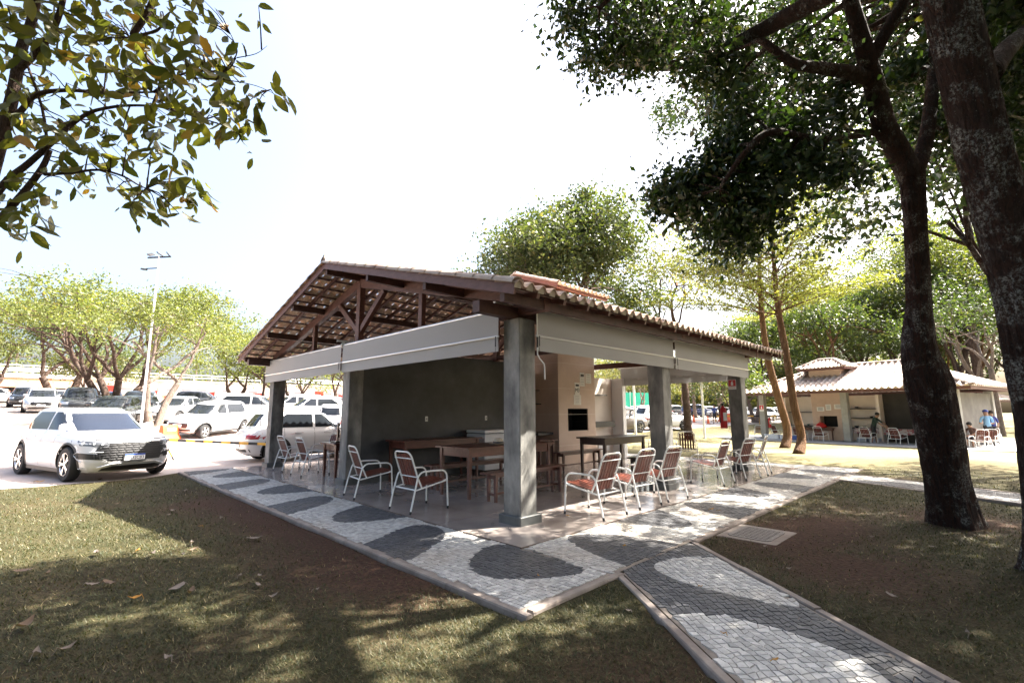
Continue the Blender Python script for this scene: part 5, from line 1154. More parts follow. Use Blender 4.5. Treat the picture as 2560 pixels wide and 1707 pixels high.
def make_car(name, kind, paint, detail=2, glass='glass', rimm='rim', grille=True):
    T = TYPES[kind]; lv = levels(T); L, W, Hh = T['L'], T['W'], T['H']; zs_ = [q[0] for q in lv]
    def I(z): return [float(np.interp(z, zs_, [q[k] for q in lv])) for k in (1, 2, 3)]
    def sx(x, z): xf, xr, w_ = I(z); a = (xf-xr)/2; u_ = min(.9999, abs((x-(xf+xr)/2)/a)); return w_*(1-u_**NX)**(1/MY)
    def fx(y, z, rear=False): xf, xr, w_ = I(z); a = (xf-xr)/2; k = a*(1-min(.9999, abs(y/w_))**MY)**(1/NX); return (xf+xr)/2+(k if not rear else -k)
    t = empty(name); pa = PAINT[paint]
    # body shell
    ns = 90 if detail >= 2 else 40; dz = .05 if detail >= 2 else .09
    zz = list(np.arange(.20, T['hood']-.05, dz))+[q[0] for q in lv if q[0] >= T['hood']-.08]
    z2 = []
    for z in sorted(zz):
        if not z2 or z-z2[-1] > .012: z2.append(z)
    xc = .93; yc = (1-xc**NX)**(1/MY); ring = [(-xc+2*xc*i/ns, -1) for i in range(ns+1)]; nf = 16
    P_ = []
    for i in range(ns+1): X = -xc+2*xc*i/ns; P_.append((X, -(1-abs(X)**NX)**(1/MY)))
    for i in range(1, nf): Y = -yc+2*yc*i/nf; P_.append(((1-abs(Y)**MY)**(1/NX), Y))
    for i in range(ns+1): X = xc-2*xc*i/ns; P_.append((X, (1-abs(X)**NX)**(1/MY)))
    for i in range(1, nf): Y = yc-2*yc*i/nf; P_.append((-(1-abs(Y)**MY)**(1/NX), Y))
    n = len(P_); vs = []
    wx = (T['wb']/2+.02, -T['wb']/2+.02); wr = T['r']; AR = wr+.055
    for z in z2:
        xf, xr, w_ = I(z); a = (xf-xr)/2; xm = (xf+xr)/2
        for X, Y in P_:
            x, y, zq = xm+a*X, w_*Y, z
            if z < 1.0 and abs(Y) > .6:
                for q in wx:
                    d = math.hypot(x-q, zq-wr)
                    if abs(d-AR) < dz*.62 and d > 1e-3: x = q+(x-q)*AR/d; zq = wr+(zq-wr)*AR/d
            vs.append((x, y, zq))
    fs = []
    for i in range(len(z2)-1):
        for j in range(n):
            q4 = (i*n+j, i*n+(j+1) % n, (i+1)*n+(j+1) % n, (i+1)*n+j)
            cx_ = sum(vs[k][0] for k in q4)/4; cz_ = sum(vs[k][2] for k in q4)/4; cy_ = sum(vs[k][1] for k in q4)/4
            if abs(cy_) > W*.3 and any(math.hypot(cx_-q, cz_-wr) < AR-.004 for q in wx): continue
            fs.append(q4)
    fs.append(tuple((len(z2)-1)*n+j for j in range(n))); fs.append(tuple(range(n-1, -1, -1)))
    m_ = MB(); m_.add(vs, fs); m_.build('body', pa, t, True)
    # sills, arch liners and cladding
    m_ = MB()
    for sy in (1, -1):
        for q in wx:
            rows = [[], [], []]
            for k in range(25):
                an = math.pi*(-.10+1.2*k/24); x, z = q+AR*math.cos(an), wr+AR*math.sin(an); z = max(z, .17)
                y = sx(x, max(.22, z)); x2, z2_ = q+(AR+.045)*math.cos(an), max(.17, wr+(AR+.045)*math.sin(an)); y2 = sx(x2, max(.22, z2_))
                rows[0].append((x2, sy*(y2+.006), z2_)); rows[1].append((x, sy*(y+.012), z)); rows[2].append((x, sy*(y-.28), z))
            m_.grid(rows)
        m_.grid([[(x, sy*(sx(x, .26)+.010), z) for x in np.linspace(wx[1]+AR, wx[0]-AR, 8)] for z in (.19, .30)])
    m_.build('wheel_arch', M['trim'], t, True)
    def patch(nm, rows, mat, par=t, off=.004, sm_=True, mid=True):
        q = MB(); q.grid(rows); return q.build(nm, mat, par, 'all')
    cz = T['cowl'][0]; zb, zt = T['belt']+.035, cz+(Hh-cz)*.80
    zr_ = np.linspace(zb, zt, 7)
    patch('windshield', [[(fx(y, z)+.006, y, z+.004) for y in np.linspace(-(I(z)[2]-.075), I(z)[2]-.075, 13)] for z in np.linspace(cz+.015, zt+.03, 7)], M[glass])
    patch('rear_window', [[(fx(y, z, True)-.006, y, z+.004) for y in np.linspace(-(I(z)[2]-.12), I(z)[2]-.12, 9)] for z in np.linspace(zb+.05, zt, 6)], M['glass'])
    for sy in (1, -1):
        xfw = lambda z: I(z)[0]-.10-(T['cowl'][1] and 0)-.12; xrw = lambda z: I(z)[1]+(.34 if kind != 'sedan' else .05)+(.30*(z-zb)/(zt-zb) if kind in ('hero', 'suv', 'suvb') else 0)
        xb = -.12
        for (x0, x1) in ((lambda z: xb+.04, xfw), (xrw, lambda z: xb-.04)):
            patch('side_window', [[(x, sy*(sx(x, z)+.005), z) for x in np.linspace(x0(z), max(x0(z)+.05, x1(z)), 9)] for z in zr_], M['glass'])
        if detail >= 1:
            k = MB(); xm_ = xfw(zb)-.05; ym = sx(xm_, zb)+.10
            k.X = Matrix.Translation((xm_, sy*ym, zb+.06)) @ Matrix.Diagonal((.6, 1., .75, 1))
            k.lathe([(0, -.11), (.07, -.10), (.105, -.04), (.11, .03), (.09, .09), (0, .105)], 12, axis='Y'); k.X = Matrix.Identity(4)
            k.beam((xm_+.02, sy*(ym-.14), zb+.0), (xm_, sy*(ym-.03), zb+.03), .05, .04); k.build('mirror', pa, t, True)
            for x in (xb-.62, xb+.32):
                k = MB(); z = T['hood']-.05; k.beam((x, sy*(sx(x, z)+.012), z), (x+.2, sy*(sx(x+.2, z)+.012), z), .02, .028); k.build('door_handle', pa, t)
        if detail >= 2:
            k = MB()
            for x0 in (xb, xfw(zb)-.22, xb-.95):
                k.grid([[(x0+dx, sy*(sx(x0, z)+.0025), z) for dx in (-.005, .005)] for z in np.linspace(.30 if x0 != xb-.95 else T['r']*2.3, zb-.02, 10)])
            k.build('door_seam', M['trim'], t)
        # lamps
        hz = T['hood']
        patch('headlight', [[(fx(sy*y, z)+.006, sy*y, z) for y in np.linspace(W/2*.54, W/2*.93, 8)] for z in np.linspace(hz-.24, hz-.11, 4)], M['lamp'])
        patch('taillight', [[(fx(sy*y, z, True)-.006, sy*y, z) for y in np.linspace(W/2*.60, W/2*.965, 8)] for z in np.linspace(hz-.22, hz-.04, 4)], M['tail'])
    if grille:
        patch('grille', [[(fx(y, z)+.008, y, z) for y in np.linspace(-w2, w2, 11)] for z, w2 in ((hz-.42, W*.24), (hz-.33, W*.27), (hz-.22, W*.26))], M['black'])
        patch('lower_grille', [[(fx(y, z)+.008, y, z) for y in np.linspace(-W*.32, W*.32, 11)] for z in (.26, .33, .40)], M['trim'])
    patch('rear_bumper', [[(fx(y, z, True)-.008, y, z) for y in np.linspace(-W*.36, W*.36, 9)] for z in (.24, .34, .42)], M['trim'])
    for rr in (False, True):
        q = MB(); x = fx(0, .5, rr)+(.02 if not rr else -.02); q.box((x-.006, -.20, .46), (x+.006, .20, .59)); q.build('license_plate', M['plate'], t)
    if detail >= 1 and kind in ('suv', 'suvb'):
        for sy in (1, -1):
            k = MB(); z = Hh-.015; k.tube([(L/2-T['top'][2]+.1, sy*(W/2-.36), z-.03), (L/2-T['top'][2]-.1, sy*(W/2-.37), z+.02), (-L/2+.85, sy*(W/2-.37), z+.02), (-L/2+.65, sy*(W/2-.36), z-.03)], .014, 6); k.build('roof_rail', M['alu'], t, True)
    # wheels
    wb_ = None
    for q in wx:
        for sy in (1, -1):
            k = MB(); wd = .215; k.lathe([(wr*.66, -wd/2), (wr*.93, -wd/2), (wr, -wd/2+.035), (wr, wd/2-.035), (wr*.93, wd/2), (wr*.66, wd/2)], 28, axis='Y')
            o = k.build('wheel', M['rubber'], t, True); o.location = (q, sy*(W/2-.115), wr); o.rotation_euler = (0, 0, 0 if sy > 0 else math.pi)
            k = MB(); k.lathe([(0, .03), (wr*.62, .02), (wr*.67, .05)], 24, axis='Y', mi=1); k.lathe([(wr*.60, .085), (wr*.63, .104), (wr*.675, .104), (wr*.675, .05)], 28, axis='Y')
            if detail >= 1:
                for s5 in range(5):
                    for off in ((-.14, .14) if detail >= 2 else (0,)):
                        an = 2*math.pi*s5/5; k.beam((wr*.12*math.cos(an), .085, wr*.12*math.sin(an)), (wr*.64*math.cos(an+off), .097, wr*.64*math.sin(an+off)), .045 if detail < 2 else .034, .03, up=(0, 1, 0))
                k.lathe([(0, .105), (.045, .10), (.055, .07)], 12, axis='Y')
            else: k.lathe([(0, .09), (wr*.5, .085), (wr*.6, .09)], 16, axis='Y')
            k.build('rim', [M[rimm], M['rim_d']], o, True)
    return t, dict(I=I, sx=sx, fx=fx, T=T, patch=patch)
def put(o, p, yaw, label, group=None):
    o.location = p; o.rotation_euler = (0, 0, R(yaw)); return tag(o, label, 'car', group)
# hero white suv
TYPES['hero'] = dict(L=4.80, W=1.96, H=1.69, wb=2.80, r=.385, hood=1.02, cowl=(1.10, 1.18), rear=(.10, .34, .72, 1.05), top=(2.05, 2.5, 3.0), belt=1.11)
hero, A_ = make_car('parked_car', 'hero', 'pearl', 3, 'glass_b', grille=False)
fx, sx, I, patch = A_['fx'], A_['sx'], A_['I'], A_['patch']
for o in list(hero.children):
    if o.name.startswith(('license_plate', 'headlight', 'lower_grille')): bpy.data.objects.remove(o)
lerp = lambda a, b, t: a+(b-a)*t
gr = patch('grille', [[(fx(y, z)+.006, y, z) for y in np.linspace(-w2, w2, 21)] for z, w2 in ((.46, .50), (.56, .64), (.68, .72), (.80, .66), (.86, .56))], M['black'])
m_ = MB()
for k in range(7):
    z = .50+k*.052
    for s_ in range(9):
        y0 = -.64+s_*.142+(k % 2)*.03; y1 = min(.64, y0+.11); m_.tube([(fx(y0, z)+.012, y0, z), (fx((y0+y1)/2, z)+.016, (y0+y1)/2, z), (fx(y1, z)+.012, y1, z)], .006, 5)
m_.build('grille_bar', M['trim'], gr, True)
m_ = MB(); m_.tube([(fx(y, .915+.02*abs(y))+.006, y, .915+.03*abs(y)) for y in np.linspace(-.70, .70, 17)], .008, 6); m_.build('hood_seam', M['trim'], hero, True)
for sy in (1, -1):
    hl = patch('headlight', [[(fx(sy*y, z0+(y-.55)*.12)+.006, sy*y, z0+(y-.55)*.12) for y in np.linspace(.50+q*.02, .925-q*.01, 11)] for q, z0 in ((1, .765), (0, .80), (0, .845), (1, .88))], M['lamp_d'])
    m_ = MB()
    for yy in (.60, .72, .84): z = .83+(yy-.55)*.12; m_.box((fx(sy*yy, z)-.01, sy*yy-.035, z-.025), (fx(sy*yy, z)+.010, sy*yy+.035, z+.02))
    m_.build('lamp_unit', M['lamp'], hl)
    av = patch('air_vent', [[(fx(sy*y, z)+.007, sy*y, z+(y-.7)*.10*sgn_) for y in np.linspace(.60, .90, 9)] for z, sgn_ in ((.50, .6), (.56, 1), (.62, 1.3))], M['black'])
    m_ = MB(); m_.tube([(fx(sy*y, z)+.010, sy*y, z) for y, z in ((.60, .66), (.75, .665), (.90, .66), (.925, .60), (.90, .52), (.86, .44))], .012, 6); m_.build('vent_trim', PAINT['pearl'], av, True)
    m_ = MB()
    for yy in (.64, .68, .72): m_.tube([(fx(sy*yy, .50)+.012, sy*yy, .50), (fx(sy*yy, .62)+.012, sy*yy+.02*sy, .62)], .006, 5)
    m_.build('vent_fin', M['rim_d'], av, True)
lg = patch('lower_grille', [[(fx(y, z)+.008, y, z) for y in np.linspace(-w2, w2, 17)] for z, w2 in ((.235, .60), (.30, .58), (.345, .42))], M['trim'])
m_ = MB(); m_.tube([(fx(y, z)+.014, y, z) for y, z in ((-.86, .30), (-.62, .33), (-.44, .395), (0, .405), (.44, .395), (.62, .33), (.86, .30))], .012, 6); m_.build('bumper_trim', M['alu'], lg, True)
pl = empty('license_plate', (fx(0, .52)+.03, -.02, .525)); pl.parent = hero
m_ = MB(); m_.bbox((-.012, -.235, -.085), (0, .235, .085), .004); o = m_.build('plate_frame', M['trim'], pl)
m_ = MB(); m_.box((0, -.20, -.068), (.004, .20, .068)); m_.build('plate_face', M['plate'], pl)
m_ = MB(); m_.box((.004, -.20, .038), (.0055, .20, .068)); m_.build('blue_band', M['plateb'], pl)
text_mesh('SSO2C83', .092, M['ink'], 'lettering', pl, face_to((.005, 0, -.016), (0, 1, 0), (0, 0, 1)))
m_ = MB(); m_.lathe([(.17, -.012), (.182, 0), (.17, .012), (.158, 0), (.17, -.012)], 20); m_.X = Matrix.Identity(4); o = m_.build('steering_wheel', M['seatc'], hero, True); o.location = (.72, .38, 1.10); o.rotation_euler = (0, R(65), 0)
hz_ = H(-2.9, 14.2)
put(hero, (-2.93, 12.72, H(-2.9, 12.8)+.014), -74, 'pearl white suv with black grille, nearest car, parked at the lawn edge on the left')
CG = 'cars in the left car park'
protos = {}
def car(kind, paint, px, d, yaw, label, group=CG, detail=1, pos=None):
    key = (kind, paint, detail); p = gd(px, d) if pos is None else Vector((pos[0], pos[1], H(*pos)))
    if key in protos: o = copy_tree(protos[key])
    else: o, _ = make_car('parked_car', kind, paint, detail); protos[key] = o
    p = p.copy(); p.z += .012; put(o, p, yaw, label, group)
    n_ = Vector((-(H(p.x+.8, p.y)-H(p.x-.8, p.y))/1.6, -(H(p.x, p.y+.8)-H(p.x, p.y-.8))/1.6, 1)).normalized()
    o.rotation_euler = (Vector((0, 0, 1)).rotation_difference(n_).to_matrix() @ Matrix.Rotation(R(yaw), 3, 'Z')).to_euler()
    return o
car('suvb', 'white', 0, 0, 0, 'white crossover parked behind the far left pillar and the chairs', detail=2, pos=(2.72, 12.95))
car('hatch', 'white', 536, 21.6, -142, 'small white hatchback facing the camera behind the striped pole', detail=2)
car('sedan', 'silver', 452, 27, -128, 'silver sedan behind the small white hatchback, dark windscreen', detail=2)
car('suv', 'black', 352, 30.0, -105, 'black suv behind the pale barked tree', detail=1)
car('sedan', 'black', 352, 25.6, -112, 'black car with chrome grille right behind the lamp post', detail=1)
car('sedan', 'dark_grey', 296, 23.5, -118, 'dark roofed car just behind the roof of the nearest white suv')
car('pickup', 'dark_grey', 208, 28.5, -92, 'dark grey pickup facing the camera behind the nearest white suv')
car('suv', 'silver', 112, 33, -90, 'silver suv with a red mirror at the left, behind the nearest white suv')
car('suv', 'dark_grey', 70, 40, -92, 'dark grey suv left of the silver one with the red mirror')
car('sedan', 'white', 8, 45, -10, 'white sedan cut off by the left edge of the frame')
car('suv', 'dark_grey', 514, 44, -20, 'dark suv far back in front of the red door')
car('suv', 'white', 645, 27.5, -28, 'white suv with alloy wheels just left of the far left pillar')
car('sedan', 'white', 596, 42, 160, 'white car roof showing above the small white hatchback')
car('suv', 'white', 735, 33, 172, 'white suv seen between the left pillars, higher one')
car('suvb', 'white', 782, 29, 172, 'white crossover with dark windows between the left pillars')
car('hatch', 'white', 838, 24.5, 60, 'white hatchback showing its red tail lamp beside the wall end')
car('sedan', 'grey', 836, 44, 170, 'grey car roof far back beside the wall end')
car('sedan', 'blue', 285, 42, -100, 'dark blue car under the wide flat topped tree')
car('suv', 'white', 235, 43, -96, 'white suv under the low bushy tree')
car('sedan', 'silver', 155, 45, -92, 'silver car behind the row of dark cars at the left')
RG = 'cars in the far right car park'
car('suv', 'brown_grey', 1532, 31.5, -17, 'brown grey suv seen between the chimney wall and the middle pillar', RG)
car('hatch', 'silver', 1478, 28.5, -30, 'silver hatchback front in front of the brown grey suv', RG)
car('suvb', 'white', 1645, 34, -22, 'white car with only its front wheel showing right of the middle pillar', RG)
car('pickup', 'blue', 1738, 68, -22, 'dark pickup behind the walking man', RG)
car('suv', 'dark_grey', 1690, 72, -22, 'dark suv left of the dark pickup', RG)
far = [(1455, 62, 'suv', 'white'), (1500, 66, 'hatch', 'white'), (1545, 64, 'suv', 'silver'), (1600, 70, 'sedan', 'white'), (1640, 74, 'suv', 'white'), (1790, 66, 'hatch', 'white'), (1770, 78, 'suv', 'white'), (1820, 74, 'sedan', 'white'), (1850, 62, 'suv', 'white'), (1892, 56, 'suvb', 'white'), (1925, 60, 'hatch', 'silver'), (1955, 64, 'suv', 'white'), (1720, 86, 'suv', 'silver'), (1660, 88, 'sedan', 'white'), (1580, 86, 'suv', 'white')]
far_l = ['white suv in the far car park, leftmost past the chimney wall', 'white hatchback in the far car park beside the white pole', 'silver suv in the far car park left of the middle pillar', 'white sedan in the far car park behind the middle pillar', 'white suv in the far car park right of the middle pillar', 'white hatchback in the far car park right of the walking man', 'white suv in the far row above the dark pickup', 'white sedan in the far row beside the extinguisher', 'white suv in the far car park behind the fire sign pillar', 'white crossover left of the far pavilion pillar', 'silver hatchback behind the first far pavilion pillar', 'white suv right of the first far pavilion pillar', 'silver suv in the last row of the far car park', 'white sedan in the last row of the far car park', 'white suv in the last row left of the middle pillar']
for (px, d, kd, pt), lb in zip(far, far_l): car(kd, pt, px, d, rnd.choice((-20, -24, 158)), lb, RG, 0)

# ------------------------------------------------------------------ street furniture
p = gd(365, 21.3); lp = empty('lamp_post', p, 0, 'tall white lamp post with dark floodlights in the car park', 'lamp post')
m_ = MB(); m_.tube([(0, 0, -.1), (0, 0, 8.0)], [.055, .035], 10); m_.lathe([(.16, 0), (.16, .02), (.1, .03)], 12); m_.build('pole', M['tube'], lp, True)
m_ = MB(); m_.beam((-.4, .2, 7.9), (.42, -.2, 8.05), .06, .06); m_.build('cross_arm', M['trim'], lp)
for k, (x, z, a) in enumerate(((-.33, 8.1, -.5), (0, 8.2, .3), (.33, 8.25, .7))):
    m_ = MB(); m_.bbox((-.13, -.09, -.025), (.13, .09, .025), .008); o = m_.build('floodlight', M['trim'], lp); o.location = (x, -.1, z-.1); o.rotation_euler = (.6, a, .5)
m_ = MB(); m_.beam((0, 0, 7.45), (-.4, .3, 7.4), .04, .04); m_.bbox((-.6, .2, 7.33), (-.35, .38, 7.38), .01); m_.build('lamp_arm', M['trim'], lp)
for px, d, h, lb in ((1583, 29, 6, 'white pole seen between the chimney wall and the middle pillar'), (1752, 30.5, 5.5, 'thin white pole beside the straight brown trunk')):
    p = gd(px, d); o = empty('white_pole', p, 0, lb, 'pole'); m_ = MB(); m_.tube([(0, 0, -.1), (0, 0, h)], [.075, .06], 10); m_.build('pole_shaft', M['tube'], o, True); m_ = MB(); m_.lathe([(.12, 0), (.12, .03), (.08, .05)], 10); m_.build('base_ring', M['conc'], o)
def jersey(p, yaw, label, s_=1.):
    o = empty('plastic_barrier', p, R(yaw), label, 'barrier', 'orange plastic barriers'); o.scale = (s_,)*3; m_ = MB()
    pr = [(-.24, 0), (-.24, .10), (-.13, .28), (-.08, .62), (-.05, .72), (.05, .72), (.08, .62), (.13, .28), (.24, .10), (.24, 0)]; k = len(pr)
    vs = [(-.55, y, z) for y, z in pr]+[(.55, y, z) for y, z in pr]; m_.add(vs, [tuple(range(k)), tuple(range(2*k-1, k-1, -1))]+[(i, i+k, (i+1) % k+k, (i+1) % k) for i in range(k)]); m_.build('barrier_body', M['orange'], o)
    m_ = MB(); m_.box((-.3, -.12, .45), (.3, -.095, .58)); m_.build('white_panel', M['signw'], o); m_ = MB(); m_.lathe([(.05, .72), (.05, .75), (0, .75)], 10); m_.build('fill_cap', M['trim'], o)
jersey(gd(436, 19.3), 48, 'orange plastic barrier behind the nearest white suv', .85)
jersey(gd(1712, 52), 20, 'orange plastic barrier on the far road left of the walking man', 1.2); jersey(gd(1806, 49), 80, 'orange plastic barrier on the far road right of the walking man', 1.2)
def cone(p, label):
    o = empty('traffic_cone', p, 0, label, 'cone', 'traffic cones on the far road'); m_ = MB(); m_.bbox((-.2, -.2, 0), (.2, .2, .03), .01); m_.build('cone_base', M['trim'], o); m_ = MB(); m_.lathe([(.14, .03), (.03, .72), (0, .72)], 14); m_.build('cone_body', M['orange'], o, True); m_ = MB(); m_.lathe([(.107, .22), (.078, .40)], 14); m_.build('white_sleeve', M['signw'], o)
cone(gd(1728, 45), 'traffic cone on the far road near the white pole'); cone(gd(1763, 44), 'traffic cone on the far road just left of the walking man')
# green screens far right
for px, w_, lb in ((1563, 3.6, 'green mesh screen left of the white pole'), (1602, 4.6, 'green mesh screen right of the white pole')):
    p = gd(px, 92); o = empty('green_screen', p, R(-40), lb, 'screen', 'green screens beyond the far cars'); m_ = MB(); m_.grid([[(-w_/2+w_*i/8, .06*math.sin(i*2.1+k), z) for i in range(9)] for k, z in enumerate((1.2, 2.2, 3.2, 4.2))]); m_.build('mesh_fabric', fabric('green_mesh', (.03, .30, .20), .4), o, 'all')
    for sx_ in (-1, 1): m_ = MB(); m_.tube([(sx_*w_/2, 0, 0), (sx_*w_/2, 0, 4.4)], .05, 6); m_.build('post', M['tube'], o)
# striped tape on posts near far pavilion
o = empty('warning_tape', gd(1890, 47), R(-60), 'yellow and black warning tape strung on short posts left of the far pavilion', 'tape')
m_ = MB()
for k in range(16): m_.beam((-4+k*.5, 0, .78), (-3.5+k*.5, 0, .78), .01, .12, mi=k % 2)
m_.build('tape_band', [M['yellow'], M['ink']], o)
for x in (-4, 0, 4): m_ = MB(); m_.tube([(x, 0, 0), (x, 0, .95)], .04, 6); m_.build('post', M['yellow'], o)

# ------------------------------------------------------------------ long white building
M['bwhite'] = pm('white_render', (.66, .62, .58), (.75, .72, .68), .8, .9)
M['borange'] = pm('peach_render', (.50, .22, .13), (.55, .28, .18), .5, .9)
M['bred'] = pm('red_render', (.40, .03, .02), (.45, .05, .035), .6, .8)
bd = empty('long_building', (0, 69.5, 2.4), 0, 'long low white and red building with railing on its roof, behind the left car park', 'building')
m_ = MB(); m_.box((-14, 0, -1.5), (75, 8, 3.0)); m_.build('wall', M['bwhite'], bd)
m_ = MB(); m_.box((-14, -.05, -1.5), (75, -.002, 1.35)); m_.build('painted_base', M['borange'], bd)
for k in range(13):
    x = -6+6.2*k; m_ = MB(); m_.add([(x, -.75, -1.5), (x, -.75, .2), (x, -.05, 2.95), (x, -.05, -1.5), (x+.3, -.75, -1.5), (x+.3, -.75, .2), (x+.3, -.05, 2.95), (x+.3, -.05, -1.5)], [(0, 1, 2, 3), (7, 6, 5, 4), (0, 4, 5, 1), (1, 5, 6, 2)]); m_.build('buttress', M['bwhite'], bd)
    m_ = MB(); m_.box((x-1.5, -.11, -.5), (x-.05, -.055, 1.85)); m_.build('red_panel', M['bred'], bd)
    m_ = MB(); m_.box((x-1.9+2.6, -.10, 1.05), (x+2.9, -.056, 1.2)); m_.build('red_stripe', M['bred'], bd)
    if k in (1, 5, 8): 
        m_ = MB(); m_.box((x+1.0, -.12, -1.2), (x+2.3, -.06, 2.35)); dd = m_.build('door', M['bred'], bd); m_ = MB(); m_.box((x+2.05, -.16, .55), (x+2.2, -.12, .62)); m_.build('handle', M['alu'], dd)
    for q in range(3): m_ = MB(); m_.box((x+.9+q*1.6, -.06, 1.9), (x+2.0+q*1.6, -.003, 2.15)); m_.build('vent_window', M['grey'] if 'grey' in M else M['greyink'], bd)
m_ = MB(); m_.box((-14.2, -.8, 3.0), (75, 8, 3.25)); m_.build('roof_slab', M['conc'], bd)
m_ = MB()
for z in (3.6, 3.95): m_.tube([(-14, -.6, z), (75, -.6, z)], .045, 6)
for k in range(46): m_.tube([(-14+k*2, -.6, 3.25), (-14+k*2, -.6, 3.95)], .04, 5)
m_.build('railing', M['alu'], bd)
# orange canopy wing and black shade cloth at far left
wg = empty('canopy_building', (-11, 63.3, 2.35), R(2), 'peach fronted canopy with black shade cloth below, at the left edge behind the cars', 'building')
m_ = MB(); m_.box((-16, 0, 1.75), (9.5, 5, 2.7)); m_.build('fascia', M['borange'], wg)
m_ = MB(); m_.box((-16, -.1, 2.7), (9.5, 5, 3.1)); m_.build('roof_slab', M['bwhite'], wg)
m_ = MB()
for z in (3.5, 3.9): m_.tube([(-16, -.05, z), (9.5, -.05, z)], .05, 6)
for k in range(9): m_.tube([(-16+k*3.18, -.05, 3.1), (-16+k*3.18, -.05, 3.9)], .05, 5)
m_.build('railing', M['alu'], wg)
m_ = MB(); m_.grid([[(-16+i*.65, .4+.12*math.sin(i*1.7+k), z) for i in range(41)] for k, z in enumerate((-2, .3, 1.2, 1.74))]); m_.build('shade_cloth', M['soot'], wg, 'all')
for x in (-12, -5, 2, 9): m_ = MB(); m_.box((x-.15, .1, -2), (x+.15, .38, 1.74)); m_.build('column', M['bwhite'], wg)
hd = empty('hedge', (-30, 72, 2.8), 0, 'clipped yellow green hedge above the roof railing at the far left', 'hedge'); C = np.stack([rng.uniform(0, 50, 7000), rng.uniform(9, 12, 7000), rng.uniform(1, 5.6, 7000)+.5*rng.normal(size=7000)], 1); leaves('foliage', C, .45, M['lf_yel'], hd, .1)
# ------------------------------------------------------------------ the far pavilion
FO = Vector((30.0, 6.95, -.30)); FA = R(-102)
fp = empty('picnic_pavilion', FO, FA, 'far pavilion with sun bleached hipped tile roof and a capped chimney', 'pavilion')
Mf = Matrix.Translation(FO) @ Matrix.Rotation(FA, 4, 'Z')
fw = lambda x, y, z=0.: Mf @ Vector((x, y, z))
def fpart(name, mat, fn, parent=None, smooth=False):
    m_ = MB(); fn(m_); return m_.build(name, mat, parent or fp, smooth)
fpart('floor_slab', M['floor'], lambda m: m.box((-.9, -.9, -.3), (11.2, 7.6, 0)))
M['pillar_f'] = pm('pale_cement', (.26, .25, .225), (.34, .33, .30), 2.6, .6)
for x in (0, 4.83, 9.66):
    for y in (0, 5.5):
        q = fpart('pillar', M['pillar_f'], lambda m: m.bbox((x-.17, y-.17, .1), (x+.17, y+.17, 2.85), .012)); fpart('plinth', M['plinth'], lambda m: m.bbox((x-.22, y-.22, 0), (x+.22, y+.22, .11), .01), q)
fpart('wall', pm('dark_brown_wall', (.018, .016, .015), (.032, .028, .026), 2, .7), lambda m: m.box((6.1, 1.6, 0), (9.4, 1.85, 2.75)))
fpart('end_wall', pm('grey_brown_render', (.12, .11, .095), (.19, .175, .155), 1.2, .8), lambda m: m.box((9.56, .3, 0), (9.76, 5.2, 2.7)))
fpart('tiled_wall', M['cream'], lambda m: (m.box((.9, 1.7, 0), (2.5, 1.85, 2.7)), m.box((.8, 1.1, 0), (.9, 1.85, 2.7))))
fpart('tiled_wall', M['cream'], lambda m: (m.box((4.3, 1.7, 0), (6.1, 1.85, 2.7)), m.box((5.95, 1.05, 0), (6.1, 1.7, 2.7))))
c_ = fpart('chimney', M['beige'], lambda m: (m.box((2.5, 1.1, 0), (4.3, 1.85, .85)), m.box((2.5, 1.1, 1.5), (4.3, 1.85, 4.35)), m.box((2.5, 1.1, .85), (2.92, 1.85, 1.5)), m.box((3.88, 1.1, .85), (4.3, 1.85, 1.5))))
fpart('grill_firebox', M['soot'], lambda m: m.box((2.922, 1.6, .852), (3.878, 1.62, 1.498)), c_)
for x0, x1, z in ((.95, 2.48, 1.7), (4.35, 5.9, 1.9), (4.35, 5.9, 1.35), (4.35, 5.9, .78), (.95, 2.48, .85)):
    s_ = fpart('shelf', M['black'], lambda m: m.box((x0, 1.3, z), (x1, 1.695, z+.045)))
for x in (.88, 9.66-.88): pass
fpart('eave_beam', M['wood'], lambda m: (m.box((-.9, -.86, 2.82), (10.5, -.76, 2.97)), m.box((-.86, -.76, 2.82), (-.76, 6.3, 2.97)), m.box((10.4, -.76, 2.82), (10.5, 6.3, 2.97)), m.box((-.76, 6.2, 2.82), (10.4, 6.3, 2.97))))
for yb_ in (0, 5.5): fpart('tie_beam', M['wood_dark'], lambda m: m.box((-.7, yb_-.07, 2.852), (10.35, yb_+.07, 2.98)))
x0, x1, y0, y1, ze, zr_ = -.95, 10.6, -.95, 6.4, 2.98, 4.62
xm, ym = (x0+x1)/2, (y0+y1)/2; hx, hy = (x1-x0)/2, (y1-y0)/2; ra, rb = xm-(hx-hy), xm+(hx-hy); sl = math.hypot(hy, zr_-ze)
fl = [M['clay_w'], M['mortar']]
f1 = lambda u_: sl*min(1, u_/hy, (2*hx-u_)/hy)
f2 = lambda u_: sl*max(0, min(1, u_/hy, (2*hy-u_)/hy))
tile_slope('tile_slope', fp, (x0, y0, ze), (1, 0, 0), (0, hy, zr_-ze), 2*hx, sl, fl, per=.30, row=.42, smax=f1, amp=.075)
tile_slope('tile_slope', fp, (x0, y1, ze), (1, 0, 0), (0, -hy, zr_-ze), 2*hx, sl, fl, per=.30, row=.42, smax=f1, amp=.075)
tile_slope('tile_slope', fp, (x0, y0, ze), (0, 1, 0), (hy, 0, zr_-ze), 2*hy, sl, fl, per=.30, row=.42, smax=f2, amp=.075)
tile_slope('tile_slope', fp, (x1, y0, ze), (0, 1, 0), (-hy, 0, zr_-ze), 2*hy, sl, fl, per=.30, row=.42, smax=f2, amp=.075)
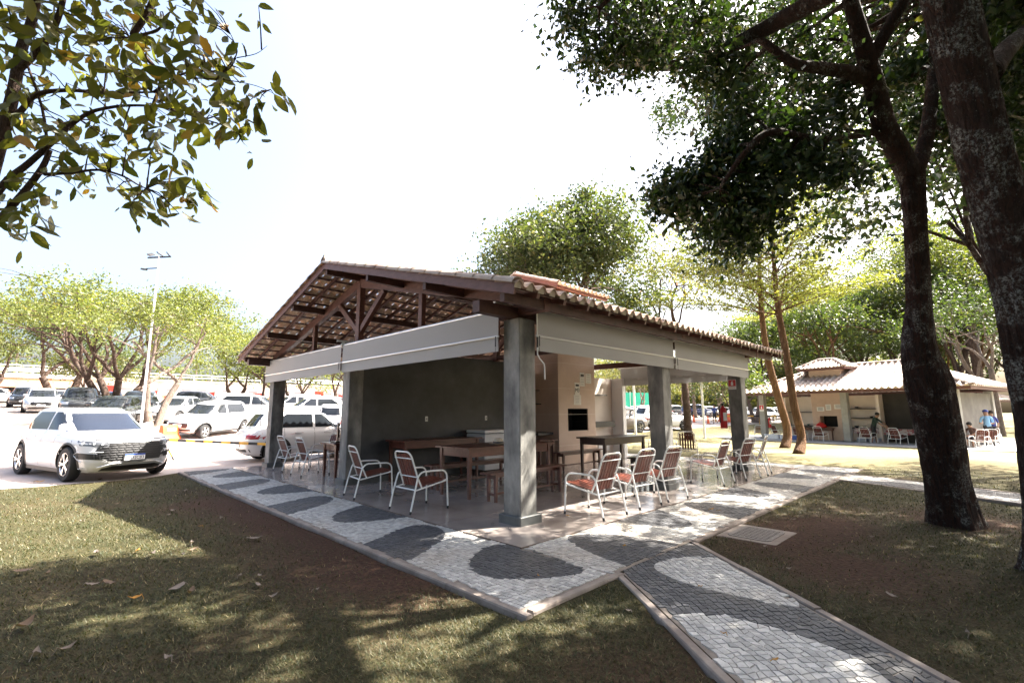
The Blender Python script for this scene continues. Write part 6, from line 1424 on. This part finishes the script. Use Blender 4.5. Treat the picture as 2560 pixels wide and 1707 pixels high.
for p, q in (((x0, y0, ze), (ra, ym, zr_)), ((x1, y0, ze), (rb, ym, zr_)), ((x0, y1, ze), (ra, ym, zr_)), ((x1, y1, ze), (rb, ym, zr_)), ((ra, ym, zr_), (rb, ym, zr_))):
    ridge_caps('hip_tile', fp, Vector(p)+Vector((0, 0, .06)), Vector(q)+Vector((0, 0, .06)), M['clay_w'], .11)
caproof(fp, 2.0, 4.8, .55, 2.45, 4.42, [M['clay_w'], M['clay_w']], .55)
# pavement round it
m_ = MB(); c4 = [fw(-2.2, -2.3), fw(12.6, -2.3), fw(12.6, 11), fw(-2.2, 11)]
n = 24; m_.grid([[Vector((c4[0].lerp(c4[1], i/n).lerp(c4[3].lerp(c4[2], i/n), j/n).x, c4[0].lerp(c4[1], i/n).lerp(c4[3].lerp(c4[2], i/n), j/n).y, -.30 if True else 0)) for i in range(n+1)] for j in range(n+1)])
m_.grid([[fw(-2.2+14.8*i/n, -2.3, 0), fw(-2.2+14.8*i/n, -2.3, -.2)] for i in range(n+1)])
M['pave_f'] = pm('far_paving', (.22, .22, .215), (.36, .35, .335), .8, .8, c3=(.16, .16, .165), c3scale=.5)
o = m_.build('pavement', M['pave_f']); o['kind'] = 'structure'
for v in o.data.vertices:
    if v.co.z > -.45: v.co.z = max(-.30, H(v.co.x, v.co.y)+.03)
# furniture of the far pavilion
FC = 'white tube chairs around the far pavilion'
def fchair(px, depth, yaw, label, z=None):
    v = at(px, 1080, depth); chair(v.x, v.y, yaw, W_+label, FC, -.30 if z is None else z)
fchair(2050, 28.2, -14, 'in front of the far grill, back to the camera')
fchair(1998, 29.0, -22, 'beside the slender trunk before the far grill')
fchair(2168, 26.4, -18, 'left one before the flowered tablecloth, back to the camera')
fchair(2242, 25.2, -24, 'right one before the flowered tablecloth, back to the camera')
fchair(2312, 24.2, -20, 'half hidden by the forked trunk before the tablecloth')
fchair(1944, 30.8, -110, 'behind the slender trunks, seen from its back slats')
fchair(1898, 31.5, 20, 'left of the first far pavilion pillar')
fchair(2448, 22.2, 160, 'seen from the side beside the seated person')
fchair(2472, 22.8, 165, 'behind the one next to the seated person')
fchair(2480, 24.4, 170, 'outermost by the people standing at the far pavilion')
# table with flowered cloth
tv = at(2215, 1080, 26.3); tp = Vector((tv.x, tv.y, -.30)) + Vector((.978, -.208, 0))*.9
tt = make_table(3.3, .9, .80, M['twood'], 'long table under the flowered cloth in the far pavilion', tp, -102, 'tables in the far pavilion')
M['cloth'] = pm('flowered_cloth', (.50, .44, .44), (.30, .07, .08), 6, .8, lo=.5, hi=.58)
cl_o = empty('tablecloth', tp, R(-102), 'red and white flowered cloth draped over the long far table', 'tablecloth')
m_ = MB(); n = 30; ring = []
for zz_, e in ((.806, 0.), (.80, .02), (.62, .035), (.50, .05)):
    row = []
    for i in range(4):
        (ax, ay), (bx_, by_) = [((-1, -1), (1, -1)), ((1, -1), (1, 1)), ((1, 1), (-1, 1)), ((-1, 1), (-1, -1))][i]
        for k in range(n):
            t = k/n; w_ = 1+.012*math.sin(k*1.3+i)*(zz_ < .79); row.append(((ax+(bx_-ax)*t)*(1.66+e)*w_, (ay+(by_-ay)*t)*(.46+e)*(1+.05*math.sin(k*1.1+i*2)*(zz_ < .79)), zz_+.03*math.sin(k*.8+i)*(zz_ < .55)))
    ring.append(row)
for r_ in ring: r_.append(r_[0])
m_.grid(ring); m_.add(ring[0][:-1], [tuple(range(4*n))]); m_.build('cloth_sheet', M['cloth'], cl_o, 'all')
v = at(2043, 1080, 29.6); make_table(2.2, .8, .8, M['twood'], 'red brown table in front of the far grill', Vector((v.x, v.y, -.3)), -102, 'tables in the far pavilion')
fb = fw(3.1, .75, .505); o = empty('red_bag', fb, FA, 'red bag lying on the table before the far grill', 'bag'); m_ = MB(); m_.lathe([(0, 0), (.26, .0), (.30, .08), (.24, .2), (.12, .29), (0, .31)], 14); m_.build('bag_body', M['red'], o, True); m_ = MB(); m_.tube([(-.1, 0, .28), (-.08, 0, .36), (.08, 0, .36), (.1, 0, .28)], .012, 6); m_.build('strap', M['red'], o)
for v_ in (fb,): o.location = (v_.x, v_.y, -.30+.802)
for px, lb in ((1922, 'row of pale storage boxes under the far pavilion edge, with a blue one'), ): pass
def crate(p, lb, mat, s_=(.5, .36, .3)):
    o = empty('storage_box', p, FA, lb, 'box', 'boxes on the far pavilion floor'); m_ = MB(); m_.bbox((-s_[0]/2, -s_[1]/2, 0), (s_[0]/2, s_[1]/2, s_[2]*.86), .02); m_.build('box_body', mat, o); m_ = MB(); m_.bbox((-s_[0]*.52, -s_[1]*.53, s_[2]*.86), (s_[0]*.52, s_[1]*.53, s_[2]), .015); m_.build('lid', M['white'], o)
M['blueb'] = pm('blue_plastic', (.05, .12, .4), rough=.4); M['greyb'] = pm('pale_blue_plastic', (.35, .40, .46), rough=.4)
crate(fw(5.25, .75, 0), 'left pale blue crate below the far white shelves', M['greyb']); crate(fw(5.8, .8, 0), 'right pale blue crate below the far white shelves', M['greyb'])
crate(fw(.55, -.1, 0), 'white box beside the first far pillar', M['white'], (.9, .4, .34)); crate(fw(1.35, -.1, 0), 'white box with blue neighbour behind the slender trunk', M['white'], (.5, .4, .34)); crate(fw(1.9, -.05, 0), 'blue box behind the slender trunk', M['blueb'], (.4, .4, .36))
for x, z, w_, h_, lb in ((3.0, 1.92, .42, .26, 'white sheet low on the far chimney, leftmost'), (3.45, 2.02, .30, .36, 'white printed sheet in the middle of the far chimney'), (4.0, 2.06, .44, .28, 'white sheet highest on the far chimney, rightmost')):
    o = empty('notice_paper', fw(x, 1.095, z), FA, lb, 'paper', 'papers on the far chimney'); m_ = MB(); m_.box((-w_/2, -.004, -h_/2), (w_/2, 0, h_/2)); m_.build('sheet', M['paper'], o); m_ = MB()
    for k in range(4): m_.box((-w_*.35, -.007, h_*(.3-.18*k)-.012), (w_*.32, -.005, h_*(.3-.18*k)+.012))
    m_.build('printed_text', M['greyink'], o)
fsign(face_to(fw(0, -.176, 2.0), fw(1, 0, 0)-fw(0, 0, 0), (0, 0, 1)), 'red and white fire sign on the first far pavilion pillar', .3)
extinguisher(fw(.30, .1, .75), 'red fire extinguisher beside the first far pavilion pillar', 1.1)
o = empty('notice_paper', fw(9.66, -.18, 1.35), FA, 'white notice on the right corner pillar of the far pavilion', 'paper'); m_ = MB(); m_.box((-.13, -.004, -.19), (.13, 0, .19)); m_.build('sheet', M['paper'], o)
m_ = MB(); [m_.box((-.09, -.007, .10-.07*k), (.08, -.005, .115-.07*k)) for k in range(4)]; m_.build('printed_text', M['greyink'], o)
for k, (x, z, r_) in enumerate(((4.7, .82, .12), (5.1, .82, .10), (5.5, 1.40, .1), (4.8, 1.95, .11), (1.4, .9, .13), (2.0, .9, .1))):
    o = empty('bowl', fw(x, 1.5, z+.006), 0, ['dark bowl on the lower far shelf, left', 'dark bowl on the lower far shelf, right', 'dark bowl on the middle far shelf', 'dark bowl on the top far shelf', 'green bowl on the far counter left of the chimney', 'small green bowl on the far counter by the chimney'][k], 'bowl', 'bowls on the far shelves'); m_ = MB(); m_.lathe([(0, .01), (r_*.5, 0), (r_, r_*.8), (r_*.92, r_*.8), (r_*.45, .03), (0, .03)], 14); m_.build('bowl_body', M['black'] if k < 4 else pm('green_bowl', (.03, .12, .08), rough=.4), o, True)
# third pavilion, mostly hidden
v = at(2452, 1050, 37); tpv = empty('picnic_pavilion', (v.x, v.y, -.35), R(-115), 'third pavilion, only its low tiled corner showing right of the forked trunk', 'pavilion')
for z, x0, x1, y0, y1 in ((2.6, -3.4, 1.5, -1.2, 3.6),):
    caproof(tpv, x0, x1, y0, y1, z, [M['clay_w'], M['clay_w']], .8)
for x in (-2.9, 1.0):
    for y in (-.8, 3.1): m_ = MB(); m_.bbox((x-.15, y-.15, 0), (x+.15, y+.15, 2.5), .01); m_.build('pillar', M['pillar_f'], tpv)
m_ = MB(); m_.box((-3.2, -1, -.2), (1.3, 3.4, 0)); m_.build('floor_slab', M['floor'], tpv)

# ------------------------------------------------------------------ people
def person(label, loc, rz, shirt, legs, hair, pose='stand', lean=0., arm=None, cap=None, skin=(.30, .17, .11), shorts=True, sc=1.):
    """one skinned body; x is forward"""
    S = pm('skin_tone', skin, rough=.5); A = pm('shirt_cloth', shirt, rough=.85); B_ = pm('trouser_cloth', legs, rough=.85); Sh = pm('shoe', (.05, .05, .05), rough=.6)
    v, e, r_ = [], [], []
    def add(p, rad, par=None): v.append(Vector(p)); r_.append(rad); (e.append((par, len(v)-1)) if par is not None else None); return len(v)-1
    hp = .93 if pose != 'sit' else .50
    L_ = lambda z: math.sin(lean)*(z)        # forward shift of the upper body with lean
    up = lambda z, x=0.: (x*math.cos(lean)+math.sin(lean)*z, 0, hp+math.cos(lean)*z-x*math.sin(lean))
    pel = add((0, 0, hp), .135); w1_ = add(up(.14), .125, pel); ch_ = add(up(.34), .145, w1_); nk = add(up(.50), .06, ch_); n2 = add(up(.56, .01), .052, nk); hd1 = add(up(.64, .03), .082, n2); hd2 = add(up(.72, .025), .088, hd1); add(up(.79, .01), .05, hd2); add(up(.655, .115), .014, hd1)
    for s_ in (1, -1):
        x, _, z = up(.455); sh = add((x, s_*.13, z), .07, nk); s2 = add((x, s_*.19, z-.03), .058, sh)
        el_, wr_ = (arm or {}).get(s_, ((x-.02, s_*.25, z-.30), (x+.06, s_*.25, z-.54)))
        a = add(Vector((x, s_*.19, z-.03)).lerp(Vector(el_), .5), .05, s2); b = add(el_, .042, a); c = add(Vector(el_).lerp(Vector(wr_), .55), .036, b); d = add(wr_, .026, c)
        dv = (Vector(wr_)-Vector(el_)).normalized(); sd = dv.cross(Vector((0, s_, .2))).normalized(); pm_ = add(Vector(wr_)+dv*.06, .034, d)
        for k in range(4):
            q = Vector(wr_)+dv*.095+sd*(.021*(k-1.5)); f0 = add(q, .0095, pm_); f1_ = add(q+dv*(.04-.005*abs(k-1.5))+Vector((0, -s_*.008, 0)), .0085, f0); add(q+dv*.066+Vector((0, -s_*.024, 0)), .0075, f1_)
        q = Vector(wr_)+dv*.04-sd*.035; f0 = add(q, .0105, pm_); add(q+dv*.035-sd*.02, .009, f0)
        if pose == 'sit': kn, an = (.44, s_*.13, .49), (.42, s_*.12, .08)
        elif pose == 'walk': kn, an = ((.14, s_*.09, .5), (.05, s_*.09, .09)) if s_ > 0 else ((.02, s_*.09, .49), (-.22, s_*.09, .14))
        else: kn, an = (.02, s_*.11, .49), (-.02+.06*s_, s_*.13, .085)
        th = add((0, s_*.095, hp-.06), .10, pel); t2 = add(Vector((0, s_*.095, hp-.06)).lerp(Vector(kn), .5), .082, th); k_ = add(kn, .058, t2); cf = add(Vector(kn).lerp(Vector(an), .35), .056, k_); a_n = add(an, .036, cf)
        f_ = add(Vector(an)+Vector((.03, 0, -.045)), .04, a_n); add(Vector(an)+Vector((.16, s_*.02, -.055)), .03, f_)
    me = bpy.data.meshes.new('person'); me.from_pydata([tuple(p) for p in v], e, []); o = bpy.data.objects.new('person', me); COL.objects.link(o)
    md = o.modifiers.new('skin', 'SKIN'); 
    for i, sv_ in enumerate(me.skin_vertices[0].data): sv_.radius = (r_[i], r_[i]); sv_.use_root = (i == 0)
    o.modifiers.new('sub', 'SUBSURF').levels = 1
    dg = bpy.context.evaluated_depsgraph_get(); dg.update(); m2 = bpy.data.meshes.new_from_object(o.evaluated_get(dg)); o.modifiers.clear(); o.data = m2
    m2.materials.clear(); [m2.materials.append(q) for q in (S, A, B_, Sh)]
    kinds = []
    for i, p in enumerate(v): kinds.append(p)
    P_ = np.array([tuple(p) for p in v]); lab = []
    for pl_ in m2.polygons:
        c = np.array(pl_.center); i = int(np.argmin(((P_-c)**2).sum(1)-np.array(r_)**2*1.0))
        lab.append(i)
    # which skeleton vertex carries which material
    per = (len(v)-9)//2; mt = [2, 1, 1, 1, 0, 0, 0, 0, 0]
    for s_ in range(2):
        arm_n = 6+1+12+2; mt += [1, 1, 1]+[0]*(arm_n-3)+[2, 2, 2 if shorts else 2, 0 if shorts else 2, 0 if shorts else 2, 3, 3]
    mt = mt[:len(v)]
    for pl_, i in zip(m2.polygons, lab): pl_.material_index = mt[i]; pl_.use_smooth = True
    o.location = loc; o.rotation_euler = (0, 0, rz); o.scale = (sc,)*3; tag(o, label, 'person')
    hx = Vector(up(.73, .015)); m_ = MB(); m_.X = Matrix.Translation(hx) @ Matrix.Rotation(lean, 4, 'Y')
    if cap:
        m_.lathe([(.107, -.01), (.108, .03), (.09, .075), (.05, .105), (0, .112)], 16); m_.X = m_.X @ Matrix.Translation((.1, 0, .0)); m_.lathe([(0, .008), (.085, .0), (0, -.004)], 14); m_.build('cap', pm('cap_cloth', cap, rough=.8), o, True)
    else:
        m_.lathe([(.098, -.05), (.105, .0), (.102, .04), (.085, .078), (.045, .102), (0, .108)], 14); h_ = m_.build('hair', pm('hair_dark', hair, rough=.8), o, True); h_.location = (-.02, 0, 0)
    return o
v = at(1986, 1080, 27.2); v = at(2172, 1080, 27.4)
person('man in dark green shirt and shorts bending over the flowered table in the far pavilion', Vector((*(fw(5.95, .35).xy), -.29)), R(-105), (.025, .045, .03), (.03, .03, .028), (.02, .015, .012), lean=.38, arm={1: ((.45, .24, 1.08), (.62, .20, .88)), -1: ((.46, -.24, 1.08), (.68, -.20, .90))})
person('person in light blue shirt and blue cap standing with their back turned at the right', Vector((*(at(2471, 1080, 23.6).xy), -.29)), R(20), (.20, .38, .58), (.03, .03, .035), (.02, .02, .02), cap=(.03, .05, .22), shorts=False, arm={1: ((.03, .25, 1.10), (.22, .08, 1.14)), -1: ((.03, -.25, 1.10), (.22, -.08, 1.12))}, sc=1.04)
person('person in dark blue shirt standing behind the one in light blue', Vector((*(at(2484, 1080, 24.6).xy), -.29)), R(35), (.03, .04, .18), (.02, .02, .025), (.03, .02, .015), shorts=False, sc=1.02)
person('seated person in brown shirt with dark curly hair at the corner of the far pavilion', Vector((*(at(2437, 1080, 23.2).xy), -.30)), R(150), (.13, .075, .06), (.03, .03, .035), (.015, .012, .01), pose='sit', lean=.45, arm={1: ((.36, .22, .68), (.50, .12, .62)), -1: ((.36, -.22, .68), (.50, -.12, .62))}, sc=1.0)
chair(*(at(2437, 1080, 23.2).xy), 150, W_+'under the seated person in brown', FC, -.30)
wv = gd(1780, 44.5); person('man in dark blue top and shorts walking on the far road, seen small', Vector((wv.x, wv.y, wv.z+.01)), R(55), (.03, .05, .16), (.02, .02, .025), (.02, .015, .012), pose='walk')

# ------------------------------------------------------------------ fallen leaves and grass
def dry_leaf(L, curl, seed):
    r_ = random.Random(seed); m_ = MB(); rows = []
    for i in range(7):
        t = i/6; w_ = L*.24*math.sin(math.pi*min(1, .06+.94*t)**.85)*(1 if i < 6 else .05); z = curl*L*(4*(t-.5)**2)*.35
        rows.append([(L*(t-.5), y*w_, z+abs(y)*w_*.55*curl+.012+r_.uniform(0, .008)) for y in (-1, -.5, 0, .5, 1)])
    m_.grid(rows); m_.tube([(-L*.5, 0, rows[0][2][2]), (-L*.68, .01, .01)], .0025, 4, cap=False); return m_
lv_protos = []
M['lf_dry2'] = leafm('grey_dry_leaf', (.13, .10, .08), (.24, .20, .175), None, .15, .8, 1.)
M['lf_dry3'] = leafm('orange_dry_leaf', (.36, .16, .03), (.45, .24, .05), None, .25, .7, 1.)
spots = [(60, 1430, .30, 0), (120, 1436, .2, 0), (275, 1462, .26, 0), (230, 1465, .2, 1), (205, 1305, .14, 1), (240, 1385, .2, 1), (400, 1250, .26, 1), (290, 1262, .2, 0), (435, 1278, .24, 1), (420, 1289, .14, 1), (555, 1299, .24, 1), (500, 1317, .12, 2), (640, 1348, .30, 1), (615, 1350, .22, 1), (480, 1360, .22, 1), (380, 1388, .22, 1), (455, 1390, .12, 1), (600, 1443, .14, 1), (645, 1466, .16, 1), (650, 1442, .14, 1), (440, 1474, .30, 1), (475, 1486, .2, 0), (335, 1500, .18, 2), (680, 1497, .18, 1), (790, 1478, .12, 1), (460, 1230, .2, 1), (360, 1205, .2, 1), (345, 1378, .16, 2), (85, 1645, .24, 1), (60, 1570, .3, 0), (165, 1630, .2, 1), (420, 1650, .16, 1), (250, 1200, .2, 0), (100, 1206, .3, 3), (85, 1205, .2, 0), (95, 1250, .2, 0), (480, 1378, .2, 0),
         (2230, 1493, .2, 1), (1970, 1425, .14, 1), (1910, 1368, .12, 1), (1985, 1300, .14, 1), (2080, 1233, .18, 0), (1780, 1275, .2, 3), (1795, 1280, .16, 0), (1925, 1278, .16, 0), (2180, 1345, .12, 1), (1560, 1368, .1, 3), (1940, 1655, .1, 3), (1808, 1588, .07, 3), (1753, 1470, .07, 3), (1570, 1530, .1, 1), (1060, 1376, .12, 1), (1418, 1291, .12, 3), (1346, 1443, .06, 3), (2330, 1370, .12, 1), (2420, 1590, .14, 1)]
mats_ = [M['lf_dry'], M['lf_dry2'], M['lf_dry3'], M['lf_dry3']]
where = {0: 'brown curled', 1: 'grey curled', 2: 'orange yellow', 3: 'orange'}
for i, (px, py, L, mk) in enumerate(spots):
    p = G(px, py, -.06)
    for _ in range(4): p = G(px, py, H(p.x, p.y)+.02)
    onp = (p.x > -1.2 and p.y > -1.2) or ((p.xy-P0).dot(PN) > 0 and (p.xy-P0).dot(PN) < PW and p.y < -1.1)
    if onp: p = G(px, py, .0)
    o = dry_leaf(L*.52, rnd.uniform(.3, 1.1), i).build('fallen_leaf', mats_[mk], None, 'all'); o.location = (p.x, p.y, p.z); o.rotation_euler = (rnd.uniform(-.12, .12), rnd.uniform(-.12, .12), rnd.uniform(0, 6.28))
    ground_w = 'the paving' if onp else 'the left lawn' if px < 1200 else 'the right lawn'
    tag(o, f'{where[mk]} dry leaf lying on {ground_w}', 'leaf', f'{where[mk]} dry leaves on {ground_w}')
# grass blades
N = 850000
rr = 1.4*np.exp(rng.uniform(0, 1, N)*math.log(17/1.4)); aa = YAW+rng.uniform(-R(62), R(62), N)
X = CAMP.x+rr*np.cos(aa); Y = CAMP.y+rr*np.sin(aa)
bad = ((X > -1.30) & (X < 11.7) & (Y > -1.30) & (Y < 11.4)) | (np.array([y > ylot(x)-.02 for x, y in zip(X, Y)]))
for A, N_, Wd in ((P0, PN, PW), (Q0, QN, QW)):
    tt_ = (X-A.x)*N_.x+(Y-A.y)*N_.y; bad |= (tt_ > -.12) & (tt_ < Wd+.12) & (Y < -1.1)
bad |= (np.abs(X-2.57) < .44) & (np.abs(Y+1.62) < .38)
keep = ~bad & (rng.uniform(0, 1, N) > (rr-9)/8) & (rng.uniform(0, 1, N) > soil(X, Y)*.97) & (rng.uniform(0, 1, N) < .35+.9*vnoise(X, Y, 3.1, 8)); X, Y, rr = X[keep], Y[keep], rr[keep]; n = len(X)
gi = np.clip(np.searchsorted(gx, X)-1, 0, nx-2); gj = np.clip(np.searchsorted(gy, Y)-1, 0, ny-2)
tx = (X-gx[gi])/(gx[gi+1]-gx[gi]); ty = (Y-gy[gj])/(gy[gj+1]-gy[gj])
Z = ZZ[gj, gi]*(1-tx)*(1-ty)+ZZ[gj, gi+1]*tx*(1-ty)+ZZ[gj+1, gi]*(1-tx)*ty+ZZ[gj+1, gi+1]*tx*ty-.004
an = rng.uniform(0, 2*np.pi, n); Lg = (.026+.0020*rr)*rng.uniform(.5, 1.4, n); tl_ = rng.uniform(.6, 1.42, n); wg_ = (.0016+.0005*rr)*rng.uniform(.7, 1.3, n)
dx, dy = np.cos(an), np.sin(an); V_ = np.empty((n, 3, 3)); s_ = np.stack([-dy, dx, 0*dx], 1)*wg_[:, None]; b_ = np.stack([X, Y, Z], 1)
V_[:, 0] = b_-s_; V_[:, 1] = b_+s_; V_[:, 2] = b_+np.stack([dx*np.sin(tl_), dy*np.sin(tl_), np.cos(tl_)], 1)*Lg[:, None]
go = np_mesh('grass', V_.reshape(-1, 3), np.arange(n*3).reshape(-1, 3), M['grass']); go['kind'] = 'stuff'
